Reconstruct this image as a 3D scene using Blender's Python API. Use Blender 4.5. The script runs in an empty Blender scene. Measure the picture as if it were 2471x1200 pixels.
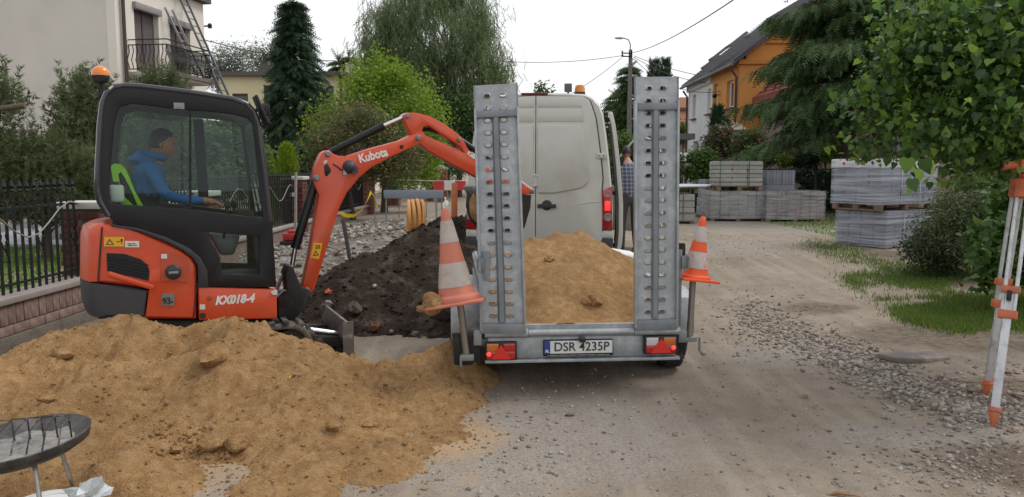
import bpy, bmesh, math, random
import numpy as np
from math import radians as R, sin, cos, tan, pi, sqrt, atan2, hypot
from mathutils import Vector, Matrix, noise
from mathutils.geometry import tessellate_polygon

random.seed(7)
rng = np.random.default_rng(7)
scene = bpy.context.scene
COL = scene.collection

# ------------------------------------------------------------------ camera
CAM_H, CAM_F, CAM_T = 1.75, 1852.0, R(6.0)
cam_data = bpy.data.cameras.new('camera')
cam_data.sensor_width = 36.0
cam_data.lens = 36.0 * CAM_F / 2471.0
cam_data.clip_start, cam_data.clip_end = 0.05, 2000.0
cam = bpy.data.objects.new('camera', cam_data)
cam.location = (0, 0, CAM_H)
cam.rotation_euler = (R(90) - CAM_T, 0, 0)
COL.objects.link(cam)
scene.camera = cam

# ------------------------------------------------------------------ sky and sun (thin bright overcast)
SUN_EL, SUN_ROT = R(52), R(70)
world = bpy.data.worlds.new('World')
scene.world = world
world.use_nodes = True
wn, wl = world.node_tree.nodes, world.node_tree.links
wn.clear()
w_out = wn.new('ShaderNodeOutputWorld')
w_bg = wn.new('ShaderNodeBackground')
w_sky = wn.new('ShaderNodeTexSky')
w_sky.sky_type = 'NISHITA'
w_sky.sun_disc = False
w_sky.sun_elevation, w_sky.sun_rotation = SUN_EL, SUN_ROT
w_hs = wn.new('ShaderNodeHueSaturation')
w_hs.inputs['Saturation'].default_value = 0.25
w_mix = wn.new('ShaderNodeMix'); w_mix.data_type = 'RGBA'
w_mix.inputs[0].default_value = 0.86                      # cloud cover over the clear sky
w_tc = wn.new('ShaderNodeTexCoord')
w_no = wn.new('ShaderNodeTexNoise'); w_no.inputs['Scale'].default_value = 1.6; w_no.inputs['Detail'].default_value = 4
w_cr = wn.new('ShaderNodeValToRGB')
w_cr.color_ramp.elements[0].position, w_cr.color_ramp.elements[0].color = 0.32, (6.7, 7.0, 7.4, 1)
w_cr.color_ramp.elements[1].position, w_cr.color_ramp.elements[1].color = 0.62, (8.7, 8.75, 8.85, 1)
wl.new(w_tc.outputs['Generated'], w_no.inputs['Vector'])
wl.new(w_no.outputs['Fac'], w_cr.inputs['Fac'])
wl.new(w_sky.outputs['Color'], w_hs.inputs['Color'])
wl.new(w_hs.outputs['Color'], w_mix.inputs[6])
wl.new(w_cr.outputs['Color'], w_mix.inputs[7])
wl.new(w_mix.outputs[2], w_bg.inputs['Color'])
w_bg.inputs['Strength'].default_value = 0.108
wl.new(w_bg.outputs['Background'], w_out.inputs['Surface'])

sun_data = bpy.data.lights.new('sun', 'SUN')
sun_data.energy = 1.5
sun_data.angle = R(22)
sun_data.color = (1.0, 0.97, 0.92)
sun = bpy.data.objects.new('sun', sun_data)
# the sky's sun_rotation is measured from +Y towards +X
sun_dir = Vector((sin(SUN_ROT) * cos(SUN_EL), cos(SUN_ROT) * cos(SUN_EL), sin(SUN_EL)))
sun.rotation_euler = sun_dir.to_track_quat('Z', 'Y').to_euler()
sun.location = (0, 0, 30)
COL.objects.link(sun)

scene.view_settings.view_transform = 'Standard'
scene.view_settings.look = 'None'
scene.view_settings.exposure = 0.32
scene.view_settings.gamma = 1.0
scene.view_settings.use_curve_mapping = False
scene.cycles.max_bounces = 8
scene.cycles.transparent_max_bounces = 12
scene.cycles.caustics_reflective = False
scene.cycles.caustics_refractive = False

# ------------------------------------------------------------------ helpers: survey from the photograph
def sstep(a, b, x):
    t = np.clip((x - a) / (b - a), 0, 1)
    return t * t * (3 - 2 * t)

def hg(x, y):                                   # ground height: the street climbs a little
    return 0.2 * float(sstep(9, 16, y))

def ray(px, py):
    r, u = (px - 1235.5) / CAM_F, (600.0 - py) / CAM_F
    return Vector((r, cos(CAM_T) + u * sin(CAM_T), -sin(CAM_T) + u * cos(CAM_T)))

CAM = Vector((0, 0, CAM_H))
def P(px, py, Y):
    d = ray(px, py); return CAM + d * (Y / d.y)

def G(px, py, z=0.0):
    d = ray(px, py); return CAM + d * ((z - CAM_H) / d.z)

class Fr:                                       # a local frame: origin and heading
    def __init__(s, o, yaw):
        s.o, s.yaw = Vector(o), yaw
        s.Ri = Matrix.Rotation(-yaw, 3, 'Z')
    def at(s, px, py, y=0.0):                   # local (x, z) where the sight line meets the plane y
        c, d = s.Ri @ (CAM - s.o), s.Ri @ ray(px, py)
        t = (y - c.y) / d.y
        return (c.x + d.x * t, c.z + d.z * t)
    def atx(s, px, py, x=0.0):
        c, d = s.Ri @ (CAM - s.o), s.Ri @ ray(px, py)
        t = (x - c.x) / d.x
        return (c.y + d.y * t, c.z + d.z * t)
    def poly(s, pts, y=0.0):
        return [s.at(a, b, y) for a, b in pts]

# ------------------------------------------------------------------ helpers: materials
def hexc(h):
    h = h.lstrip('#')
    v = [int(h[i:i + 2], 16) / 255 for i in (0, 2, 4)]
    return tuple(c / 12.92 if c <= 0.04045 else ((c + 0.055) / 1.055) ** 2.4 for c in v)

MATS = {}
def mat(name, col=(.5, .5, .5), rough=.6, metal=0.0, var=.12, vs=5.0, bump=0.0, bs=30.0, col2=None, c2s=3.0, c2t=(.5, .65),
        rand=0.0, spec=.5, coat=0.0, sx=(1, 1, 1), bdist=.02, detail=5):
    if name in MATS: return MATS[name]
    if isinstance(col, str): col = hexc(col)
    if isinstance(col2, str): col2 = hexc(col2)
    m = bpy.data.materials.new(name); m.use_nodes = True
    n, l = m.node_tree.nodes, m.node_tree.links
    b = n['Principled BSDF']
    b.inputs['Roughness'].default_value = rough
    b.inputs['Metallic'].default_value = metal
    b.inputs['Specular IOR Level'].default_value = spec
    b.inputs['Coat Weight'].default_value = coat
    tc = n.new('ShaderNodeTexCoord'); mp = n.new('ShaderNodeMapping')
    mp.inputs['Scale'].default_value = sx
    l.new(tc.outputs['Object'], mp.inputs['Vector'])
    def nz(scale, det=detail, ro=.6):
        t = n.new('ShaderNodeTexNoise'); t.inputs['Scale'].default_value = scale
        t.inputs['Detail'].default_value = det; t.inputs['Roughness'].default_value = ro
        l.new(mp.outputs['Vector'], t.inputs['Vector']); return t
    mr = n.new('ShaderNodeMapRange'); mr.inputs[1].default_value, mr.inputs[2].default_value = .28, .72
    mr.inputs[3].default_value, mr.inputs[4].default_value = 1 - var, 1 + var
    l.new(nz(vs).outputs['Fac'], mr.inputs[0])
    val = mr.outputs[0]
    if rand:
        oi = n.new('ShaderNodeObjectInfo'); m2 = n.new('ShaderNodeMapRange')
        m2.inputs[3].default_value, m2.inputs[4].default_value = 1 - rand, 1 + rand
        l.new(oi.outputs['Random'], m2.inputs[0])
        mu = n.new('ShaderNodeMath'); mu.operation = 'MULTIPLY'
        l.new(val, mu.inputs[0]); l.new(m2.outputs[0], mu.inputs[1]); val = mu.outputs[0]
    base = n.new('ShaderNodeRGB'); base.outputs[0].default_value = (*col, 1); src = base.outputs[0]
    if col2 is not None:
        cr = n.new('ShaderNodeMapRange'); cr.inputs[1].default_value, cr.inputs[2].default_value = c2t
        l.new(nz(c2s, 7, .68).outputs['Fac'], cr.inputs[0])
        mx = n.new('ShaderNodeMix'); mx.data_type = 'RGBA'
        l.new(cr.outputs[0], mx.inputs[0]); l.new(src, mx.inputs[6]); mx.inputs[7].default_value = (*col2, 1); src = mx.outputs[2]
    vm = n.new('ShaderNodeVectorMath'); vm.operation = 'SCALE'
    l.new(src, vm.inputs[0]); l.new(val, vm.inputs['Scale'])
    l.new(vm.outputs[0], b.inputs['Base Color'])
    if bump:
        bp = n.new('ShaderNodeBump'); bp.inputs['Strength'].default_value = bump; bp.inputs['Distance'].default_value = bdist
        l.new(nz(bs, 8, .65).outputs['Fac'], bp.inputs['Height']); l.new(bp.outputs['Normal'], b.inputs['Normal'])
    MATS[name] = m
    return m

def leaf_mat(name, cols, trans=.35, rough=.55, gloss=.25):
    """leaf colour picked per leaf out of a few, with light passing through the blade"""
    if name in MATS: return MATS[name]
    m = bpy.data.materials.new(name); m.use_nodes = True
    n, l = m.node_tree.nodes, m.node_tree.links
    out = n['Material Output']; n.remove(n['Principled BSDF'])
    geo = n.new('ShaderNodeNewGeometry'); cr = n.new('ShaderNodeValToRGB')
    cr.color_ramp.interpolation = 'LINEAR'
    cols = [hexc(c) if isinstance(c, str) else c for c in cols]
    e = cr.color_ramp.elements
    while len(e) < len(cols): e.new(.5)
    for i, c in enumerate(cols):
        e[i].position = i / max(1, len(cols) - 1); e[i].color = (*c, 1)
    l.new(geo.outputs['Random Per Island'], cr.inputs['Fac'])
    d = n.new('ShaderNodeBsdfPrincipled'); d.inputs['Roughness'].default_value = rough; d.inputs['Specular IOR Level'].default_value = gloss
    t = n.new('ShaderNodeBsdfTranslucent'); mx = n.new('ShaderNodeMixShader'); mx.inputs[0].default_value = trans
    hs = n.new('ShaderNodeHueSaturation'); hs.inputs['Hue'].default_value = .485; hs.inputs['Value'].default_value = 1.25
    l.new(cr.outputs[0], d.inputs['Base Color']); l.new(cr.outputs[0], hs.inputs['Color']); l.new(hs.outputs[0], t.inputs['Color'])
    l.new(d.outputs[0], mx.inputs[1]); l.new(t.outputs[0], mx.inputs[2]); l.new(mx.outputs[0], out.inputs['Surface'])
    MATS[name] = m
    return m

def glass_mat(name, tint=(.55, .65, .6), gloss=.02, rough=0.0):
    if name in MATS: return MATS[name]
    m = bpy.data.materials.new(name); m.use_nodes = True
    n, l = m.node_tree.nodes, m.node_tree.links
    out = n['Material Output']; n.remove(n['Principled BSDF'])
    t = n.new('ShaderNodeBsdfTransparent'); t.inputs[0].default_value = (*tint, 1)
    g = n.new('ShaderNodeBsdfGlossy'); g.inputs['Roughness'].default_value = rough; g.inputs['Color'].default_value = (.6, .65, .64, 1)
    lw = n.new('ShaderNodeLayerWeight'); lw.inputs['Blend'].default_value = .25
    ma = n.new('ShaderNodeMath'); ma.operation = 'ADD'; ma.inputs[1].default_value = gloss
    l.new(lw.outputs['Fresnel'], ma.inputs[0])
    mx = n.new('ShaderNodeMixShader'); l.new(ma.outputs[0], mx.inputs[0]); l.new(t.outputs[0], mx.inputs[1]); l.new(g.outputs[0], mx.inputs[2])
    l.new(mx.outputs[0], out.inputs['Surface'])
    MATS[name] = m
    return m

def lamp_mat(name, col, strength):
    if name in MATS: return MATS[name]
    m = mat(name, col, .3, var=.02); b = m.node_tree.nodes['Principled BSDF']
    b.inputs['Emission Color'].default_value = (*(hexc(col) if isinstance(col, str) else col), 1)
    b.inputs['Emission Strength'].default_value = strength
    return m

# ------------------------------------------------------------------ helpers: objects
def thing(name, label, cat, loc=(0, 0, 0), rotz=0.0, group=None):
    o = bpy.data.objects.new(name, None); COL.objects.link(o)
    o.empty_display_size = .1
    o.location = loc; o.rotation_euler = (0, 0, rotz)
    return tag(o, label, cat, group)

def tag(o, label, cat, group=None, kind=None):
    o['label'] = label; o['category'] = cat
    if group: o['group'] = group
    if kind: o['kind'] = kind
    return o

def link(name, me, m=None, parent=None, loc=None, rot=None):
    o = bpy.data.objects.new(name, me); COL.objects.link(o)
    if m is not None:
        if len(me.materials): me.materials.clear()
        for k in (m if isinstance(m, (list, tuple)) else [m]): me.materials.append(k)
    if parent is not None: o.parent = parent
    if loc is not None: o.location = loc
    if rot is not None: o.rotation_euler = rot
    return o

def copy_tree(o, parent=None):
    c = o.copy(); COL.objects.link(c)
    c.parent = parent
    for ch in list(o.children): copy_tree(ch, c)
    return c

def finish(me, smooth=35):
    if smooth:
        me.shade_smooth(); me.set_sharp_from_angle(angle=R(smooth))

class MB:
    """collects simple solids and links them as ONE mesh object"""
    def __init__(s): s.v, s.f, s.mi, s.cur = [], [], [], 0
    def add(s, vs, fs):
        k = len(s.v); s.v += [tuple(v) for v in vs]
        for f in fs: s.f.append([i + k for i in f]); s.mi.append(s.cur)
        return s
    def box(s, c, d, rot=None, taper=1.0):
        hx, hy, hz = d[0] / 2, d[1] / 2, d[2] / 2
        vs = [Vector((sx * hx * (taper if sz > 0 else 1), sy * hy * (taper if sz > 0 else 1), sz * hz)) for sz in (-1, 1) for sy in (-1, 1) for sx in (-1, 1)]
        if rot is not None:
            M = rot if isinstance(rot, Matrix) else Matrix.Rotation(rot, 3, 'Z'); vs = [M @ v for v in vs]
        c = Vector(c)
        return s.add([v + c for v in vs], [(0, 2, 3, 1), (4, 5, 7, 6), (0, 1, 5, 4), (2, 6, 7, 3), (0, 4, 6, 2), (1, 3, 7, 5)])
    def bar(s, a, b, w, h, up=(0, 0, 1)):
        a, b = Vector(a), Vector(b); d = b - a; L = d.length; d.normalize()
        x = d.cross(Vector(up)); x = x.normalized() if x.length > 1e-4 else Vector((1, 0, 0)); z = x.cross(d)
        M = Matrix((x, d, z)).transposed()
        return s.box((a + b) / 2, (w, L, h), M)
    def tube(s, pts, r, n=8, caps=True):
        pts = [Vector(p) for p in pts]
        rs = list(r) if isinstance(r, (list, tuple)) else [r] * len(pts)
        k = len(s.v); x = None; fs = []; vs = []
        for i, p in enumerate(pts):
            d = (pts[min(i + 1, len(pts) - 1)] - pts[max(i - 1, 0)]).normalized()
            if x is None:
                x = d.orthogonal().normalized()
            x = (x - d * x.dot(d)); x = x.normalized() if x.length > 1e-6 else d.orthogonal().normalized()
            y = d.cross(x)
            for j in range(n):
                a = 2 * pi * j / n; vs.append(p + (x * cos(a) + y * sin(a)) * rs[i])
        for i in range(len(pts) - 1):
            for j in range(n):
                j2 = (j + 1) % n; fs.append((i * n + j, i * n + j2, (i + 1) * n + j2, (i + 1) * n + j))
        if caps:
            fs.append(tuple(range(n - 1, -1, -1))); e = (len(pts) - 1) * n; fs.append(tuple(e + j for j in range(n)))
        return s.add(vs, fs)
    def cyl(s, a, b, r, n=16): return s.tube([a, b], r, n)
    def lathe(s, prof, n=24, c=(0, 0, 0), axis=None, closed=False, caps=True):
        c = Vector(c); M = Matrix.Identity(3) if axis is None else Vector(axis).to_track_quat('Z', 'Y').to_matrix()
        vs = [c + M @ Vector((r * cos(2 * pi * j / n), r * sin(2 * pi * j / n), z)) for r, z in prof for j in range(n)]
        fs = []
        for i in range(len(prof) - 1 + (1 if closed else 0)):
            i2 = (i + 1) % len(prof)
            for j in range(n):
                j2 = (j + 1) % n; fs.append((i * n + j, i * n + j2, i2 * n + j2, i2 * n + j))
        if not closed and caps:
            if prof[0][0] > 1e-5: fs.append(tuple(range(n - 1, -1, -1)))
            if prof[-1][0] > 1e-5: e = (len(prof) - 1) * n; fs.append(tuple(e + j for j in range(n)))
        return s.add(vs, fs)
    def prism(s, pts, y0, y1, holes=(), plane='xz'):
        """outline in (x,z) pushed from y0 to y1; holes go right through"""
        mp = {'xz': lambda a, b, d: (a, d, b), 'xy': lambda a, b, d: (a, b, d), 'yz': lambda a, b, d: (d, a, b)}[plane]
        loops = [list(pts)] + [list(h) for h in holes]
        tris = tessellate_polygon([[Vector((a, b, 0)) for a, b in lp] for lp in loops])
        flat = [p for lp in loops for p in lp]; N = len(flat)
        vs = [mp(a, b, y0) for a, b in flat] + [mp(a, b, y1) for a, b in flat]
        fs = [tuple(t) for t in tris] + [tuple(i + N for i in reversed(t)) for t in tris]
        k = 0
        for lp in loops:
            m = len(lp)
            for i in range(m):
                j = (i + 1) % m; fs.append((k + i, k + j, N + k + j, N + k + i))
            k += m
        return s.add(vs, fs)
    def ball(s, c, r, sub=2, scale=(1, 1, 1), jit=0.0, seed=0):
        bm = bmesh.new(); bmesh.ops.create_icosphere(bm, subdivisions=sub, radius=1)
        c = Vector(c); vs = []
        for v in bm.verts:
            q = v.co.copy()
            if jit: q *= 1 + jit * noise.noise(q * 1.7 + Vector((seed * 7.3, seed * 3.1, seed)))
            vs.append(c + Vector((q.x * scale[0], q.y * scale[1], q.z * scale[2])) * r)
        bm.verts.index_update()
        fs = [tuple(v.index for v in f.verts) for f in bm.faces]; bm.free()
        return s.add(vs, fs)
    def xf(s, M):
        s.v = [tuple(M @ Vector(v)) for v in s.v]; return s
    def mesh(s, name, bevel=0.0, seg=2, smooth=35, bang=30, fix=True):
        me = bpy.data.meshes.new(name); me.from_pydata(s.v, [], s.f)
        if any(s.mi): me.polygons.foreach_set('material_index', s.mi)
        if fix or bevel:
            bm = bmesh.new(); bm.from_mesh(me)
            if fix: bmesh.ops.recalc_face_normals(bm, faces=bm.faces)
            if bevel:
                bmesh.ops.remove_doubles(bm, verts=bm.verts, dist=1e-5)
                bmesh.ops.dissolve_limit(bm, angle_limit=R(1), verts=bm.verts, edges=bm.edges)
                es = [e for e in bm.edges if len(e.link_faces) == 2 and e.calc_face_angle(0) > R(bang)]
                if es: bmesh.ops.bevel(bm, geom=es, offset=bevel, segments=seg, profile=.5, affect='EDGES', clamp_overlap=True)
            bm.to_mesh(me); bm.free()
        finish(me, smooth); me.update()
        return me
    def build(s, name, m, parent=None, loc=None, rot=None, **k):
        return link(name, s.mesh(name, **k), m, parent, loc, rot)

def np_mesh(name, V, Fc, m=None, parent=None, smooth=False):
    """V (n,3) and faces (m,k) straight into one mesh object"""
    V = np.asarray(V, np.float32); Fc = np.asarray(Fc, np.int32)
    me = bpy.data.meshes.new(name)
    me.vertices.add(len(V)); me.vertices.foreach_set('co', V.ravel())
    k = Fc.shape[1]
    me.loops.add(Fc.size); me.loops.foreach_set('vertex_index', Fc.ravel())
    me.polygons.add(len(Fc)); me.polygons.foreach_set('loop_start', np.arange(0, Fc.size, k, dtype=np.int32))
    if smooth: me.polygons.foreach_set('use_smooth', np.ones(len(Fc), bool))
    me.update(calc_edges=True)
    return link(name, me, m, parent)

def text_obj(s, size, m, parent, matrix, name='lettering', bold=0.0, shear=0.0, space=1.0, xs=1.0, depth=.002):
    c = bpy.data.curves.new('t', 'FONT'); c.body = s; c.size = size; c.offset = bold; c.shear = shear
    c.space_character = space; c.extrude = depth; c.align_x = 'CENTER'; c.align_y = 'CENTER'; c.resolution_u = 4
    t = bpy.data.objects.new('t', c); COL.objects.link(t)
    me = bpy.data.meshes.new_from_object(t); bpy.data.objects.remove(t); bpy.data.curves.remove(c)
    me.name = name; me.transform(Matrix.Diagonal((xs, 1, 1, 1))); me.transform(matrix)
    return link(name, me, m, parent)

# ------------------------------------------------------------------ helpers: foliage
def frames(N, up=0.0, seed_dir=None, r=None):
    """N random leaf frames (X along the blade, Z its normal); up biases the normal upwards"""
    r = r or rng
    Z = r.normal(size=(N, 3)); Z[:, 2] = np.abs(Z[:, 2]) + up if up else Z[:, 2]
    Z /= np.linalg.norm(Z, axis=1, keepdims=True)
    X = r.normal(size=(N, 3)) if seed_dir is None else np.array(seed_dir) + r.normal(size=(N, 3)) * .35
    X -= Z * (X * Z).sum(1, keepdims=True); X /= np.linalg.norm(X, axis=1, keepdims=True) + 1e-9
    return X, np.cross(Z, X), Z

LEAF = {
    'diamond': (np.array([(0, 0, 0), (.45, -.26, .05), (1, 0, -.06), (.45, .26, .05)]), np.array([(0, 1, 2, 3)])),
    'heart': (np.array([(0, 0, 0), (-.08, .26, .05), (.12, .46, .07), (.45, .42, .04), (.75, .2, -.03), (1.05, 0, -.1), (.75, -.2, -.03), (.45, -.42, .04), (.12, -.46, .07), (-.08, -.26, .05), (.45, 0, -.03)]),
              np.array([(10, 0, 1), (10, 1, 2), (10, 2, 3), (10, 3, 4), (10, 4, 5), (10, 5, 6), (10, 6, 7), (10, 7, 8), (10, 8, 9), (10, 9, 0)])),
}
def _spray(n, w, spread, droop):
    v, f = [], []
    for i in range(n):
        t = .08 + .92 * i / (n - 1); s = 1 if i % 2 else -1; L = spread * (1 - .55 * t)
        b = np.array((t, 0, -droop * t * t)); tip = b + np.array((.55 * L, s * L, -droop * .6 * L)); k = len(v)
        v += [b - (w, 0, 0), tip, b + (w, 0, 0)]; f.append((k, k + 1, k + 2))
    k = len(v); v += [np.array((0, -w * .8, 0)), np.array((1.05, 0, -droop * 1.1)), np.array((0, w * .8, 0))]; f.append((k, k + 1, k + 2))
    return np.array(v), np.array(f)
LEAF['spray'] = _spray(12, .055, .34, .18)
LEAF['frond'] = _spray(9, .09, .3, .05)
def _tuft(n, seed):
    r = np.random.default_rng(seed); v, f = [], []
    for i in range(n):
        t = r.uniform(0, 1); a = r.uniform(0, 2 * pi); d = np.array((.9, cos(a), sin(a))); d /= np.linalg.norm(d)
        b = np.array((t, 0, 0)); L = .42 * (1 - .35 * t); s = np.cross(d, (0, -sin(a), cos(a))) * .028; k = len(v)
        v += [b - s, b + d * L, b + s]; f.append((k, k + 1, k + 2))
    return np.array(v), np.array(f)
LEAF['needles'] = _tuft(26, 3)
LEAF['strand'] = (np.concatenate([np.array([(t, 0, 0), (t + .07, -.07 * s, .02), (t + .17, -.05 * s, 0), (t + .06, .02 * s, 0)]) for t, s in [(i / 8, (-1) ** i) for i in range(8)]]),
                  np.array([(4 * i, 4 * i + 1, 4 * i + 2, 4 * i + 3) for i in range(8)]))

def scatter(name, C, size, shape, m, parent=None, X=None, Z=None, up=.4, jit=.35, smooth=False):
    """one mesh of leaves of a shape at the points C"""
    C = np.asarray(C, float); N = len(C); B, Fb = LEAF[shape]
    if X is None:
        X, Y, Z = frames(N, up)
    else:
        X = X / (np.linalg.norm(X, axis=1, keepdims=True) + 1e-9)
        if Z is None: Z = rng.normal(size=(N, 3)) + (0, 0, up)
        Z = Z - X * (X * Z).sum(1, keepdims=True); Z /= np.linalg.norm(Z, axis=1, keepdims=True) + 1e-9; Y = np.cross(Z, X)
    s = (size * (1 + jit * rng.uniform(-1, 1, N)))[:, None, None] if np.isscalar(size) else np.asarray(size)[:, None, None]
    V = C[:, None, :] + s * (B[None, :, 0, None] * X[:, None] + B[None, :, 1, None] * Y[:, None] + B[None, :, 2, None] * Z[:, None])
    Fa = (Fb[None] + (np.arange(N) * len(B))[:, None, None]).reshape(-1, Fb.shape[1])
    return np_mesh(name, V.reshape(-1, 3), Fa, m, parent, smooth)

def blob(px, py, rx, ry, Y, depth=1.0):
    c = P(px, py, Y); s = Y / CAM_F
    return (c, (rx * s, max(rx, ry) * s * depth, ry * s))

def in_blobs(blobs, n, shell=.45, lump=.25):
    """cluster centres spread through ellipsoids, thicker near their skin, with lumps and hollows"""
    w = np.array([b[1][0] * b[1][2] for b in blobs]); w = w / w.sum(); out = []
    for (c, r), k in zip(blobs, (w * n).astype(int) + 1):
        d = rng.normal(size=(k, 3)); d /= np.linalg.norm(d, axis=1, keepdims=True)
        q = shell + (1 - shell) * rng.uniform(0, 1, k) ** .6
        if lump:
            q *= np.array([1 + lump * noise.noise(Vector(x) * 2.3 + c) for x in d])
        out.append(np.array(c) + d * q[:, None] * np.array(r))
    return np.concatenate(out)

def around(C, n, sigma):
    C = np.repeat(np.asarray(C), n, axis=0); return C + rng.normal(size=C.shape) * np.asarray(sigma)

def limbs(base, top, C, r0, k=14, m=None, parent=None, name='trunk', lean=.0):
    """a tapered trunk with limbs bending out to some of the cluster centres"""
    b = MB(); base, top = Vector(base), Vector(top); n = 8
    pts = [base.lerp(top, i / n) + Vector((noise.noise(Vector((i * .7, base.x, 1))) * lean, noise.noise(Vector((i * .7, base.y, 5))) * lean, 0)) for i in range(n + 1)]
    b.tube(pts, [r0 * (1.25 if i == 0 else 1 - .85 * i / n) for i in range(n + 1)], 10)
    idx = rng.choice(len(C), min(k, len(C)), replace=False)
    H = top.z - base.z
    for i in idx:
        e = Vector(C[i]); t = min(.95, max(.25, (e.z - base.z) / H * .7)); s = pts[int(t * n)]
        mid = s.lerp(e, .5) + Vector((0, 0, .08 * (e - s).length))
        r = r0 * (1 - .8 * t) * .5
        b.tube([s, s.lerp(mid, .55), mid, e], [r, r * .75, r * .5, r * .15], 6)
    return b.build(name, m, parent, smooth=60, fix=False)
# =================================================================== ground
def nz3(x, y, s, k=0.0):
    return noise.noise(Vector((x * s, y * s, k)))

FENCE_X = -4.97
def ground_z(x, y):
    h = hg(x, y)
    if -9 < x < 14 and -4 < y < 30:
        h += .02 * nz3(x, y, .8) + .008 * nz3(x, y, 3, 4) + .004 * nz3(x, y, 11, 9)
        for c, w, d in ((1.9, .16, .022), (3.05, .2, .03), (.2, .18, .012)):      # wheel ruts along the street
            xx = c + .25 * sin(y * .35 + c) + .06 * max(0, y - 6)
            h -= d * math.exp(-((x - xx) / w) ** 2)
        h += .05 * float(sstep(2.9, 4.6, x)) * float(sstep(2, 4, y))              # the verge lies a little higher
    return h

def px_mask(x, y, pts, soft):
    """1 inside soft discs given in photo pixels on the ground"""
    m = 0.0
    for (cx, cy, rx, ry) in pts:
        m = max(m, math.exp(-(((x - cx) / rx) ** 2 + ((y - cy) / ry) ** 2) ** soft))
    return m
def gd(px, py, rx, ry):
    g = G(px, py); return (g.x, g.y, rx, ry)
SANDY = [gd(900, 1010, 1.0, .7), gd(1080, 1060, .45, .5), gd(600, 1050, 1.3, .7), gd(250, 1100, 1.3, .9), gd(1090, 900, .5, .8)]
SANDY2 = [gd(2010, 800, .6, .4), gd(2180, 920, .4, .2), gd(1130, 1150, .12, .4), gd(1240, 1120, .1, .4), gd(1100, 1090, .5, .5)]
GREYISH = [gd(1350, 1030, 1.1, .8), gd(1400, 1100, .9, .5), gd(1180, 1100, .5, .7), gd(1900, 860, .8, .5), gd(1750, 620, 1.3, 1.4), gd(1650, 560, 2.5, 2.0), gd(2250, 1050, .9, .3), gd(1900, 580, 2.5, 1.5)]
EARTHY = [gd(2250, 820, 1.0, .8), gd(2420, 800, 1.0, 1.0), gd(2380, 950, .9, .4), gd(2300, 690, .9, 1.0), gd(1980, 750, .5, .4), (-4.2, 9, .7, 5), gd(2150, 640, .7, .5), gd(2440, 1120, .5, .4)]

def axis(lo, hi, step, out_lo, out_hi, g=1.22):
    a = list(np.arange(lo, hi, step)); s = step
    while a[-1] < out_hi: s *= g; a.append(a[-1] + s)
    s = step
    while a[0] > out_lo: s *= g; a.insert(0, a[0] - s)
    return np.array(a)
gx, gy = axis(-6.5, 7.0, .055, -260, 260), axis(2.6, 15, .055, -40, 420)
nx, ny = len(gx), len(gy)
GV = np.zeros((ny, nx, 3)); ZN = np.zeros((ny, nx, 4), np.float32); ZN[..., 3] = 1
for j, y in enumerate(gy):
    for i, x in enumerate(gx):
        GV[j, i] = (x, y, ground_z(x, y))
        if -7 < x < 12 and 2.5 < y < 30:
            ZN[j, i, 0] = max(px_mask(x, y, SANDY, 1.4), .55 * px_mask(x, y, SANDY2, .9)); ZN[j, i, 1] = px_mask(x, y, GREYISH, 1.2); ZN[j, i, 2] = px_mask(x, y, EARTHY, 1.3)
q = np.arange(ny * nx).reshape(ny, nx)
GF = np.stack([q[:-1, :-1], q[:-1, 1:], q[1:, 1:], q[1:, :-1]], -1).reshape(-1, 4)

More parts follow.
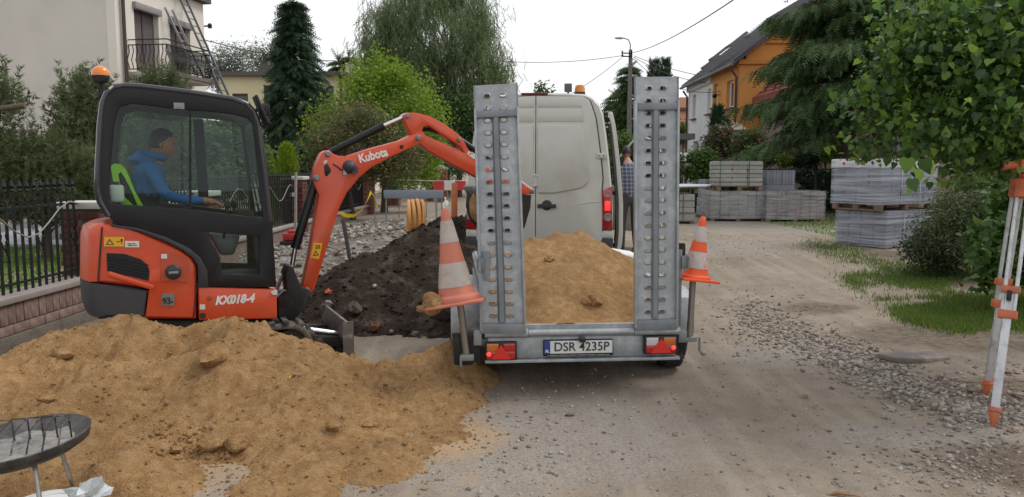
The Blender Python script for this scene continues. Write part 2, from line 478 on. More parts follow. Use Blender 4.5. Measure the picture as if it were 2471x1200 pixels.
def ground_material():
    m = bpy.data.materials.new('dirt_road'); m.use_nodes = True
    n, l = m.node_tree.nodes, m.node_tree.links; b = n['Principled BSDF']
    b.inputs['Roughness'].default_value = .92; b.inputs['Specular IOR Level'].default_value = .25
    tc = n.new('ShaderNodeTexCoord')
    at = n.new('ShaderNodeAttribute'); at.attribute_name = 'zone'
    sp = n.new('ShaderNodeSeparateColor'); l.new(at.outputs['Color'], sp.inputs[0])
    def nz(s, d=8, ro=.65):
        t = n.new('ShaderNodeTexNoise'); t.inputs['Scale'].default_value = s; t.inputs['Detail'].default_value = d; t.inputs['Roughness'].default_value = ro
        l.new(tc.outputs['Object'], t.inputs['Vector']); return t.outputs['Fac']
    def rng_(src, a, b_, c=0., d=1.):
        r = n.new('ShaderNodeMapRange'); r.inputs[1].default_value, r.inputs[2].default_value, r.inputs[3].default_value, r.inputs[4].default_value = a, b_, c, d
        l.new(src, r.inputs[0]); return r.outputs[0]
    def mix(f, a, b_):
        x = n.new('ShaderNodeMix'); x.data_type = 'RGBA'
        l.new(f, x.inputs[0])
        for s, v in ((6, a), (7, b_)):
            if isinstance(v, tuple): x.inputs[s].default_value = (*v, 1)
            else: l.new(v, x.inputs[s])
        return x.outputs[2]
    def mul(a, b_, op='MULTIPLY'):
        x = n.new('ShaderNodeMath'); x.operation = op
        for s, v in ((0, a), (1, b_)):
            if isinstance(v, float): x.inputs[s].default_value = v
            else: l.new(v, x.inputs[s])
        return x.outputs[0]
    c = mix(rng_(nz(.9), .35, .65), (.232, .184, .138), (.318, .262, .206))
    c = mix(rng_(nz(5), .45, .7, 0, .55), c, (.17, .135, .105))
    fine = nz(60, 6, .75)
    c = mix(rng_(fine, .52, .68, 0, .5), c, (.37, .345, .31))
    c = mix(rng_(fine, .46, .3, 0, .55), c, (.12, .1, .083))
    edge = nz(3.2)
    mpn = n.new('ShaderNodeMapping'); mpn.inputs['Scale'].default_value = (5.5, .35, 1); mpn.inputs['Rotation'].default_value = (0, 0, .12); l.new(tc.outputs['Object'], mpn.inputs['Vector'])
    trk = n.new('ShaderNodeTexNoise'); trk.inputs['Scale'].default_value = 1.2; trk.inputs['Detail'].default_value = 6; l.new(mpn.outputs[0], trk.inputs['Vector'])
    c = mix(rng_(trk.outputs['Fac'], .5, .72, 0, .45), c, (.19, .15, .115)); c = mix(rng_(trk.outputs['Fac'], .47, .3, 0, .4), c, (.37, .325, .27))
    def zone(k, lo=.25, w=.45): return rng_(mul(sp.outputs[k], mul(mul(edge, mul(nz(30), .35), 'ADD'), .72, 'SUBTRACT'), 'ADD'), lo, lo + w)
    grey = mix(rng_(nz(45, 8, .75), .4, .62), (.2, .178, .152), (.37, .34, .305))
    c = mix(mul(zone(1), .6), c, grey)
    earth = mix(rng_(nz(14), .35, .65), (.075, .05, .035), (.2, .155, .115))
    c = mix(mul(zone(2), .85), c, earth)
    sand = mix(rng_(nz(22), .35, .65), (.36, .225, .115), (.45, .3, .16))
    c = mix(mul(zone(0, .35, .6), .85), c, sand)
    l.new(c, b.inputs['Base Color'])
    bp = n.new('ShaderNodeBump'); bp.inputs['Strength'].default_value = .75; bp.inputs['Distance'].default_value = .018
    vo = n.new('ShaderNodeTexVoronoi'); vo.inputs['Scale'].default_value = 55; l.new(tc.outputs['Object'], vo.inputs['Vector'])
    l.new(mul(mul(nz(26, 9, .7), 1.0), mul(rng_(vo.outputs['Distance'], 0., .5, .35, 0.), 1.0), 'ADD'), bp.inputs['Height'])
    l.new(bp.outputs[0], b.inputs['Normal'])
    return m
ground = np_mesh('ground', GV.reshape(-1, 3), GF, ground_material(), None, True)
ground['kind'] = 'structure'
ca = ground.data.color_attributes.new('zone', 'FLOAT_COLOR', 'POINT'); ca.data.foreach_set('color', ZN.reshape(-1))

# ------------------------------------------------------------------ stones
def stone_mesh(seed, sub=1, flat=.6):
    b = MB(); b.ball((0, 0, 0), 1, sub, (1, .8, flat), .75, seed)
    r = random.Random(seed)
    b.v = [(x * r.uniform(.8, 1.2), y * r.uniform(.8, 1.2), z * r.uniform(.85, 1.15)) for x, y, z in b.v]
    return b.mesh('stone', smooth=25)
M_STONE = mat('pale_stone', '#9a9084', .9, var=.2, vs=3, bump=.5, bs=8, rand=.25)
M_STONE2 = mat('brown_stone', '#8a7a6b', .92, var=.2, vs=3, bump=.5, bs=8, rand=.25)
STONES = []
for k in range(8):
    me = stone_mesh(k + 1, 2); me.materials.append(M_STONE if k % 3 else M_STONE2); STONES.append(me)

def joined_stones(name, pts, sizes, m, parent=None):
    B = []
    for k in range(6):
        me = stone_mesh(40 + k, 1); v = np.array([x.co[:] for x in me.vertices]); f = np.array([p.vertices[:] for p in me.polygons]); B.append((v, f)); bpy.data.meshes.remove(me)
    pts = np.asarray(pts); N = len(pts); V, Fa, off = [], [], 0
    X, Y, Z = frames(N, 1.5)
    kk = rng.integers(0, 6, N)
    for k in range(6):
        id_ = np.where(kk == k)[0]; b, f = B[k]
        if not len(id_): continue
        s = np.asarray(sizes)[id_][:, None, None]
        v = pts[id_][:, None] + s * (b[None, :, 0, None] * X[id_][:, None] + b[None, :, 1, None] * Y[id_][:, None] + b[None, :, 2, None] * Z[id_][:, None])
        V.append(v.reshape(-1, 3)); Fa.append((f[None] + (np.arange(len(id_)) * len(b))[:, None, None]).reshape(-1, 3) + off); off += len(id_) * len(b)
    return np_mesh(name, np.concatenate(V), np.concatenate(Fa), m, parent)

M_GRAVEL = mat('road_gravel', '#98907f', .92, var=.32, vs=4)
nd = M_GRAVEL.node_tree.nodes; geo_ = nd.new('ShaderNodeNewGeometry'); ramp_ = nd.new('ShaderNodeValToRGB')
for i_, c_ in enumerate(((.13, .105, .085), (.215, .18, .15), (.29, .255, .22), (.38, .35, .31))):
    e_ = ramp_.color_ramp.elements
    if i_ > 1: e_.new(i_ / 3)
    e_[i_].position = i_ / 3; e_[i_].color = (*c_, 1)
M_GRAVEL.node_tree.links.new(geo_.outputs['Random Per Island'], ramp_.inputs[0])
M_GRAVEL.node_tree.links.new(ramp_.outputs[0], nd['Principled BSDF'].inputs['Base Color'])
gp, gs_ = [], []
def drop(x, y, s, lift=.25): gp.append((x, y, ground_z(x, y) + s * lift)); gs_.append(s)
for k in range(2200):                                            # thin scatter over the whole road
    g = G(rng.uniform(700, 2471), 600 + 600 * rng.uniform(.0, 1) ** 1.0)
    if g.y < 22 and g.x > -3: drop(g.x, g.y, .004 + .010 * rng.uniform() ** 3)
STRIP = [(1790, 735), (1850, 780), (1930, 815), (2010, 850), (2060, 880), (2130, 900), (2200, 935), (2290, 965), (2350, 1000), (2471, 1010)]
for k in range(4200):                                            # the swept-up strip of gravel along the verge
    t = rng.uniform(0, len(STRIP) - 1.001); i = int(t); a, b_ = STRIP[i], STRIP[i + 1]
    px = a[0] + (b_[0] - a[0]) * (t - i) + rng.normal() * 45; py = a[1] + (b_[1] - a[1]) * (t - i) + rng.normal() * 18
    g = G(px, py); drop(g.x, g.y, .006 + .024 * rng.uniform() ** 2.4)
for cx_, cy_, w_, h_, k_ in ((2330, 1110, 130, 45, 700), (1850, 790, 60, 40, 700), (1780, 620, 90, 25, 400), (1400, 970, 170, 50, 220), (1230, 1080, 90, 70, 160), (2400, 930, 70, 30, 350)):
    for k in range(k_):
        g = G(cx_ + rng.normal() * w_, cy_ + rng.normal() * h_)
        if g.y > 3: drop(g.x, g.y, .005 + .017 * rng.uniform() ** 2.5)
gravel = joined_stones('gravel', gp, gs_, M_GRAVEL); gravel['kind'] = 'stuff'

BIG = [(1375, 993, 13), (2148, 973, 19), (2135, 1000, 12), (2250, 965, 22), (2320, 990, 20), (2335, 975, 14), (2350, 942, 18), (2460, 955, 20), (2444, 1040, 16), (2030, 870, 14), (2062, 872, 20), (1985, 852, 13), (1930, 830, 11), (2115, 905, 11), (2270, 985, 14), (2290, 1010, 15),
       (2430, 905, 17), (1828, 1002, 10), (1880, 960, 8), (1915, 998, 8), (1770, 1095, 8), (2015, 1152, 13), (1944, 956, 11), (1860, 1192, 12), (2210, 1080, 13), (2290, 1090, 14), (2380, 1070, 18), (2455, 1075, 16), (2160, 942, 12), (1740, 1020, 7), (1600, 1030, 7), (1530, 985, 7), (1480, 1090, 7), (1330, 1030, 8), (1285, 1010, 7), (1075, 965, 9), (2300, 1060, 12), (2110, 1090, 8), (2400, 1105, 12), (1895, 800, 9), (1960, 820, 9), (2240, 1110, 10)]
for k, (px, py, w) in enumerate(BIG):
    g = G(px, py + w * .4); r = w * .8 * hypot(g.y, 1.75) / CAM_F
    o = link('stone', STONES[k % 8], None, None, (g.x, g.y, ground_z(g.x, g.y) + r * .25), (rng.uniform(-.3, .3), rng.uniform(-.3, .3), rng.uniform(0, 6)))
    o.scale = (r, r * rng.uniform(.8, 1.1), r * rng.uniform(.8, 1.1))
    zone = 'beside the tripod foot' if px > 2280 and py < 1060 else 'near the lower right corner' if px > 2100 and py >= 1060 else 'in the gravel strip by the flat slab' if px > 1890 and py < 940 else 'at the edge of the gravel strip' if px > 2080 else 'next to the right tip of the sand heap' if px < 1300 else 'on the bare road in front of the trailer' if px < 1650 else 'on the open road right of the trailer'
    tag(o, ('larger' if w >= 14 else 'middling' if w >= 10 else 'small') + ' grey brown stone lying loose ' + zone, 'stone', 'loose stones on the dirt road')
# the flat dark slab let into the verge
a = G(2208, 873); b = MB()
pts = [(.32 * cos(t) * (1 + .08 * sin(5 * t)), .16 * sin(t) * (1 + .1 * cos(3 * t))) for t in np.linspace(0, 2 * pi, 22)[:-1]]
b.prism(pts, 0, .05, plane='xy')
o = b.build('stone_slab', mat('slab_stone', '#6f6863', .9, var=.25, vs=9, bump=.5, bs=30, col2='#8f8273', c2s=4), None, (a.x, a.y, ground_z(a.x, a.y) - .012), bevel=.012)
tag(o, 'flat dark grey stone slab let into the earth beside the gravel strip', 'slab')
# a dry twig at the bottom of the picture
a = G(2035, 1188); b = MB(); b.tube([(-.09, .0, .012), (-.03, .012, .02), (.03, 0, .016), (.09, -.008, .01)], [.006, .011, .009, .004], 6); b.tube([(.0, .006, .018), (.05, .03, .02)], [.006, .003], 5)
tag(b.build('twig', mat('dry_wood', '#8b6f52', .9, var=.25, vs=20, bump=.4, bs=60), None, (a.x, a.y, ground_z(a.x, a.y))), 'short dry brown twig lying on the dirt at the bottom edge', 'twig')

# =================================================================== heaps
def heap(name, label, cat, x0, x1, y0, y1, step, hf, m, floor=-.012, group=None):
    xs, ys = np.arange(x0, x1, step), np.arange(y0, y1, step)
    Hh = np.array([[hf(x, y) for x in xs] for y in ys])
    gz = np.array([[ground_z(x, y) for x in xs] for y in ys])
    V = np.stack([np.broadcast_to(xs, Hh.shape), np.broadcast_to(ys[:, None], Hh.shape), gz + np.maximum(Hh, floor - .02)], -1)
    qi = np.arange(Hh.size).reshape(Hh.shape); keep = np.maximum.reduce([Hh[:-1, :-1], Hh[1:, :-1], Hh[:-1, 1:], Hh[1:, 1:]]) > floor
    Fc = np.stack([qi[:-1, :-1], qi[:-1, 1:], qi[1:, 1:], qi[1:, :-1]], -1)[keep]
    used = np.unique(Fc); mp = np.full(Hh.size, -1); mp[used] = np.arange(len(used))
    o = np_mesh(name, V.reshape(-1, 3)[used], mp[Fc], m, None, True)
    return tag(o, label, cat, group)

def ridge_field(pts, k=26.0):
    A = np.array(pts)
    def f(x, y):
        d = np.hypot(A[:, 0] - x, A[:, 1] - y); h = A[:, 2] - d * A[:, 3]
        mx = h.max(); return mx + math.log(np.exp(k * (h - mx)).sum()) / k
    return f
def rp(px, py, Y, s): p = P(px, py, Y); return (p.x, p.y, p.z, s)

def sand_mat():
    m = mat('builders_sand', (.44, .248, .108), .95, var=.24, vs=1.6, bump=1.0, bs=75, col2=(.57, .36, .178), c2s=14, c2t=(.42, .62), spec=.1, bdist=.05, detail=8)
    return m
M_SAND = sand_mat()
sp_ = [rp(260, 752, 5.5, .56), rp(225, 762, 5.45, .56), rp(180, 785, 5.35, .54), rp(100, 845, 5.1, .5), rp(0, 890, 5.0, .46), rp(-150, 905, 4.9, .45), rp(-350, 930, 4.8, .45),
       rp(320, 772, 5.5, .56), rp(400, 782, 5.5, .56), rp(480, 775, 5.5, .56), rp(560, 768, 5.5, .56), rp(620, 782, 5.55, .56), rp(700, 815, 5.6, .52), rp(780, 838, 5.65, .5), rp(850, 858, 5.7, .48),
       rp(920, 872, 5.8, .44), rp(1000, 868, 5.9, .42), rp(1045, 848, 6.1, .6), rp(1080, 815, 6.35, .75), rp(1075, 885, 5.98, .85),
       rp(215, 860, 5.0, .5), rp(170, 930, 4.7, .48), rp(120, 1000, 4.45, .45), rp(90, 1080, 4.1, .42), rp(60, 1150, 3.8, .4), rp(300, 1085, 4.2, .4),
       rp(620, 860, 5.3, .5), rp(680, 940, 5.05, .42), rp(760, 1010, 4.85, .38), rp(850, 1060, 4.7, .35), rp(700, 1110, 4.4, .38), rp(950, 1020, 4.95, .35), rp(1000, 950, 5.4, .42)]
for px, py, z, s in ((680, 1150, .09, .32), (780, 1120, .1, .3), (880, 1088, .1, .28), (960, 1055, .08, .34), (1040, 1035, .05, .3), (980, 970, .11, .36), (720, 1060, .12, .3), (250, 1140, .16, .35), (150, 1170, .16, .35), (1090, 1042, .022, .25)):
    g = G(px, py, z); sp_.append((g.x, g.y, z, s))
dents = [(rp(425, 822, 5.32, 0), .3, .085, .19, .35), (rp(225, 840, 5.2, 0), .22, .15, .16, -.7), (rp(540, 1000, 4.85, 0), .55, .32, .12, .5), (rp(120, 900, 4.85, 0), .28, .12, .1, -.6), (rp(870, 900, 5.5, 0), .3, .1, .07, .2), (rp(640, 830, 5.5, 0), .2, .07, .07, .2), (rp(300, 930, 5.0, 0), .1, .35, -.05, .3), (rp(720, 1000, 4.9, 0), .12, .3, -.05, -.5)]
sf = ridge_field(sp_, 48)
def sand_h(x, y):
    h = sf(x, y) - ground_z(x, y)
    if h < -.25: return h
    w = float(sstep(-.08, .15, h))
    for (cx, cy, _, _), ra, rb, dz, an in dents:
        u, v = (x - cx) * cos(an) + (y - cy) * sin(an), -(x - cx) * sin(an) + (y - cy) * cos(an); h -= dz * math.exp(-(u / ra) ** 2 - (v / rb) ** 2) * w
    n = noise.fractal(Vector((x * 2.1, y * 2.1, 3)), 1.0, 2.0, 3) * .06 + noise.fractal(Vector((x * 9, y * 9, 7)), .7, 2.0, 4) * .024
    n += max(0, noise.noise(Vector((x * 15, y * 15, 2)))) ** 2 * .06 + noise.noise(Vector((x * 34, y * 34, 2))) * .019 + noise.noise(Vector((x * 60, y * 60, 2))) * .011 + max(0, noise.noise(Vector((x * 26, y * 26, 12)))) ** 2 * .03
    n += -.11 * max(0, noise.noise(Vector((x * 1.3 + y * .6, y * 2.6, 11)))) + .05 * max(0, noise.noise(Vector((x * 3.1, y * 2.2, 21)))) ** .7
    return h + n * (.35 + .65 * w)
heap('sand_heap', 'large spread heap of yellow brown building sand in front of the excavator', 'sand heap', -5.2, .35, 3.0, 7.0, .017, sand_h, M_SAND)

def clod(px, py, w, Y, label, flat=.6, long=1.5, rz=.3, m=None, seed=3):
    r = w * .8 * Y / CAM_F / long ** .5; c = P(px, py, Y) + Vector((0, 0, r * .25))
    b = MB(); b.ball((0, 0, 0), r, 3, (long, 1, flat), .35, seed)
    b.v = [tuple(Vector(v) * (1 + .1 * noise.noise(Vector(v) * 60))) for v in b.v]
    o = b.build('sand_clod', m or M_SAND, None, c, (0, 0, rz), smooth=50)
    tag(o, label, 'clod', 'clods of damp sand on the sand heap')
def on_sand(px, py):                                            # depth where the sight line meets the sand
    for Y in np.arange(3.2, 6.6, .01):
        p = P(px, py, Y)
        if p.z < ground_z(p.x, p.y) + max(0, sand_h(p.x, p.y)): return Y - .01
    return 6.0
for (px, py, w, lb, fl, lo, rz, sd) in ((515, 860, 48, 'long clod of sand tilted on the middle slope of the sand heap', .8, 1.7, 1.25, 3), (515, 1068, 40, 'rounded brown clod of sand at the foot of the heap, the larger of two', .75, 1.5, .7, 5), (571, 1073, 34, 'small grey brown clod beside the larger rounded clod at the foot of the heap', .9, 1.05, .1, 9), (117, 962, 26, 'small wedge shaped clod of sand on the left slope above the fire bowl', .7, 1.4, .2, 13), (152, 855, 30, 'crumbly clod of sand near the left shoulder of the sand heap', .7, 1.3, 0, 15), (805, 1028, 24, 'little clod of sand on the low right lobe of the heap', .7, 1.2, .5, 21), (890, 1025, 22, 'flat clod of sand at the right end of the low lobe', .5, 1.4, .2, 22), (425, 1085, 20, 'crumbled clod of sand in the hollow left of the rounded clods', .7, 1.1, .4, 27)):
    clod(px, py + w * .15, w, on_sand(px, py + w * .2), lb, fl, lo, rz, None, sd)
cp, cs = [], []
for k in range(9000):                                           # loose crumbs
    x, y = rng.uniform(-4.2, .2), rng.uniform(3.8, 6.1); h = sand_h(x, y)
    if -.05 < h < .005 and rng.uniform() < math.exp(h * 60): cp.append((x, y, ground_z(x, y) + .002)); cs.append(.004 + .012 * rng.uniform() ** 2)
    if h > .005 and k < 3200: cp.append((x, y, ground_z(x, y) + h)); cs.append(.004 + .016 * rng.uniform() ** 3)
for k in range(260):
    x, y = G(rng.normal(455, 50), rng.normal(1100, 18)).xy; h = max(0, sand_h(x, y)); cp.append((x, y, ground_z(x, y) + h)); cs.append(.006 + .02 * rng.uniform() ** 3)
joined_stones('sand_crumbs', cp, cs, M_SAND)['kind'] = 'stuff'

# ---- dark soil spoil heap behind the excavator's arm
M_SOIL = mat('dark_soil', (.04, .029, .023), .97, var=.3, vs=2.5, bump=1.0, bs=24, col2=(.1, .08, .066), c2s=5, c2t=(.5, .72), spec=.1, bdist=.04, detail=8)
so = [rp(1020, 548, 9.6, .75), rp(985, 570, 9.5, .7), rp(1060, 560, 9.7, .7), rp(1110, 575, 9.8, .65), rp(930, 600, 9.3, .6), rp(880, 612, 9.2, .6), rp(830, 640, 9.0, .6), rp(780, 690, 8.8, .55), rp(740, 735, 8.6, .5), rp(1080, 520, 11.2, .6), rp(1130, 510, 11.6, .6), rp(1170, 540, 11, .6), rp(1050, 690, 8.7, .5), rp(1100, 700, 8.6, .5), rp(900, 720, 8.5, .5), rp(1020, 540, 10.6, .7)]
sof = ridge_field(so, 20)
def soil_h(x, y):
    h = sof(x, y) - ground_z(x, y)
    if h < -.3: return h
    return h + noise.fractal(Vector((x * 2.4, y * 2.4, 5)), .8, 2.0, 4) * .07 + abs(noise.noise(Vector((x * 9, y * 9, 8)))) * .05 + noise.noise(Vector((x * 22, y * 22, 1))) * .016
heap('soil_heap', 'dark brown heap of dug soil behind the raised digger arm', 'soil heap', -3.6, .6, 7.4, 13.5, .03, soil_h, M_SOIL)
dp, ds = [], []
for k in range(2600):
    x, y = rng.uniform(-3.3, .2), rng.uniform(7.6, 12); h = soil_h(x, y)
    if h > -.01: dp.append((x, y, ground_z(x, y) + max(0, h) + .004)); ds.append(.008 + .03 * rng.uniform() ** 3)
joined_stones('soil_crumbs', dp, ds, M_SOIL)['kind'] = 'stuff'
def on_soil(px, py):
    for Y in np.arange(7.2, 12, .01):
        p = P(px, py, Y)
        if p.z < ground_z(p.x, p.y) + max(0, soil_h(p.x, p.y)): return Y - .01
    return 8.6
M_CONC = mat('broken_concrete', '#8d857d', .95, var=.22, vs=5, bump=.6, bs=25, rand=.2)
for (px, py, w, lb, m, fl) in ((790, 738, 36, 'angular pale concrete lump at the foot of the soil heap', M_CONC, .8), (855, 745, 38, 'dull brown grey stone half sunk in the dark soil', mat('dull_stone', '#5d5148', .95, var=.2, bump=.5), .8), (905, 788, 36, 'reddish brown stone low on the front of the soil heap', mat('red_stone', '#6f4a36', .95, var=.3, vs=8, bump=.5), .7), (792, 704, 18, 'small bright orange tile shard on the dark soil', mat('tile_shard', '#b55a35', .9, var=.1), .6),
                               (905, 690, 12, 'small white pebble high on the middle of the soil heap', mat('white_stone', '#bdb6ad', .9), .7), (1128, 545, 12, 'small pale stone near the top right of the soil heap', M_CONC, .7), (945, 800, 15, 'grey stone at the front edge of the soil heap', M_CONC, .6), (1000, 805, 18, 'round grey stone beside the road at the soil heap', M_CONC, .6)):
    Y = on_soil(px, py + w * .3); c = P(px, py, Y); r = w * .5 * Y / CAM_F
    o = link('stone', stone_mesh(int(px), 2, fl), m, None, c, (rng.uniform(-.3, .3), rng.uniform(-.3, .3), rng.uniform(0, 6))); o.scale = (r, r, r)
    tag(o, lb, 'stone')

# ---- broken-up street beyond: rubble
M_RUB = mat('rubble_earth', (.16, .135, .115), .97, var=.25, vs=1.4, bump=1.0, bs=14, col2=(.3, .28, .255), c2s=2.5, c2t=(.45, .65), spec=.1, bdist=.05, detail=8)
def rub_h(x, y):
    e = float(sstep(-4.75, -4.2, x)) * float(sstep(.9, -.3, x - .04 * (y - 9))) * float(sstep(8.3, 10, y)) * float(sstep(23, 20, y))
    h = .10 + .16 * noise.noise(Vector((x * .55, y * .4, 2))) + .12 * max(0, noise.noise(Vector((x * 1.1, y * .9, 6)))) + .22 * math.exp(-((x + 3.4) ** 2 + ((y - 12.8) * .6) ** 2)) + .25 * math.exp(-((x + 2.2) ** 2 + ((y - 17) * .45) ** 2))
    return (h + .06 * noise.fractal(Vector((x * 4, y * 4, 1)), .9, 2, 3)) * e - .03
rub = heap('rubble_heap', 'grey spread of broken up road rubble between the fence and the soil heap', 'rubble', -4.8, 1.6, 8.3, 23, .07, rub_h, M_RUB)
rp_, rs_ = [], []
for k in range(5200):
    x, y = rng.uniform(-4.6, .6), 8.6 + 13.5 * rng.uniform() ** 1.4; h = rub_h(x, y)
    if h > 0: rp_.append((x, y, ground_z(x, y) + h + .01)); rs_.append((.02 + .06 * rng.uniform() ** 3) * (1 if y < 14 else 1.3))
joined_stones('rubble_stones', rp_, rs_, M_GRAVEL)['kind'] = 'stuff'
for k in range(90):
    x, y = rng.uniform(-4.4, -.6), 9 + 9 * rng.uniform() ** 1.2; h = rub_h(x, y)
    if h < .01: continue
    r = rng.uniform(.06, .15); o = link('rubble_chunk', STONES[k % 8], None, rub, (x, y, ground_z(x, y) + h + r * .2), (rng.uniform(-.6, .6), rng.uniform(-.6, .6), rng.uniform(0, 6))); o.scale = (r, r * rng.uniform(.7, 1), r * rng.uniform(.5, .9))

# =================================================================== grass
M_GRASS = leaf_mat('grass_blades', [(.06, .11, .018), (.09, .16, .026), (.13, .21, .04), (.18, .21, .07)], .35, .6, .2)
def in_poly(x, y, pg):
    c = False; j = len(pg) - 1
    for i in range(len(pg)):
        if (pg[i][1] > y) != (pg[j][1] > y) and x < (pg[j][0] - pg[i][0]) * (y - pg[i][1]) / (pg[j][1] - pg[i][1]) + pg[i][0]: c = not c
        j = i
    return c
def blades(name, C, h, m, w=.006):
    C = np.asarray(C); N = len(C); a = rng.uniform(0, 2 * pi, N); hh = h * rng.uniform(.5, 1.4, N)
    d = np.stack([np.cos(a), np.sin(a), np.zeros(N)], 1); t = rng.normal(size=(N, 3)) * .35 * hh[:, None]; t[:, 2] = hh
    ww = w * rng.uniform(.7, 1.3, N)[:, None]
    mid = C + t * .5; mid[:, 2] += hh * .08
    V = np.stack([C - d * ww, C + d * ww, mid + d * ww * .7, C + t, mid - d * ww * .7], 1).reshape(-1, 3)
    k = np.arange(N)[:, None] * 5
    Fq = np.concatenate([k + [0, 1, 2], k + [0, 2, 4], k + [4, 2, 3]], 0)
    return np_mesh(name, V, Fq, m)
VERGE = [(1925, 612), (1990, 610), (2060, 628), (2120, 655), (2200, 665), (2300, 655), (2480, 640), (2700, 640), (2700, 860), (2480, 810), (2400, 800), (2330, 815), (2230, 805), (2160, 775), (2150, 740), (2085, 720), (2030, 690), (2040, 675), (2090, 665), (2040, 655), (1960, 632)]
BARE = [((2120, 712), 46, 11), ((2210, 742), 70, 9), ((2340, 708), 75, 20), ((2175, 722), 90, 15), ((2060, 668), 60, 9)]
vc = []
while len(vc) < 46000:
    px, py = rng.uniform(1910, 2700), 600 + 260 * rng.uniform() ** .8
    if not in_poly(px + rng.normal() * 16, py + rng.normal() * 6, VERGE): continue
    if any(((px - c[0]) / a) ** 2 + ((py - c[1]) / b_) ** 2 < rng.uniform(.1, 1.5) for c, a, b_ in BARE): continue
    g = G(px, py)
    if noise.noise(Vector((g.x * 2.2, g.y * 2.2, 1))) < rng.uniform(-.95, -.1): continue
    vc.append((g.x, g.y, ground_z(g.x, g.y)))
blades('verge_grass', vc, .055, M_GRASS, .005)['kind'] = 'stuff'
lc = []
for k in range(38000):
    y = 5.5 + 12 * rng.uniform() ** 1.5; x = rng.uniform(-10.5, FENCE_X - .2); lc.append((x, y, hg(x, y)))
for k in range(5000):                                           # weeds under the hedges and at the wall
    y = rng.uniform(15, 24); x = rng.uniform(7, 12) ; lc.append((x, y, ground_z(x, y)))
blades('lawn_grass', lc, .05, leaf_mat('lawn_blades', [(.08, .19, .018), (.12, .26, .025), (.16, .31, .04)], .4, .6, .2), .011)['kind'] = 'stuff'
b = MB(); b.box(((-14 + FENCE_X - .12) / 2, 10, .02), (14 + FENCE_X - .12, 14, .05))
lawn = b.build('lawn', mat('lawn_soil', (.07, .13, .022), .95, var=.25, vs=3, bump=.5, bs=40)); lawn['kind'] = 'structure'
# =================================================================== left boundary: plinth wall, iron fence, brick pillars
M_BRICK = mat('clinker_brick', '#7c655c', .9, var=.16, vs=9, bump=.35, bs=45, rand=.15, col2='#92827a', c2s=6, c2t=(.5, .75))
M_DARKBRICK = mat('dark_red_brick', '#5a3029', .85, var=.2, vs=9, bump=.4, bs=50, rand=.22)
M_PALEBRICK = mat('weathered_red_brick', '#84584a', .9, var=.2, vs=9, bump=.4, bs=50, rand=.25)
M_MORTAR = mat('mortar', '#5b504a', .95, var=.15, bump=.4)
M_COPING = mat('concrete_coping', '#8f8680', .9, var=.15, vs=3, bump=.3, bs=40)
M_FOOT = mat('rough_footing', '#6d655d', .95, var=.3, vs=3, bump=.8, bs=14, col2='#4d463f', c2s=3)
M_IRON = mat('black_iron', (.012, .012, .013), .5, .3, var=.15, vs=8)
fx = FENCE_X
wall = thing('plinth_wall', 'low clinker brick plinth wall carrying the iron fence', 'wall', (fx, 0, 0))
y0_, y1_ = 4.0, 26.0
zb, zs, zt = .14, .245, .45
def seg(name, z0, z1, w, m, y0=y0_, y1=y1_, bev=.008):
    b = MB(); b.box((0, (y0 + y1) / 2, (z0 + z1) / 2), (w, y1 - y0, z1 - z0)); return b.build(name, m, wall, bevel=bev)
seg('footing', -.1, zb, .34, M_FOOT)
seg('core', zb, zt - .002, .24, M_MORTAR, bev=0)
seg('coping', zt, zt + .06, .34, M_COPING)
seg('far_brickwork', zb + .002, zt - .004, .262, M_BRICK, 10.2, y1_, 0)
bs_ = MB(); bs_.box((0, 0, 0), (.03, .112, zt - zs - .012)); soldier = bs_.mesh('brick', bevel=.004); soldier.materials.append(M_BRICK)
bs_ = MB(); bs_.box((0, 0, 0), (.03, .242, zs - zb - .012)); stretcher = bs_.mesh('brick', bevel=.004); stretcher.materials.append(M_BRICK)
for i in range(30):
    link('brick', soldier, None, wall, (.122 + rng.uniform(-.003, .003), 6.6 + .12 * i, (zs + zt) / 2 - .002), (0, 0, rng.uniform(-.01, .01)))
for i in range(15):
    link('brick', stretcher, None, wall, (.122 + rng.uniform(-.003, .003), 6.7 + .25 * i, (zs + zb) / 2), (0, 0, rng.uniform(-.008, .008)))

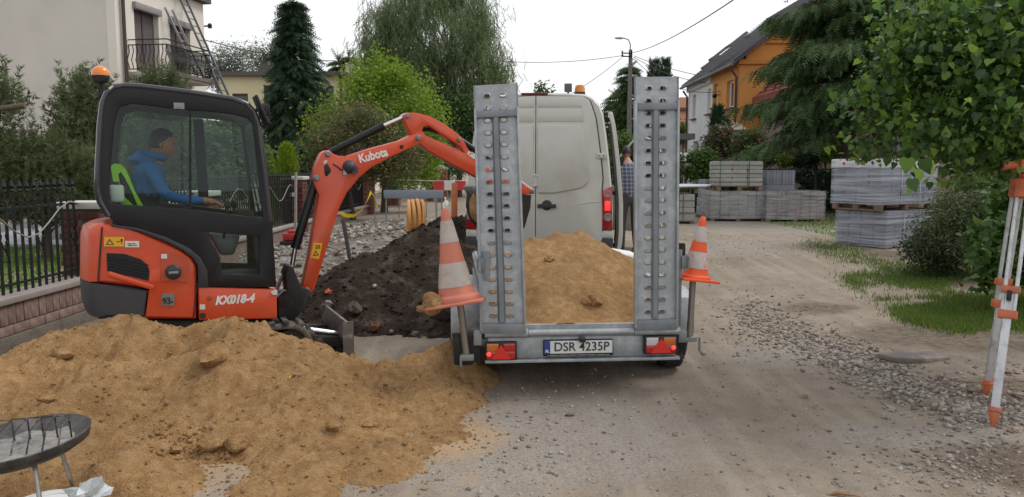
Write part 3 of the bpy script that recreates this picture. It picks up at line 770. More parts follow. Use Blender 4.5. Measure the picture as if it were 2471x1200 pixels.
bar_b = MB(); bar_b.box((0, 0, .5), (.022, .022, 1.0)); bar_b.lathe([(.011, 1.0), (.02, 1.015), (.013, 1.03), (.026, 1.06), (.018, 1.085), (.0, 1.14)], 6)
bar_b.lathe([(.016, .9), (.02, .91), (.016, .92)], 6)
bar_me = bar_b.mesh('bar', smooth=30); bar_me.materials.append(M_IRON)
bar_s = MB(); bar_s.box((0, 0, .43), (.022, .022, .86)); bars_me = bar_s.mesh('bar'); bars_me.materials.append(M_IRON)
scr = MB()
for s in (-1, 1):
    scr.tube([(0, s * .035, .36), (0, s * .05, .42), (0, s * .012, .5), (0, s * .05, .58), (0, s * .03, .64)], .009, 6)
    for t in (-1, 1):
        scr.ball((0, s * .045, .5 + t * .06), .02, 1)
scr_me = scr.mesh('scroll'); scr_me.materials.append(M_IRON)
def fence_span(y0, y1, label, scrolls=True):
    f = thing('iron_fence', label, 'fence', (fx, (y0 + y1) / 2, zt + .06), 0, 'spans of black iron fence on the plinth wall')
    h = (y1 - y0) / 2; n = int((y1 - y0) / .118)
    for z in (.09, .84):
        b = MB(); b.box((0, 0, z), (.03, 2 * h, .025)); b.build('rail', M_IRON, f)
    for i in range(n + 1):
        y = -h + .05 + (2 * h - .1) * i / n
        link('bar', bar_me, None, f, (0, y, rng.uniform(-.004, .004)))
        if scrolls and i % 5 == 2: link('scroll', scr_me, None, f, (.0, y + .059, -.05))
    b = MB(); k = 24
    for s in (0,):                                              # pale cable strung in loops along the bars
        b.tube([(.03, -h + 2 * h * t / k, .70 + .17 * cos(2 * pi * (t / k * max(1, round(2 * h / 1.55))) + .6)) for t in range(k + 1)], .008, 6)
    b.build('arched_rod', mat('pale_cable', '#8b8884', .6, var=.1), f)
    return f
fence_span(4.2, 8.75, 'nearest span of black iron fence left of the excavator, with lawn behind')
fence_span(9.3, 11.95, 'short span of black iron fence behind the excavator cab')
fence_span(12.45, 17.35, 'span of black iron fence seen through the windscreen of the excavator')
fence_span(17.85, 25.7, 'far span of black iron fence behind the digger arm', False)

def pillar(x, y, w, h, label, mb, capcol, bricks=True, peak=False):
    z0 = hg(x, y); p = thing('brick_pillar', label, 'pillar', (x, y, z0), 0, 'brick pillars of the garden fences')
    b = MB(); b.box((0, 0, (h - .08) / 2), (w - .03, w - .03, h - .08)); b.build('core', M_MORTAR, p)
    nc = int((h - .08) / .077)
    bb = MB(); bw = (w - .012) / 2
    bb.box((0, 0, 0), (bw - .012, .1, .065)); me = bb.mesh('brick', bevel=.004); me.materials.append(mb)
    for c in range(nc):
        z = .04 + .077 * c
        for fc in range(4):
            if fc == 2 : continue                               # the back is never seen from the street
            for s in (-1, 1):
                off = (bw / 2) * s + (.0 if c % 2 else .03 * s)
                a = fc * pi / 2
                lx, ly = off, -(w / 2 - .05)
                o = link('brick', me, None, p, (lx * cos(a) - ly * sin(a), lx * sin(a) + ly * cos(a), z + rng.uniform(-.002, .002)), (0, 0, a))
    b = MB(); b.box((0, 0, h - .04), (w + .08, w + .08, .08))
    if peak: b.box((0, 0, h + .06), (w + .04, w + .04, .12), taper=.25)
    b.build('cap', capcol, p, bevel=.01)
    return p
M_CAP = mat('white_cap', '#b8b5b0', .8, var=.1, vs=4)
pillar(fx, 9.02, .44, 1.36, 'dark brick gate pillar with pale cap left of the cab', M_DARKBRICK, M_CAP)
pillar(fx, 12.2, .44, 1.3, 'dark brick pillar with pale cap seen through the cab window', M_DARKBRICK, M_CAP)
p3_ = pillar(fx, 17.6, .46, 1.36, 'brick pillar with pale cap and house plate between cab and boom', M_DARKBRICK, M_CAP)
b = MB(); b.box((.02, -.262, .95), (.13, .012, .09)); b.build('house_plate', mat('enamel_plate', '#c9c9c6', .4), p3_)
pillar(fx + .05, 26, .5, 1.5, 'tall weathered brick pillar under the digger boom', M_PALEBRICK, mat('grey_cap', '#8d8a86', .9), True, True)
pA = P(950, 420, 32); pillar(pA.x, 32, .5, 1.5, 'weathered brick pillar behind the grey barrier board', M_PALEBRICK, MATS['grey_cap'], True, False)
pB = P(1036, 420, 36); pillar(pB.x, 36, .34, 1.5, 'narrow brick pillar, left one of a close pair behind the red and white barrier', M_PALEBRICK, MATS['grey_cap'])
pC = P(1052, 420, 35); pillar(pC.x + .25, 35, .5, 1.55, 'brick pillar with pointed cap, right one of a close pair behind the barrier', M_PALEBRICK, MATS['grey_cap'], True, True)

# driveway of grey paving blocks and a concrete kerb wall beyond the lawn
pv = MB(); pv.box((0, 0, 0), (.29, .29, .06)); pv_me = pv.mesh('paver', bevel=.012); pv_me.materials.append(mat('grey_paver', '#8a8b8f', .9, var=.15, rand=.15))
b = MB(); b.box((-11.6, 20.6, .12), (4.6, 11.6, .2)); path = b.build('paved_path', mat('joint_sand', '#5c5a58', .95)); path['kind'] = 'structure'
for i in range(12):
    for j in range(22):
        link('paver', pv_me, None, path, (-11.9 + .305 * i + .15 * (j % 2), 15.2 + .305 * j, .222 + rng.uniform(-.002, .002)))
kw = MB(); kw.box((-8.3, 16.2, .3), (3.2, .14, .6)); o = kw.build('kerb_wall', mat('kerb_concrete', '#9b9792', .9, var=.15, bump=.3), None, bevel=.01); tag(o, 'low pale concrete wall at the back of the lawn', 'wall')

# =================================================================== big pale house on the left
def stucco(name, c, **k): return mat(name, c, .92, var=.05, vs=.6, bump=.25, bs=60, **k)
M_LH = stucco('pale_render', '#c9c3ba', col2='#bcb6ad', c2s=.35, c2t=(.45, .7))
M_LH2 = stucco('lit_side_render', '#d9d1c6')  # same render in a lighter tone: brighter light on the street side painted in
M_SHUT = mat('roller_shutter', '#5f5556', .6, var=.06, vs=2)
M_BROWN = mat('brown_metal', '#4a3732', .5, .2)
o_ = P(297, 405, 24)
LH = Fr((o_.x, o_.y, .2), R(82))
lh = thing('rendered_house', 'big pale rendered house with shuttered balcony doors at upper left', 'house', (o_.x, o_.y, .2), R(82))
def q(px, py, y=0.0): x, z = LH.at(px, py, y); return x, z
xf_, zf_ = q(490, 20); zr = 8.9; D = 10.5
ztop = zf_ + .15
doors = []
for (xa, xb, yt, yb) in ((322, 388, 14, 178), (409, 463, 52, 190)):
    (x0, z0), (x1, z1) = q(xa, yt), q(xb, yb)
    za = q(xa, yb)[1]
    doors.append((x0, x1, 4.62, z0))
hol = [[(a, c), (b_, c), (b_, d), (a, d)] for a, b_, c, d in doors]
b = MB(); b.prism([(0, -.2), (xf_, -.2), (xf_, ztop), (0, ztop)], 0, .3, hol); b.build('street_wall', M_LH2, lh)
b = MB(); b.box((.15, D / 2 + .3, ztop / 2 - .1), (.3, D - .01, ztop + .2)); b.build('side_wall', M_LH, lh)
b = MB(); b.box((xf_ - .15, D / 2 + .3, ztop / 2 - .1), (.3, D - .01, ztop + .2)); b.box((xf_ / 2 , D + .15, ztop / 2 - .1), (xf_ - .62, .3, ztop + .2)); b.build('back_wall', M_LH, lh)
b = MB(); b.box((xf_ / 2, D / 2 + .1, ztop + .09), (xf_ + .3, D + .7, .16)); b.build('roof', mat('roof_edge', '#55504c', .8), lh)
for a, b_, c, d in doors:
    w = b_ - a; s = MB(); s.box(((a + b_) / 2, .2, (c + d) / 2), (w, .03, d - c))
    sh = s.build('roller_shutter', M_SHUT, lh)
    for k in range(22):
        t = MB() if k == 0 else t
        t.box(((a + b_) / 2, .183, c + (d - c) * (k + .5) / 22), (w - .06, .012, (d - c) / 22 - .012))
    t.build('shutter_slats', M_SHUT, sh)['kind'] = 'stuff'
    t2 = MB(); t2.box(((a + b_) / 2, .17, (c + d) / 2), (.05, .03, d - c)); t2.build('guide', M_BROWN, sh)
    s = MB(); s.box(((a + b_) / 2, -.02, d + .02), (w + .12, .2, .22)); s.build('shutter_box', mat('shutter_box', '#8a8484', .5), lh, bevel=.03)
xp = q(291, 100)[0] + .35
b = MB(); b.cyl((.28, -.09, .1), (.28, -.09, ztop - .05), .055, 10); b.build('downpipe', M_BROWN, lh)
# balcony
bz, bd = 4.55, 1.35; bx0, bx1 = .5, LH.at(512, 190, -bd)[0]
b = MB(); b.box(((bx0 + bx1) / 2, -bd / 2, bz - .1), (bx1 - bx0, bd, .2)); sl = b.build('balcony_slab', mat('balcony_concrete', '#b3ada2', .9, var=.12, vs=2), lh, bevel=.01)
b = MB(); b.box(((bx0 + bx1) / 2, -bd - .03, bz - .06), (bx1 - bx0 + .1, .06, .12)); b.build('slab_edge', mat('slab_tile', '#6b625c', .8), sl)
b = MB(); b.box(((bx0 + bx1) / 2, -.65, bz - .34), (bx1 - bx0 - .6, .2, .26)); b.build('beam', M_LH2, sl)
rl = []
def rail_line(p0, p1, nb, bal):
    p0, p1 = Vector(p0), Vector(p1)
    for z in (.08, .82, .98):
        m_ = MB(); m_.bar(p0 + Vector((0, 0, z)), p1 + Vector((0, 0, z)), .04, .03); m_.build('balcony_rail', M_IRON, sl)
    for i in range(nb + 1):
        c = p0.lerp(p1, i / nb); link('baluster', bal, None, sl, c, (0, 0, atan2((p1 - p0).y, (p1 - p0).x)))
bl = MB(); bl.tube([(0, 0, .08), (.0, -.03, .2), (.0, -.09, .34), (0, -.03, .5), (0, .03, .62), (0, 0, .82)], .014, 6); bl_me = bl.mesh('baluster'); bl_me.materials.append(M_IRON)
rail_line((bx0 + .05, -bd + .05, bz), (bx1 - .05, -bd + .05, bz), 36, bl_me); rail_line((bx1 - .05, -.02, bz), (bx1 - .05, -bd + .05, bz), 9, bl_me)
rail_line((bx0 + .05, -.02, bz), (bx0 + .05, -bd + .05, bz), 9, bl_me)
b = MB()
for x in (bx1 - .4, bx1 - 2.6): b.box((x, -bd + .25, bz / 2 - .3), (.34, .3, bz - .22))
b.build('balcony_column', M_LH2, lh)
b = MB(); b.tube([(xf_ - .02, .2, ztop - .8), (xf_ + .25, -.1, ztop - .75)], .03, 8); b.lathe([(.07, -.08), (.08, .05), (.03, .1)], 10, (xf_ + .25, -.1, ztop - .75)); b.build('wall_lamp', M_IRON, lh)

def ladder(label, b0, t0, w, n, m, rail=.05):
    """rails from b0 to t0 (world), rungs between; width along the facade"""
    b0, t0 = Vector(b0), Vector(t0)
    root = thing('ladder', label, 'ladder', b0, 0, 'aluminium ladders leaning on the house')
    d = t0 - b0; side = Vector((cos(R(82)), sin(R(82)), 0))
    for s in (0, 1):
        m_ = MB(); m_.bar(side * w * s, d + side * w * s, rail, rail * .6, up=side); m_.build('rail', m, root)
    r = MB(); r.cyl(Vector(), side * w, .018, 8); me = r.mesh('rung'); me.materials.append(m)
    for i in range(1, n): link('rung', me, None, root, d * (i / n))
    return root
M_ALU = mat('aluminium', '#a9abad', .4, .85, var=.1, vs=20)
M_OLDALU = mat('weathered_aluminium', '#77797c', .5, .6, var=.15, vs=20)
def lw(px, py, y): x, z = LH.at(px, py, y); v = Matrix.Rotation(R(82), 3, 'Z') @ Vector((x, y, z)); return v + Vector((o_.x, o_.y, .2))
t_ = lw(398, 18, -.12); e_ = lw(441, 110, -.5); dd = (e_ - t_); k_ = (t_.z - (bz + .22)) / max(.1, (t_.z - e_.z)); e_ = t_ + dd * k_
ladder('short pale aluminium ladder standing on the balcony against the wall', e_, t_, .42, 9, M_ALU, .07)
t_ = lw(432, -8, -.12); e_ = lw(536, 228, -1.75); dd = (e_ - t_); k_ = (t_.z - .2) / (t_.z - e_.z); e_ = t_ + dd * k_
ladder('long dark weathered ladder reaching past the balcony up to the roof edge', e_, t_, .45, 30, M_OLDALU, .07)

# =================================================================== cream house further back
def house_box(name, label, x0, x1, Y, D, zt, m, wins=(), roofm=None, over=.2, z0=.2, rf=.25):
    h = thing(name, label, 'house', ((x0 + x1) / 2, Y, z0)); cx = (x0 + x1) / 2
    hol = [[(a - cx, c), (b_ - cx, c), (b_ - cx, d), (a - cx, d)] for a, b_, c, d in wins]
    b = MB(); b.prism([(x0 - cx, -.3), (x1 - cx, -.3), (x1 - cx, zt), (x0 - cx, zt)], 0, .3, hol); b.build('front_wall', m, h)
    b = MB()
    for x in (x0 - cx + .15, x1 - cx - .15): b.box((x, D / 2 + .3, zt / 2 - .15), (.3, D - .02, zt + .3))
    b.box((0, D + .12, zt / 2 - .15), (x1 - x0 - .62, .25, zt + .3)); b.build('side_walls' if False else 'rear_wall', m, h)
    for a, b_, c, d in wins:
        w = MB(); w.prism([(a - cx, c), (b_ - cx, c), (b_ - cx, d), (a - cx, d)], .12, .18, [[(a - cx + .09, c + .09), (b_ - cx - .09, c + .09), (b_ - cx - .09, d - .09), (a - cx + .09, d - .09)]])
        f = w.build('window', mat('dark_frame', '#4b423d', .6), h)
        w = MB(); w.box(((a + b_) / 2 - cx, .2, (c + d) / 2), (b_ - a, .02, d - c)); w.build('pane', mat('far_pane', (.1, .115, .12), .1, var=.1), f)
        w = MB(); w.box(((a + b_) / 2 - cx, -.04, c - .04), (b_ - a + .2, .16, .06)); w.build('sill', mat('sill_stone', '#8f8a80', .8), f)
    if roofm:
        b = MB(); b.box((0, D / 2, zt + rf / 2), (x1 - x0 + 2 * over, D + 2 * over + .3, rf)); b.build('roof', roofm, h)
    return h
M_CREAM = stucco('cream_wall', '#d3c8a4')
def xz(px, py, Y): p = P(px, py, Y); return p.x, p.z - .2
YC = 46
wn_ = [(xz(629, 0, YC)[0], xz(655, 0, YC)[0], xz(0, 248, YC)[1], xz(0, 206, YC)[1]), (xz(552, 0, YC)[0], xz(590, 0, YC)[0], xz(0, 248, YC)[1], xz(0, 226, YC)[1]),
       (xz(780, 0, YC)[0], xz(800, 0, YC)[0], xz(0, 245, YC)[1], xz(0, 208, YC)[1]), (xz(632, 0, YC)[0], xz(660, 0, YC)[0], xz(0, 345, YC)[1], xz(0, 300, YC)[1])]
ch = house_box('cream_house', 'cream two storey house with flat roof behind the tall spruce', xz(520, 0, YC)[0], xz(822, 0, YC)[0], YC, 9, xz(0, 185, YC)[1], M_CREAM, wn_, mat('flat_roof', '#5a5552', .9), .3)
cxh = (xz(520, 0, YC)[0] + xz(822, 0, YC)[0]) / 2; zc_ = xz(0, 185, YC)[1]
b = MB(); b.prism([(xz(822, 0, YC)[0] - cxh, -.3), (xz(850, 0, YC)[0] - cxh, -.3), (xz(850, 0, YC)[0] - cxh, zc_ - .2), (xz(835, 0, YC)[0] - cxh, zc_ + .9), (xz(822, 0, YC)[0] - cxh, zc_ + .9)], .8, 8); b.build('stair_wing', stucco('white_wing', '#d8d2c4'), ch)
b = MB(); b.cyl((xz(818, 0, YC)[0] - cxh, -.1, 0), (xz(818, 0, YC)[0] - cxh, -.1, zc_), .07, 8); b.build('downpipe', M_BROWN, ch)
b = MB(); b.prism([(xz(600, 0, YC)[0] - cxh, zc_ + .25), (xz(640, 0, YC)[0] - cxh, zc_ + .25), (xz(625, 0, YC)[0] - cxh, zc_ + 1.1), (xz(612, 0, YC)[0] - cxh, zc_ + 1.1)], 1, 6); b.build('roof_hatch', MATS['flat_roof'], ch)

# =================================================================== white and orange semi on the right
pn = P(1785, 143, 36); XW = pn.x; ze = pn.z; Yn = 36.0; Yf = XW * CAM_F / (1655 - 1235.5)
def yz(px, py):
    d = ray(px, py); t = XW / d.x; return (d.y * t, CAM_H + d.z * t)
M_WHITE = stucco('grey_white_render', '#d3d4d6', col2='#b9bbbe', c2s=.8, c2t=(.55, .8))
M_ORANGE = stucco('orange_render', '#c98c4a')
M_TILE = mat('dark_roof_tile', '#55535a', .7, var=.12, vs=3, bump=.9, bs=6, sx=(2.2, .35, .35), bdist=.1)
hw = thing('terraced_house', 'two tone house, white left half and orange right half, dark tiled roof', 'house', (XW, (Yn + Yf) / 2, .2))
oy = (Yn + Yf) / 2
Ys = yz(1717, 300)[0]
def facade(name, ya, yb, m, wins):
    hs = []
    for (pa, pb, pt, pbm) in wins:
        y0, z1 = yz(pa, pt); y1 = yz(pb, pt)[0]; z0 = yz((pa + pb) / 2, pbm)[1]
        hs.append((min(y0, y1), max(y0, y1), z0, z1))
    b = MB(); b.prism([(ya - oy, -.5), (yb - oy, -.5), (yb - oy, ze - .2), (ya - oy, ze - .2)], 0, .3, [[(a - oy, c - .2), (b_ - oy, c - .2), (b_ - oy, d - .2), (a - oy, d - .2)] for a, b_, c, d in hs], 'yz')
    b.build(name, m, hw)
    for a, b_, c, d in hs:
        f = MB(); f.prism([(a - oy, c - .2), (b_ - oy, c - .2), (b_ - oy, d - .2), (a - oy, d - .2)], .16, .22, [[(a - oy + .12, c - .1), (b_ - oy - .12, c - .1), (b_ - oy - .12, d - .3), (a - oy + .12, d - .3)]], 'yz')
        fo = f.build('window', mat('white_frame', '#d9dadb', .5), hw)
        f = MB(); f.box((.25, (a + b_) / 2 - oy, (c + d) / 2 - .2), (.02, b_ - a, d - c)); f.build('pane', MATS['far_pane'], fo)
        f = MB(); f.box((-.05, (a + b_) / 2 - oy, c - .25), (.2, b_ - a + .3, .07)); f.build('sill', mat('dark_sill', '#5a4b40', .7), fo)
facade('white_wall', Ys + .002, Yf, M_WHITE, ((1672, 1680, 231, 286), (1708, 1716, 216, 274), (1673, 1685, 342, 380)))
facade('orange_wall', Yn, Ys, M_ORANGE, ((1723, 1732, 205, 258), (1754, 1771, 198, 260)))
Wd = 9.4; zr_ = ze + 3.7; sl_ = 3.7 / (Wd / 2)
g = MB(); g.prism([(0.302, -.5), (Wd, -.5), (Wd, ze - .2), (Wd / 2, zr_ - .2 - .15), (.302, ze - .2 + .3), (.302, ze - .2)], Yn - oy, Yn - oy + .3, [[(1.6, 2.6), (2.6, 2.6), (2.6, 4.1), (1.6, 4.1)]]); g.build('gable_wall', M_ORANGE, hw)
g = MB(); g.prism([(0.302, -.5), (Wd, -.5), (Wd, ze - .2), (Wd / 2, zr_ - .35), (0.302, ze - .2)], Yf - oy - .3, Yf - oy); g.build('far_gable', M_WHITE, hw)
g = MB(); g.box((Wd / 2 - .02, Yn - oy - .05, ze - .35), (Wd + .1, .12, .16)); g.box((-.05, (Ys + Yn) / 2 - oy, ze - .42), (.12, Ys - Yn, .2)); g.prism([(1.2, ze + .5), (Wd - 1.2, ze + .5), (Wd / 2, zr_ - 1.3)], Yn - oy - .1, Yn - oy + .01, [[(1.7, ze + .68), (Wd - 1.7, ze + .68), (Wd / 2, zr_ - 1.6)]]); g.build('cornice', mat('orange_trim', '#bb7f42', .9), hw)
g = MB(); g.box((-.06, (Ys + Yf) / 2 - oy, ze - .5), (.14, Yf - Ys, .5)); g.build('white_cornice', mat('white_trim', '#c3c5c8', .9), hw)
ov = .35
for s in (0, 1):
    x0, x1 = (-ov, Wd / 2) if s == 0 else (Wd + ov, Wd / 2)
    zA, zB = ze - .2 - ov * sl_, zr_ - .2
    g = MB(); g.prism([(x0, zA), (x1, zB), (x1, zB + .16), (x0, zA + .16)], Yn - oy - .35, Yf - oy + .35); rf_ = g.build('roof_slope', M_TILE, hw)
    g = MB()
    for k in range(34):                                          # tile courses stand proud one over the other
        t0, t1 = k / 34, (k + 1) / 34
        xa, xb = x0 + (x1 - x0) * t0, x0 + (x1 - x0) * t1; za, zb_ = zA + (zB - zA) * t0, zA + (zB - zA) * t1
        g.prism([(xa, za + .165), (xb, zb_ + .165), (xb, zb_ + .175), (xa, za + .215)], Yn - oy - .36, Yf - oy + .36)
    g.build('tile_courses', M_TILE, rf_)['kind'] = 'stuff'
    if s == 0:
        for (px, py) in ((1738, 140), (1783, 108), (1832, 83), (1718, 160)):
            # where the sight line meets the slope
            d = ray(px, py); best = None
            for t in np.arange(20, 70, .05):
                p = CAM + d * t; lx = p.x - XW
                if lx > -ov and p.z > ze + lx * sl_: best = p; break
            if best is None: continue
            lx = best.x - XW; a = math.atan(sl_)
            w = MB(); w.box((0, 0, 0), (.95, .7, .12)); M_ = Matrix.Rotation(-a, 3, 'Y'); w.v = [tuple(M_ @ Vector(v)) for v in w.v]
            sk = w.build('skylight', mat('skylight_frame', '#6e6c70', .5), hw, (lx - .1, best.y - oy, best.z - .2 + .2))
            w = MB(); w.box((0, 0, .066), (.75, .5, .012)); w.v = [tuple(M_ @ Vector(v)) for v in w.v]; w.build('pane', mat('sky_pane', '#b9c2cc', .08, var=.02, spec=1), sk)
g = MB(); g.tube([(-ov - .05, Yn - oy - .3, ze - .2 - ov * sl_ + .02), (-ov - .05, Yf - oy + .3, ze - .2 - ov * sl_ + .02)], .08, 8); g.build('gutter', mat('zinc', '#6d6f73', .5, .6), hw)
for (yy, nm) in ((Yn + .1, 'downpipe'), (Yf - .1, 'downpipe')):
    g = MB(); g.tube([(-ov, yy - oy, ze - .65), (-.1, yy - oy, ze - 1.0), (-.1, yy - oy, -.2)], .06, 8); g.build(nm, M_BROWN, hw)
g = MB(); p_ = yz(1738, 230); g.tube([(0, p_[0] - oy, p_[1] - .2), (-.25, p_[0] - oy, p_[1] - .15)], .02, 6); g.lathe([(.02, .1), (.14, 0), (.1, -.1), (0, -.14)], 12, (-.28, p_[0] - oy, p_[1] - .22)); g.build('wall_lamp', M_IRON, hw)

# peach block far behind, garage beside the white house
pp = P(1628, 0, 64); p2_ = P(1700, 0, 64)
hb = house_box('peach_house', 'small peach coloured house just left of the white house', pp.x, p2_.x, 64, 6, P(0, 268, 64).z - .2, stucco('peach_render', '#d0987a'), (), mat('brown_roof', '#5d4a42', .9), .15)
b = MB(); b.box((.4, 3, P(0, 248, 64).z - .3), (1.4, 3.5, 1.3)); b.build('upper_storey', MATS['peach_render'], hb)
gx0, gx1 = P(1620, 0, 42).x, P(1664, 0, 42).x - .1
gz = P(0, 338, 42).z - .2
ga = thing('garage', 'dark brown garage with grey flat roof beside the white house', 'garage', ((gx0 + gx1) / 2, 42, .2))
b = MB(); b.box((0, 1.6, gz / 2), (gx1 - gx0, 3, gz)); b.build('wall', mat('garage_wall', '#6d6a6c', .9), ga)
b = MB(); b.box((0, 0, gz + .12), (gx1 - gx0 + .3, 3.6, .3)); b.build('roof', mat('garage_roof', '#6a6d73', .7), ga)
b = MB(); b.box((0, .06, (gz - .8) / 2), (gx1 - gx0 - .25, .05, gz - .8)); b.build('door', mat('garage_door', '#382b27', .7), ga)
b = MB(); b.box((0, .05, gz - .45), (gx1 - gx0 - .2, .08, .4)); b.build('fascia', mat('garage_fascia', '#b7bfc8', .6), ga)

# pebbledash house behind the right-hand spruce, its long wall along the street
X2, Yh0, Yh1 = 11.4, 21.5, 35.4
def yz2(px, py):
    d = ray(px, py); t = X2 / d.x; return (d.y * t, CAM_H + d.z * t)
M_STONEW = mat('pebbledash', '#86796d', .95, var=.22, vs=3, bump=.9, bs=35, col2='#9c8d7e', c2s=9, bdist=.05)
ym = (Yh0 + Yh1) / 2; sze = yz2(1824, 234)[1] - .2
sh = thing('pebbledash_house', 'grey brown pebbledash house with red tiled roof behind the spruce', 'house', (X2, ym, .2))
hs2 = []
for pa, pb_, pt_, pbm in ((1872, 1884, 222, 244), (1938, 1972, 318, 392), (2090, 2112, 318, 366), (2158, 2180, 318, 366), (1980, 1996, 215, 250)):
    y0 = yz2(pb_, pt_)[0]; y1 = yz2(pa, pt_)[0]; z1 = yz2((pa + pb_) / 2, pt_)[1] - .2; z0 = max(0.02, yz2((pa + pb_) / 2, pbm)[1] - .2); hs2.append((y0 - ym, y1 - ym, z0, z1))
b = MB(); b.prism([(Yh0 - ym, -.3), (Yh1 - ym, -.3), (Yh1 - ym, sze), (Yh0 - ym, sze)], 0, .3, [[(a, c), (b_, c), (b_, d), (a, d)] for a, b_, c, d in hs2], 'yz'); b.build('street_wall', M_STONEW, sh)
D2 = 8.6
for y in (Yh0 + .002, Yh1 - .302):
    b = MB(); b.prism([(.302, -.3), (D2, -.3), (D2, sze), (D2 / 2, sze + 3.5), (.302, sze + .2)], y - ym, y - ym + .3); b.build('gable_wall', M_STONEW, sh)
for a, b_, c, d in hs2:
    f = MB(); f.prism([(a, c), (b_, c), (b_, d), (a, d)], .1, .17, [[(a + .08, c + .08), (b_ - .08, c + .08), (b_ - .08, d - .08), (a + .08, d - .08)]], 'yz'); fo = f.build('window', MATS['white_frame'], sh)
    f = MB(); f.box((.2, (a + b_) / 2, (c + d) / 2), (.02, b_ - a, d - c)); f.build('pane', mat('lace_pane', '#9ea3a6', .2, var=.3, vs=9), fo)
b = MB(); b.box((-.04, 0, sze - .25), (.12, Yh1 - Yh0, .3)); b.build('cornice', mat('pale_cornice', '#a0968a', .9), sh)
M_RED = mat('red_roof_tile', '#7d4133', .85, var=.25, vs=4, bump=.8, bs=8, bdist=.08)
for s in (0, 1):
    x0, x1 = (-.45, D2 / 2) if s == 0 else (D2 + .45, D2 / 2); k = 3.5 / (D2 / 2)
    b = MB(); b.prism([(x0, sze - .45 * k), (x1, sze + 3.5), (x1, sze + 3.68), (x0, sze - .45 * k + .18)], Yh0 - ym - .3, Yh1 - ym + .1); rs = b.build('roof_slope', M_RED, sh)
    b = MB()
    for j in range(18):
        t0, t1 = j / 18, (j + 1) / 18; xa, xb = x0 + (x1 - x0) * t0, x0 + (x1 - x0) * t1; za, zb_ = sze - .45 * k + (3.5 + .45 * k) * t0, sze - .45 * k + (3.5 + .45 * k) * t1
        b.prism([(xa, za + .185), (xb, zb_ + .185), (xb, zb_ + .195), (xa, za + .25)], Yh0 - ym - .31, Yh1 - ym + .11)
    b.build('tile_courses', M_RED, rs)['kind'] = 'stuff'
yd = yz2(2022, 300)[0] - ym
b = MB(); b.cyl((-.12, yd, 0), (-.12, yd, sze), .06, 8); b.build('downpipe', MATS['zinc'], sh)

# =================================================================== street lamp and overhead wires
YL = 50
pb = P(1517, 405, YL); pt = P(1517, 120, YL)
sl = thing('street_lamp', 'tall concrete street lamp pole with curved arm beyond the van', 'street lamp', (pb.x, YL, .2))
hP = pt.z - .2
b = MB(); b.box((0, 0, hP / 2), (.34, .3, hP), taper=.6); b.build('pole', mat('pole_concrete', '#6f6b68', .9, var=.15, vs=3), sl, bevel=.02)
b = MB(); b.tube([(0, 0, hP - .3), (-.02, 0, hP + .35), (-.15, 0, hP + .62), (-.45, 0, hP + .72)], .04, 8); b.build('arm', mat('galvanised_pipe', '#8d9094', .5, .5), sl)
b = MB(); b.ball((-.72, 0, hP + .72), .3, 2, (1.1, .45, .28)); b.build('lamp_head', mat('lamp_head', '#b5b6b4', .4), sl)
b = MB()
for z in (.25, .45): b.box((-.25, -.18, hP - z), (.7, .06, .07)); b.cyl((-.55, -.18, hP - z), (-.55, -.18, hP - z + .15), .05, 8); b.cyl((.05, -.2, hP - z), (.05, -.2, hP - z + .15), .05, 8)
b.build('insulator_arm', M_IRON, sl)
M_WIRE = mat('black_cable', (.03, .03, .032), .6)
def wire(label, a, b_, sag, r=.018):
    a, b_ = Vector(a), Vector(b_); pts = [a.lerp(b_, t / 18) - Vector((0, 0, sag * 4 * (t / 18) * (1 - t / 18))) for t in range(19)]
    m_ = MB(); m_.tube(pts, r, 5); tag(m_.build('overhead_wire', M_WIRE, fix=False), label, 'wire', 'overhead wires')
wire('wire running from the lamp pole up over the street to the top edge', P(1528, 127, YL), P(1790, -14, 22), .25, .02)
wire('wire crossing left from the lamp pole to the birch', P(1505, 134, YL), P(1180, 146, 46), .25)
wire('wire dropping left from the lamp pole behind the van roof', P(1500, 140, YL), P(1380, 226, 48), .1)
wire('upper wire from the lamp pole to the orange house wall', P(1530, 135, YL), P(1868, 203, 35.6), .35)
wire('middle wire from the lamp pole to the white house wall', P(1530, 138, YL), P(1718, 202, 41), .3)
wire('lower wire from the lamp pole sagging to the wall lamp', P(1530, 142, YL), P(1738, 221, 39), .7)
wire('thin wire from the pale house across to the birch', P(495, 97, 29), P(900, 140, 45), .4)
# =================================================================== trees and shrubs
M_BARK = mat('dark_bark', '#4a4038', .95, var=.3, vs=6, bump=.8, bs=18, sx=(1, 1, .25))
M_BIRCHBARK = mat('birch_bark', '#8d8478', .9, var=.3, vs=5, col2='#3a342f', c2s=6, c2t=(.55, .6), sx=(1, 1, .5))
L_SPRUCE = leaf_mat('spruce_needles', [(.03, .056, .034), (.042, .08, .046), (.056, .1, .056), (.075, .125, .068)], .15, .6, .2)
L_SPRUCE2 = leaf_mat('green_spruce_needles', [(.036, .062, .026), (.055, .095, .035), (.075, .128, .045), (.105, .165, .06)], .2, .6, .2)
L_BIRCH = leaf_mat('birch_leaves', [(.09, .13, .055), (.125, .175, .075), (.16, .215, .1), (.21, .265, .14)], .48)
L_LIME = leaf_mat('lime_green_leaves', [(.1, .19, .02), (.15, .26, .025), (.2, .31, .035), (.25, .34, .05)], .4)
L_DARKG = leaf_mat('dark_green_leaves', [(.03, .06, .021), (.048, .09, .03), (.07, .125, .037), (.1, .16, .05)], .35)
L_MID = leaf_mat('mid_green_leaves', [(.045, .09, .02), (.07, .13, .03), (.1, .17, .04), (.13, .2, .05)], .35)
L_RED = leaf_mat('reddish_leaves', [(.065, .11, .03), (.1, .15, .045), (.14, .16, .06), (.22, .13, .09)], .35)
L_GREYG = leaf_mat('grey_green_leaves', [(.08, .1, .065), (.11, .13, .09), (.14, .16, .11), (.17, .18, .14)], .45)
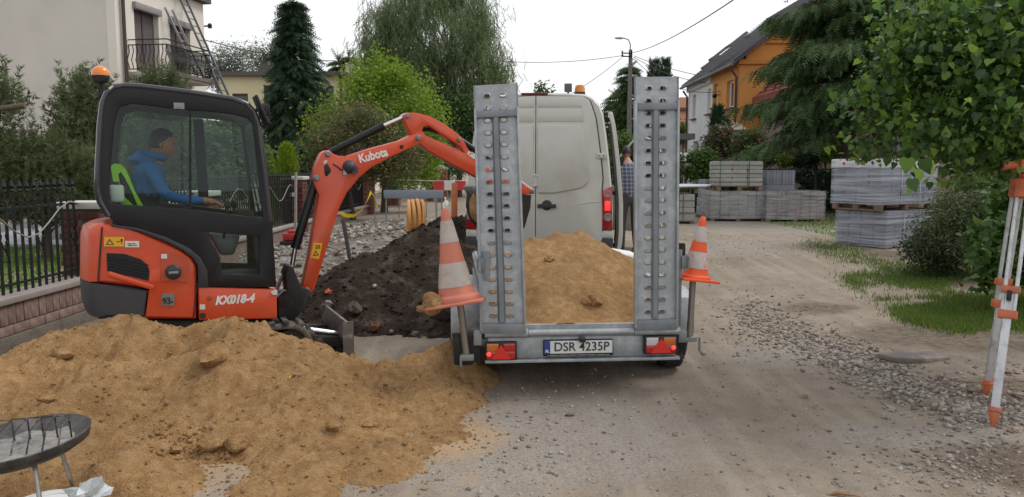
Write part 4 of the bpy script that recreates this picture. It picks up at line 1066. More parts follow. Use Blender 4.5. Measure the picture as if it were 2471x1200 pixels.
L_LINDEN = leaf_mat('linden_leaves', [(.022, .056, .015), (.038, .092, .02), (.062, .138, .026), (.1, .195, .034), (.19, .31, .05)], .42, .42, .45)
L_PINE = leaf_mat('pine_needles', [(.06, .082, .036), (.09, .118, .05), (.125, .155, .068), (.17, .2, .09)], .2)
L_YTHUJA = leaf_mat('golden_thuja', [(.11, .2, .015), (.17, .27, .02), (.23, .33, .03), (.3, .38, .04)], .25)
L_THUJA = leaf_mat('thuja_green', [(.022, .045, .022), (.032, .065, .03), (.045, .085, .04)], .12)

def leafy(name, label, cat, blobs, n, per, sig, size, lm, base=None, top=None, r0=.15, shape='diamond', k=14, group=None, shell=.4, up=.5, bark=None, lump=.3, extra=()):
    c0, r_ = blobs[0]
    if base is None: base = (c0[0], c0[1], hg(c0[0], c0[1]))
    t = thing(name, label, cat, base, 0, group); B = Vector(base)
    C = in_blobs(blobs, n, shell, lump) - np.array(base)
    C = C[C[:, 2] > .05]
    Lp = around(C, per, sig); Lp = Lp[Lp[:, 2] > .01]
    scatter('crown' if cat == 'tree' else 'foliage', Lp, size, shape, lm, t, up=up)
    for (lm2, fr, sz, sh) in extra:
        i = rng.choice(len(Lp), int(len(Lp) * fr), replace=False); scatter('blossom' if 'bloss' in lm2.name else 'tip_foliage', Lp[i] + rng.normal(size=(len(i), 3)) * sig * .4, sz, sh, lm2, t, up=up)
    tp = (top[0] - B.x, top[1] - B.y, top[2] - B.z) if top is not None else tuple(Vector(c0) - B)
    limbs((0, 0, -.05), tp, C, r0, k, bark or M_BARK, t, 'trunk' if cat == 'tree' else 'stems')
    return t

def spruce(name, label, base, H, prof, lm, nb=34, per=8, droop=.25, size=.6, r0=.16, z0=.08, ragged=.25, group=None, keep=None, step=None, width=.5, hang=.25):
    """whorls of branches on a straight trunk; prof(t) gives the branch length at height share t"""
    t = thing(name, label, 'tree', base, 0, group)
    b = MB(); b.tube([(0, 0, -.1), (0, 0, H * .5), (0, 0, H)], [r0, r0 * .6, .02], 10); b.build('trunk', M_BARK, t, smooth=60, fix=False)
    pos, X, br = [], [], MB()
    for w in range(nb):
        f = z0 + (1 - z0) * (w + rng.uniform(-.3, .3)) / nb; f = min(.995, max(z0, f))
        a0 = rng.uniform(0, 2 * pi)
        for k in range(per):
            a = a0 + 2 * pi * k / per + rng.uniform(-.3, .3); L = prof(f) * (1 + rng.uniform(-ragged, ragged))
            if L < .06 or (keep and not keep(a, f)): continue
            d = np.array((cos(a), sin(a), 0)); n = max(2, int(L / (step or size * .42)))
            dr = droop * (1.3 - f)
            P_ = [np.array((0, 0, f * H)) + d * L * s + np.array((0, 0, L * (.12 * s - dr * s * s + .1 * max(0, s - .7)))) for s in np.linspace(0, 1, n + 1)]
            br.tube([tuple(P_[0]), tuple(P_[n // 2]), tuple(P_[-1])], [.012 + .012 * L, .01 + .006 * L, .004], 4, False)
            side = np.array((-sin(a), cos(a), 0))
            for i in range(1 if n > 2 else 0, n + 1):
                tdir = P_[i] - P_[i - 1] if i else P_[1] - P_[0]; tdir = tdir / (np.linalg.norm(tdir) + 1e-9); s = i / n
                w_ = width * L * (1 - .75 * s) * .5
                for sd in (-1, 0, 1):
                    pos.append(P_[i] + side * sd * w_ * rng.uniform(.1, .6) + (0, 0, -.05 * rng.uniform()))
                    X.append(tdir + side * sd * rng.uniform(.4, 1.0) + (0, 0, -.25 - hang * rng.uniform()))
    for i in range(8): pos.append(np.array((0, 0, H * (.96 + .005 * i)))); X.append(np.array((rng.normal() * .5, rng.normal() * .5, .8)))
    br.build('branches', M_BARK, t, smooth=60, fix=False)
    scatter('crown', np.array(pos), size, 'spray', lm, t, X=np.array(X), up=1.4)
    return t

# --- tall spruce left of centre
g = P(718, 405, 34); top = P(722, -6, 34); Hs = top.z - .2
spruce('spruce_tree', 'tall dark blue green spruce with pointed top left of the bright shrub', (g.x, 34, .2), Hs, lambda f: 2.0 * (1 - f) ** .82 * (1.0 if f > .12 else .8) + .04, L_SPRUCE, 48, 9, .35, .5, .17, .1)
# --- far dark spruce right of the van
g = P(1508, 405, 58); top = P(1512, 150, 58)
spruce('spruce_tree', 'far dark spruce standing beside the street lamp pole', (g.x + .4, 59, .2), top.z - .2, lambda f: 1.6 * (1 - f) ** .7 + .1, L_SPRUCE2, 30, 8, .3, .7, .17, .05)
g = P(1490, 405, 63); spruce('spruce_tree', 'lower spruce left of the far dark spruce behind the van', (g.x, 64, .2), P(1490, 225, 64).z - .2, lambda f: 1.9 * (1 - f) ** .7 + .1, L_SPRUCE2, 24, 8, .3, .8, .17, .05)
for px, lb in ((822, 'small distant spruce tip right of the cream house roof'), (846, 'distant dark spruce tip left of the birch')):
    g = P(px, 405, 70); spruce('spruce_tree', lb, (g.x, 70, .2), P(px, 128 if px > 830 else 140, 70).z - .2, lambda f: 1.9 * (1 - f) ** .8 + .1, L_SPRUCE2, 22, 7, .3, .8, .2, .3)
g = P(1310, 405, 80); leafy('distant_tree', 'distant tree top just showing above the van roof', 'tree', [blob(1310, 217, 17, 9, 80), blob(1312, 260, 40, 34, 80), blob(1310, 320, 46, 50, 80)], 330, 16, .4, .35, L_DARKG, (g.x, 80, .2), None, .2)

# --- big spruce on the right, ragged hanging boughs
g = P(2050, 405, 23.5); top = P(2050, -170, 23.5)
def prR(f): return (1.1 + 2.1 * (1 - f)) * (.35 if f < .3 else 1.0) * (1 + .35 * sin(f * 47))
spruce('spruce_tree', 'large ragged spruce with bare lower trunk and hanging boughs at right', (g.x, 23.5, .2), top.z - .2, lambda f: (3.3 * (1 - f) ** .4) * (.82 + .25 * sin(f * 44 + 1)), L_SPRUCE2, 40, 13, .34, .42, .19, .3, .35, None, lambda a, f: f > .44 or abs((a % (2 * pi)) - pi) < .75, .15, .75, 1.5)
# --- birch
bl = [blob(1050, 60, 150, 120, 44), blob(1000, 190, 130, 110, 44), blob(1150, 190, 80, 110, 44), blob(1085, 290, 130, 110, 44), blob(915, 80, 45, 75, 44), blob(930, 160, 70, 55, 44), blob(1190, 230, 40, 60, 44), blob(1150, 60, 45, 80, 44), blob(1075, -90, 110, 110, 44), blob(1205, 165, 30, 55, 44), blob(880, 125, 28, 35, 44), blob(960, 20, 60, 60, 44)]
g = P(1075, 405, 44); bt = thing('birch_tree', 'tall weeping birch with drooping grey green foliage in the middle', 'tree', (g.x, 44, .2))
B = np.array((g.x, 44, .2)); C = in_blobs(bl, 2300, .35, .55) - B
S = around(C, 5, .28); S = np.concatenate([S + (0, 0, -.32 * k) + rng.normal(size=S.shape) * .06 for k in range(3)]); S = S[S[:, 2] > 1.5]
D = rng.normal(size=S.shape) * .5; D[:, 2] = -1
scatter('crown', S, .52, 'strand', L_BIRCH, bt, X=D, up=0)
limbs((0, 0, 0), (.5, 0, 12.5), C, .26, 46, M_BIRCHBARK, bt, 'trunk', .5)
g = P(1105, 405, 41); leafy('dark_tree', 'dense dark tree below the birch beside the van', 'tree', [blob(1115, 320, 75, 80, 41), blob(1075, 370, 60, 45, 41), blob(1160, 300, 60, 90, 41)], 260, 34, .3, .2, L_DARKG, (g.x, 41, .2), None, .2)
# --- left distance
g = P(552, 405, 52); leafy('sparse_tree', 'thin leaved grey green tree behind the leaning ladder', 'tree', [blob(552, 155, 48, 42, 52), blob(580, 200, 45, 30, 52), blob(530, 190, 30, 40, 52)], 260, 42, .34, .13, L_GREYG, (g.x, 52, .2), None, .2, lump=.5, k=26)
g = P(640, 405, 60); leafy('sparse_tree', 'pale distant tree between the ladder and the tall spruce', 'tree', [blob(635, 140, 42, 30, 60), blob(660, 170, 40, 30, 60)], 150, 40, .45, .16, L_GREYG, (g.x, 60, .2), None, .2, lump=.5, k=20)
# --- bright green shrub, red bush
g = P(925, 405, 27); leafy('golden_shrub', 'large bright yellow green shrub behind the digger boom', 'shrub', [blob(930, 270, 115, 105, 27), blob(855, 300, 85, 75, 27), blob(1015, 310, 65, 95, 27), blob(1005, 390, 55, 75, 27), blob(905, 185, 55, 45, 27), blob(965, 205, 50, 45, 27), blob(785, 330, 45, 60, 27)], 560, 40, .2, .125, L_LIME, (g.x, 27, .2), None, .12, k=40, lump=.45)
g = P(850, 405, 23); M_BLO = leaf_mat('red_blossom', [(.2, .05, .055), (.27, .08, .09), (.36, .14, .15), (.16, .09, .06)], .2)
leafy('red_flowering_bush', 'dusky red flowering bush in front of the bright shrub', 'shrub', [blob(830, 345, 85, 70, 23), blob(905, 385, 75, 60, 23), blob(790, 395, 50, 50, 23), blob(965, 380, 60, 55, 23), blob(880, 300, 60, 40, 23)], 420, 40, .15, .095, L_RED, (g.x, 23, .2), None, .08, k=36, lump=.45, extra=((M_BLO, .25, .06, 'diamond'),))
g = P(1030, 405, 30); leafy('green_shrub', 'dark green garden shrub behind the pair of brick pillars', 'shrub', [blob(1060, 395, 75, 45, 37), blob(960, 420, 60, 40, 31)], 140, 40, .18, .13, L_DARKG, (g.x, 36, .2), None, .08, k=20)
# --- thujas
def thuja(label, px, y0, y1, hw_, Y, lm, n=900, size=.16, pw=.6, name='thuja'):
    g = P(px, 405, Y); z0 = hg(0, Y); zt_ = P(px, y1, Y).z - z0; r = hw_ * Y / CAM_F
    t = thing(name, label, 'tree', (g.x, Y, z0))
    f = rng.uniform(0, 1, n) ** .85; a = rng.uniform(0, 2 * pi, n); lob = 1 + .12 * np.sin(a * 5 + f * 7) + .1 * rng.normal(size=n)
    rr = r * (1 - f) ** pw * lob * rng.uniform(.55, 1, n) + .02
    C = np.stack([rr * np.cos(a), rr * np.sin(a), .05 + f * (zt_ - size)], 1)
    X = np.stack([np.cos(a) * .45, np.sin(a) * .45, np.ones(n)], 1) + rng.normal(size=(n, 3)) * .25
    scatter('crown', C, size, 'frond', lm, t, X=X, up=0)
    b = MB(); b.tube([(0, 0, -.05), (0, 0, zt_ * .9)], [.06, .01], 6); b.build('trunk', M_BARK, t, fix=False)
thuja('rounded golden green thuja right of the excavator cab', 693, 0, 347, 36, 21, L_YTHUJA, 2600, .15, .5)
thuja('golden green thuja partly hidden behind the cab pillar', 645, 0, 362, 26, 22, L_YTHUJA, 1600, .15, .5)
thuja('left one of two rounded dark thujas above the right ramp', 1574, 0, 138, 16, 54, L_THUJA, 1800, .35, .22)
thuja('right one of two rounded dark thujas above the right ramp', 1600, 0, 138, 16, 54.5, L_THUJA, 1800, .35, .22)
thuja('slim dark thuja in front of the orange house', 1729, 0, 252, 24, 33, L_THUJA, 2200, .26, .45)
thuja('shorter thuja just right of the slim dark thuja', 1746, 0, 285, 20, 32.6, L_THUJA, 1500, .26, .45)

# --- pines in the garden on the left
def pine(label, blobs, n, base, size=.3, group='pines in the front garden'):
    t = thing('pine_tree', label, 'tree', base, 0, group); B = np.array(base)
    C = in_blobs(blobs, n, .3, .5) - B - (0, 0, .36); C = C[C[:, 2] > .12]
    X = rng.normal(size=C.shape) * .45; X[:, 2] += 1.0; X[:, :2] += .25 * C[:, :2] / (np.abs(C[:, :2]).max() + .1)
    scatter('crown', around(C, 3, size * .45), size, 'needles', L_PINE, t, X=np.repeat(X, 3, axis=0) + rng.normal(size=(3 * len(C), 3)) * .2, up=0, jit=.4)
    hi = C[np.argsort(-(C[:, 2] + rng.normal(size=len(C)) * .25))[:max(12, len(C) // 9)]]
    Q = np.concatenate([hi + (0, 0, size * (.25 + .38 * k)) for k in range(4)]); XX = rng.normal(size=Q.shape) * .1; XX[:, 2] += 1
    scatter('candle_shoots', Q, np.concatenate([np.full(len(hi), size * (.62 - .08 * k)) for k in range(4)]), 'needles', L_PINE, t, X=XX, up=0)
    limbs((0, 0, -.05), tuple(Vector(blobs[0][0]) - Vector(base)), C, .1, 30, M_BARK, t, 'trunk')
    return t
g = P(205, 405, 15); pine('upright pine with candle shoots beside the orange beacon', [blob(212, 260, 26, 80, 15), blob(205, 340, 45, 70, 15), blob(188, 215, 12, 45, 15), blob(240, 215, 14, 45, 15), blob(180, 280, 20, 40, 15)], 700, (g.x, 15, .15))
g = P(100, 405, 13.5); pine('broad low pine behind the iron fence', [blob(110, 410, 75, 70, 13.5), blob(60, 390, 60, 65, 13.5), blob(150, 390, 60, 75, 13.5), blob(75, 335, 18, 50, 13.5), blob(118, 345, 14, 50, 13.5), blob(200, 410, 50, 75, 13.5), blob(40, 430, 60, 50, 13.5)], 1100, (g.x, 13.5, .13), .26)
g = P(8, 405, 13); pine('pine shoots rising at the left edge', [blob(6, 205, 9, 50, 13), blob(-90, 280, 40, 70, 13), blob(5, 350, 34, 50, 13), blob(-60, 400, 70, 80, 13), blob(10, 420, 40, 50, 13)], 700, (g.x - .5, 13, .12))
g = P(385, 405, 17); pine('pine crown showing above the excavator roof under the balcony', [blob(400, 185, 34, 34, 17), blob(360, 205, 30, 25, 17), blob(380, 260, 60, 50, 17), blob(360, 330, 90, 60, 17)], 520, (g.x, 17, .2))
g = P(520, 405, 18); leafy('garden_conifer', 'dark green garden shrubs seen through the cab glass', 'shrub', [blob(520, 380, 70, 75, 18), blob(440, 390, 70, 70, 18), blob(590, 380, 45, 60, 18), blob(340, 400, 70, 60, 18), blob(450, 330, 60, 50, 18.5), blob(560, 330, 50, 50, 18.5), blob(500, 440, 120, 40, 17.6)], 620, 34, .14, .13, leaf_mat('garden_leaves', [(.045, .085, .03), (.07, .12, .04), (.1, .16, .055), (.14, .2, .075)], .4), (g.x, 18, .2), None, .08, k=24)
a = P(-40, 268, 12.6); b_ = P(60, 254, 12.6); b = MB(); b.tube([tuple(a), tuple(b_)], [.045, .04], 10)
tag(b.build('cut_log', mat('cut_wood', '#63544a', .9, var=.2, vs=8)), 'sawn off pine branch stub sticking out at the left edge', 'log')

# --- linden branches reaching in at the upper right, trunk outside the picture
bl = [blob(2235, 190, 100, 110, 6.3), blob(2145, 265, 55, 75, 6.1), blob(2300, 110, 150, 120, 5.9), blob(2420, 220, 120, 150, 5.4), blob(2330, 320, 80, 60, 5.6), blob(2430, 360, 80, 75, 6.3), blob(2235, 320, 50, 45, 5.6), blob(2330, 10, 130, 70, 6.5), blob(2125, 330, 38, 45, 6.2), blob(2200, 120, 50, 55, 6.4), blob(2480, 60, 150, 120, 5.6), blob(2620, 250, 140, 220, 6.0), blob(2360, 385, 50, 45, 6.4), blob(2380, 240, 170, 170, 6.9)]
g = (5.4, 7.2, .1); ln = thing('linden_tree', 'leafy linden with broad heart shaped leaves reaching in from the right edge', 'tree', g)
B = np.array(g); C = in_blobs(bl, 1050, .1, .65) - B
Lp = around(C, 18, (.14, .14, .1)); X = rng.normal(size=Lp.shape) * .9; X[:, 2] -= .45
scatter('crown', Lp, .048, 'heart', L_LINDEN, ln, X=X, up=.8, jit=.6)
mb = MB(); tr = [(.2, .2, -.1), (.1, .1, 1.6), (0, 0, 3.0), (-.2, -.2, 4.6)]; mb.tube(tr, [.16, .13, .11, .05], 10); mb.build('trunk', M_BARK, ln, fix=False)
mb = MB()
for i in rng.choice(len(C), 130, replace=False):
    e = Vector(C[i]); s = Vector((0, 0, min(4.4, max(1.2, e.z * .75 + .5)))); m1 = s.lerp(e, .5) + Vector((0, 0, .18)); m2 = s.lerp(e, .8) + Vector((0, 0, .12))
    mb.tube([s, m1, m2, e], [.03, .016, .009, .003], 5, False)
mb.build('branches', M_BARK, ln, smooth=60, fix=False)
# low spray of leaves hanging in front of the wrapped pallet
bl = [blob(2205, 415, 22, 14, 4.3), blob(2240, 390, 30, 18, 4.5)]
tw = in_blobs(bl, 8, 0, 0) - B; scatter('hanging_leaves', around(tw, 1, .03), .072, 'heart', L_LINDEN, ln, X=rng.normal(size=tw.shape) * .4 + (0, 0, -1), up=.6)

# --- shrubs at the right edge
g = P(2300, 560, 11.6)
L_BUSH = leaf_mat('bush_leaves', [(.03, .06, .02), (.05, .09, .03), (.075, .12, .045), (.13, .11, .06)], .3)
leafy('spirea_bush', 'dense twiggy green bush beside the wrapped pallets', 'shrub', [blob(2300, 580, 100, 85, 11.6), blob(2240, 610, 60, 55, 11.5), blob(2360, 540, 70, 80, 11.8), blob(2310, 510, 60, 45, 11.8)], 620, 26, .075, .05, L_BUSH, (g.x, 11.6, .08), None, .03, k=60, lump=.35)
L_IVY = leaf_mat('broad_weed_leaves', [(.035, .08, .02), (.055, .12, .03), (.085, .16, .04), (.12, .2, .05)], .3)
g = P(2440, 600, 9.2); leafy('broadleaf_shrub', 'broad leaved green shrub behind the tripod legs', 'shrub', [blob(2440, 600, 70, 80, 9.2), blob(2400, 640, 50, 50, 9), blob(2460, 500, 60, 80, 9.6), blob(2560, 560, 110, 130, 9.4)], 260, 16, .09, .1, L_IVY, (g.x, 9.2, .08), None, .03, 'heart', 30)
g = P(2400, 470, 14); leafy('tall_shrub', 'tall feathery green shrub behind the dense twiggy bush', 'shrub', [blob(2380, 470, 80, 60, 13.5), blob(2330, 460, 50, 40, 13.5), blob(2470, 440, 90, 90, 13.5)], 300, 26, .12, .07, leaf_mat('feathery_leaves', [(.06, .1, .03), (.09, .14, .045), (.13, .19, .06)], .3), (g.x, 13.6, .15), None, .04, k=40)

# --- gardens on the right behind the pallets
YH = 25.5
xa, xb = P(1640, 0, YH).x, P(2330, 0, YH).x
hd = thing('ivy_hedge', 'dark ivy hedge behind the green mesh fence', 'hedge', ((xa + xb) / 2, YH + .4, .2))
n = 6500; xs = rng.uniform(xa, xb, n) - (xa + xb) / 2; top_ = np.where(xs + (xa + xb) / 2 > P(1830, 0, YH).x, 1.45, .85)
Cc = np.stack([xs, rng.normal(size=n) * .12, rng.uniform(.02, 1, n) * top_], 1); scatter('foliage', Cc, .13, 'heart', L_DARKG, hd, up=.2)
fn = thing('mesh_fence', 'green wire mesh garden fence behind the pallets', 'fence', ((xa + xb) / 2, YH, .2))
M_GREENP = mat('green_paint', '#24463a', .5, var=.1)
for i in range(7):
    m_ = MB(); x = xa + (xb - xa) * i / 6 - (xa + xb) / 2; m_.box((x, 0, .75), (.06, .06, 1.55)); m_.build('post', M_GREENP, fn)
for z in (1.5, .1):
    m_ = MB(); m_.box((0, -.01, z), (xb - xa, .04, .05)); m_.build('rail', M_GREENP, fn)
m_ = MB()
for i in range(int((xb - xa) / .12)): m_.box((xa + .12 * i - (xa + xb) / 2, -.005, .8), (.01, .01, 1.4))
for i in range(9): m_.box((0, -.012, .2 + .15 * i), (xb - xa, .008, .01))
m_.build('mesh_panel', M_GREENP, fn)['kind'] = 'stuff'
def gshrub(label, px, py, rx, ry, Y, lm, n=90, per=26, sg=.09, sz=.09, shape='diamond', extra=(), name='garden_shrub'):
    g = P(px, 405, Y); return leafy(name, label, 'shrub', [blob(px, py, rx, ry, Y)], n, per, sg, sz, lm, (g.x, Y, .2), None, .03, shape, 14, extra=extra)
W_BLO = leaf_mat('white_blossom', [(.6, .6, .58), (.7, .7, .68)], .2); R_BLO = leaf_mat('pink_blossom', [(.35, .06, .06), (.4, .12, .1)], .2)
gshrub('leafy green perennial clump left of the upper block stack', 1692, 400, 42, 34, 25, L_MID, 130, 30, .1, .12)
gshrub('low white flowering peony at the edge of the right ramp', 1655, 398, 22, 22, 25.2, L_DARKG, 50, 24, .08, .09, extra=((W_BLO, .16, .13, 'heart'),), name='peony_bush')
gshrub('climbing rose with reddish flowers under the slim thuja', 1738, 345, 36, 38, 31, leaf_mat('rose_leaves', [(.04, .06, .025), (.07, .085, .035), (.1, .08, .05), (.09, .11, .04)], .3), 120, 30, .13, .12, extra=((R_BLO, .06, .1, 'heart'),), name='rose_bush')
gshrub('mixed shrub right of the porch roof', 1812, 350, 40, 42, 29, L_DARKG, 120, 30, .12, .11, extra=((R_BLO, .03, .1, 'heart'),))
gshrub('bright green shrub above the block stack', 1830, 378, 36, 22, 26.5, L_MID, 80, 30, .1, .1)
gshrub('small golden yellow shrub beside the mesh fence', 1892, 388, 20, 13, 26.2, L_YTHUJA, 40, 30, .07, .09)
gshrub('round blue green shrub between the golden shrub and the spruce trunk', 1940, 384, 36, 20, 26.4, L_SPRUCE, 80, 34, .1, .1)
gshrub('yellow green climber on the pebbledash wall beside the downpipe', 1994, 345, 22, 55, 26.9, L_LIME, 90, 28, .1, .1, name='climbing_plant')
gshrub('light green bush between the van door and the right ramp', 1512, 365, 40, 35, 33, L_MID, 110, 30, .15, .15)
gshrub('green bush beside the peach house', 1648, 322, 14, 22, 55, L_MID, 60, 24, .2, .25)
# porch roof
p0 = P(1738, 318, 32); p1 = P(1800, 316, 32); po = thing('porch_roof', 'small corrugated porch roof below the orange wall', 'porch', ((p0.x + p1.x) / 2, 32, .2))
w_ = p1.x - p0.x; b = MB()
for i in range(10): b.lathe([(.07, 0), (.07, 1.6)], 8, (-w_ / 2 + w_ * (i + .5) / 10, -.4, p0.z - .2), (0, 1, .25))
b.build('corrugated_sheet', mat('old_sheet', '#8d8278', .9, var=.2), po)
b = MB()
for s in (-1, 1): b.box((s * w_ * .42, -.3, (p0.z - .3) / 2), (.09, .09, p0.z - .3))
b.build('posts' if False else 'support', mat('white_post', '#b5b0a8', .8), po)
# =================================================================== people: one skinned surface each
def hand_graph(wrist, d, n, k, nodes, edges, wi, side=1, curl=.5):
    """palm, five unequal bent fingers and a thumb off the side; d along the hand, n out of the back of it"""
    d = Vector(d).normalized(); n = (Vector(n) - d * Vector(n).dot(d)).normalized(); s = d.cross(n) * side
    def add(p, r, a): nodes.append((Vector(p), r)); edges.append((a, len(nodes) - 1)); return len(nodes) - 1
    palm = add(wrist + d * .045 * k, .026 * k, wi); knk = add(wrist + d * .085 * k, .03 * k, palm)
    for i, L in enumerate((.075, .085, .08, .062)):
        b = wrist + d * .095 * k + s * (.03 - .02 * i) * k
        a1 = add(b, .0105 * k, knk); dd = (d - n * curl * .5).normalized(); a2 = add(b + dd * L * .5 * k, .0095 * k, a1)
        dd2 = (d - n * curl * 1.5).normalized(); add(b + dd * L * .5 * k + dd2 * L * .5 * k, .0075 * k, a2)
    t1 = add(wrist + d * .04 * k + s * .035 * k, .012 * k, palm); add(wrist + d * .08 * k + s * .055 * k - n * .012, .009 * k, t1)

def skin(nodes, edges, root=0, sub=2):
    me = bpy.data.meshes.new('sk'); me.from_pydata([tuple(p) for p, r in nodes], edges, [])
    ob = bpy.data.objects.new('sk', me); COL.objects.link(ob)
    ob.modifiers.new('s', 'SKIN'); su = ob.modifiers.new('u', 'SUBSURF'); su.levels = su.render_levels = sub
    for i, (p, r) in enumerate(nodes):
        v = me.skin_vertices[0].data[i]; v.radius = r if isinstance(r, tuple) else (r, r); v.use_root = i == root
    dg = bpy.context.evaluated_depsgraph_get(); res = bpy.data.meshes.new_from_object(ob.evaluated_get(dg))
    bpy.data.objects.remove(ob); bpy.data.meshes.remove(me); res.shade_smooth(); return res

def head_mesh(c, k, yaw, pitch=0.0):
    """skull, brow, nose, lips, chin and ears; looks along local +x"""
    bm = bmesh.new(); bmesh.ops.create_uvsphere(bm, u_segments=28, v_segments=20, radius=1)
    for v in bm.verts:
        x, y, z = v.co; f = max(0, x)
        X, Y, Z = x * .098, y * .076, z * .118
        if z < 0: Y *= 1 - .28 * z * z; X *= 1 - .05 * z * z
        if z < -.2: X += .014 * f * min(1, -z)                                            # chin and jaw
        g = lambda cy, cz, sy, sz: math.exp(-((y - cy) / sy) ** 2 - ((z - cz) / sz) ** 2) * (x > 0)
        X += .026 * g(0, -.13, .16, .16) + .012 * g(0, .06, .14, .2)                       # nose
        X += .008 * g(0, .2, .6, .1) - .010 * (g(.36, .06, .2, .12) + g(-.36, .06, .2, .12))  # brow and eye sockets
        X += .009 * g(0, -.46, .3, .07) + .009 * g(0, -.56, .26, .06) + .01 * g(0, -.84, .35, .16)
        v.co = (X, Y, Z)
    for s in (-1, 1):
        r = bmesh.ops.create_icosphere(bm, subdivisions=2, radius=1)
        for v in r['verts']: v.co = Vector((v.co.x * .022 - .008, s * (.076 + v.co.y * .009), v.co.z * .034 - .006))
    M_ = Matrix.Translation(c) @ Matrix.Rotation(yaw, 4, 'Z') @ Matrix.Rotation(pitch, 4, 'Y') @ Matrix.Scale(k, 4)
    bm.transform(M_); me = bpy.data.meshes.new('head'); bm.to_mesh(me); bm.free(); me.shade_smooth(); return me, M_

def hair_mesh(M_, thick=.009, low=-.42):
    bm = bmesh.new(); bmesh.ops.create_uvsphere(bm, u_segments=28, v_segments=20, radius=1)
    dead = [v for v in bm.verts if v.co.z < low + .75 * max(0, v.co.x) ** .6 * (1 if v.co.x > 0 else 0) + (.0 if v.co.x < .2 else .25)]
    bmesh.ops.delete(bm, geom=dead, context='VERTS')
    for v in bm.verts:
        x, y, z = v.co; v.co = Vector((x * (.098 + thick), y * (.076 + thick), z * (.118 + thick))) * (1 + .02 * noise.noise(v.co * 9))
    bm.transform(M_); me = bpy.data.meshes.new('hair'); bm.to_mesh(me); bm.free(); me.shade_smooth(); return me

def person(label, root_loc, rotz, nodes, edges, segmat, mats, head_c, head_yaw, head_pitch=0.0, hk=1.0, parent_root=None):
    me = skin(nodes, edges)
    hm, M_ = head_mesh(Vector(head_c), hk, head_yaw, head_pitch)
    bm = bmesh.new(); bm.from_mesh(me)
    segs = [(nodes[a][0], nodes[b_][0], segmat(a, b_)) for a, b_ in edges]
    for f in bm.faces:
        c = f.calc_center_median(); best, bi = 1e9, 0
        for a, b_, mi in segs:
            ab = b_ - a; t = max(0, min(1, (c - a).dot(ab) / max(1e-9, ab.length_squared))); d = (c - a - ab * t).length
            if d < best: best, bi = d, mi
        f.material_index = bi
    n0 = len(bm.faces); bm.from_mesh(hm); bm.faces.ensure_lookup_table()
    for f in bm.faces[n0:]: f.material_index = 0
    bm.to_mesh(me); bm.free(); bpy.data.meshes.remove(hm); me.shade_smooth(); me.name = 'person'
    o = link('person', me, mats, None, root_loc, (0, 0, rotz)); tag(o, label, 'person')
    hr = hair_mesh(M_); link('hair', hr, mat('dark_hair', '#241c17', .6, var=.2, vs=30, bump=.4, bs=80), o)
    eb = MB()
    for s in (-1, 1):
        eb.ball(M_ @ Vector((.083, s * .029, .008)), .009 * hk, 1)
    eb.build('eyes', mat('eye_dark', (.03, .025, .02), .2), o, smooth=60)
    return o
M_SKIN = mat('skin', '#a57459', .55, var=.08, vs=12)

# =================================================================== mini excavator
EY = R(25)
pf = P(668, 775, 6.7); off = Matrix.Rotation(EY, 3, 'Z') @ Vector((.55, -.49, 0))
EO = Vector((pf.x - off.x, pf.y - off.y, 0)); EX = Fr(EO, EY)
ex = thing('mini_excavator', 'orange mini excavator with black cab, its arm raised over the trailer', 'excavator', EO, EY)
M_OR = mat('excavator_orange', (.62, .072, .022), .38, var=.06, vs=3, coat=.25, col2=(.44, .15, .085), c2s=5, c2t=(.55, .85))
M_BLK = mat('cab_black', (.008, .008, .0095), .4, var=.1, vs=3, spec=.35, col2=(.03, .028, .025), c2s=6, c2t=(.58, .85))
M_MATT = mat('matt_black', (.014, .013, .013), .75, var=.2, vs=10, col2=(.06, .052, .045), c2s=8, c2t=(.5, .75))
M_CW = mat('grey_counterweight', (.045, .045, .052), .6, var=.1, vs=6, bump=.1, bs=50, col2=(.11, .1, .092), c2s=7, c2t=(.55, .85))
M_RUBBER = mat('track_rubber', (.03, .028, .026), .85, var=.3, vs=10, col2=(.2, .17, .14), c2s=7, c2t=(.42, .65), bump=.3, bs=40)
M_CHROME = mat('chrome_rod', (.65, .66, .68), .18, 1.0, var=.05)
M_GREYM = mat('grey_metal', (.25, .26, .27), .5, .5, var=.15)
M_CABGLASS = glass_mat('cab_glass', (.74, .83, .78), .03)
def pane(name, pts, y):
    b = MB(); b.add([(x, y, z) for x, z in pts], [tuple(t) for t in tessellate_polygon([[Vector((x, z, 0)) for x, z in pts]])]); return b.build(name, M_CABGLASS, ex, smooth=0, fix=False)
NS = -.49
def en(pts, y=NS): return EX.poly(pts, y)

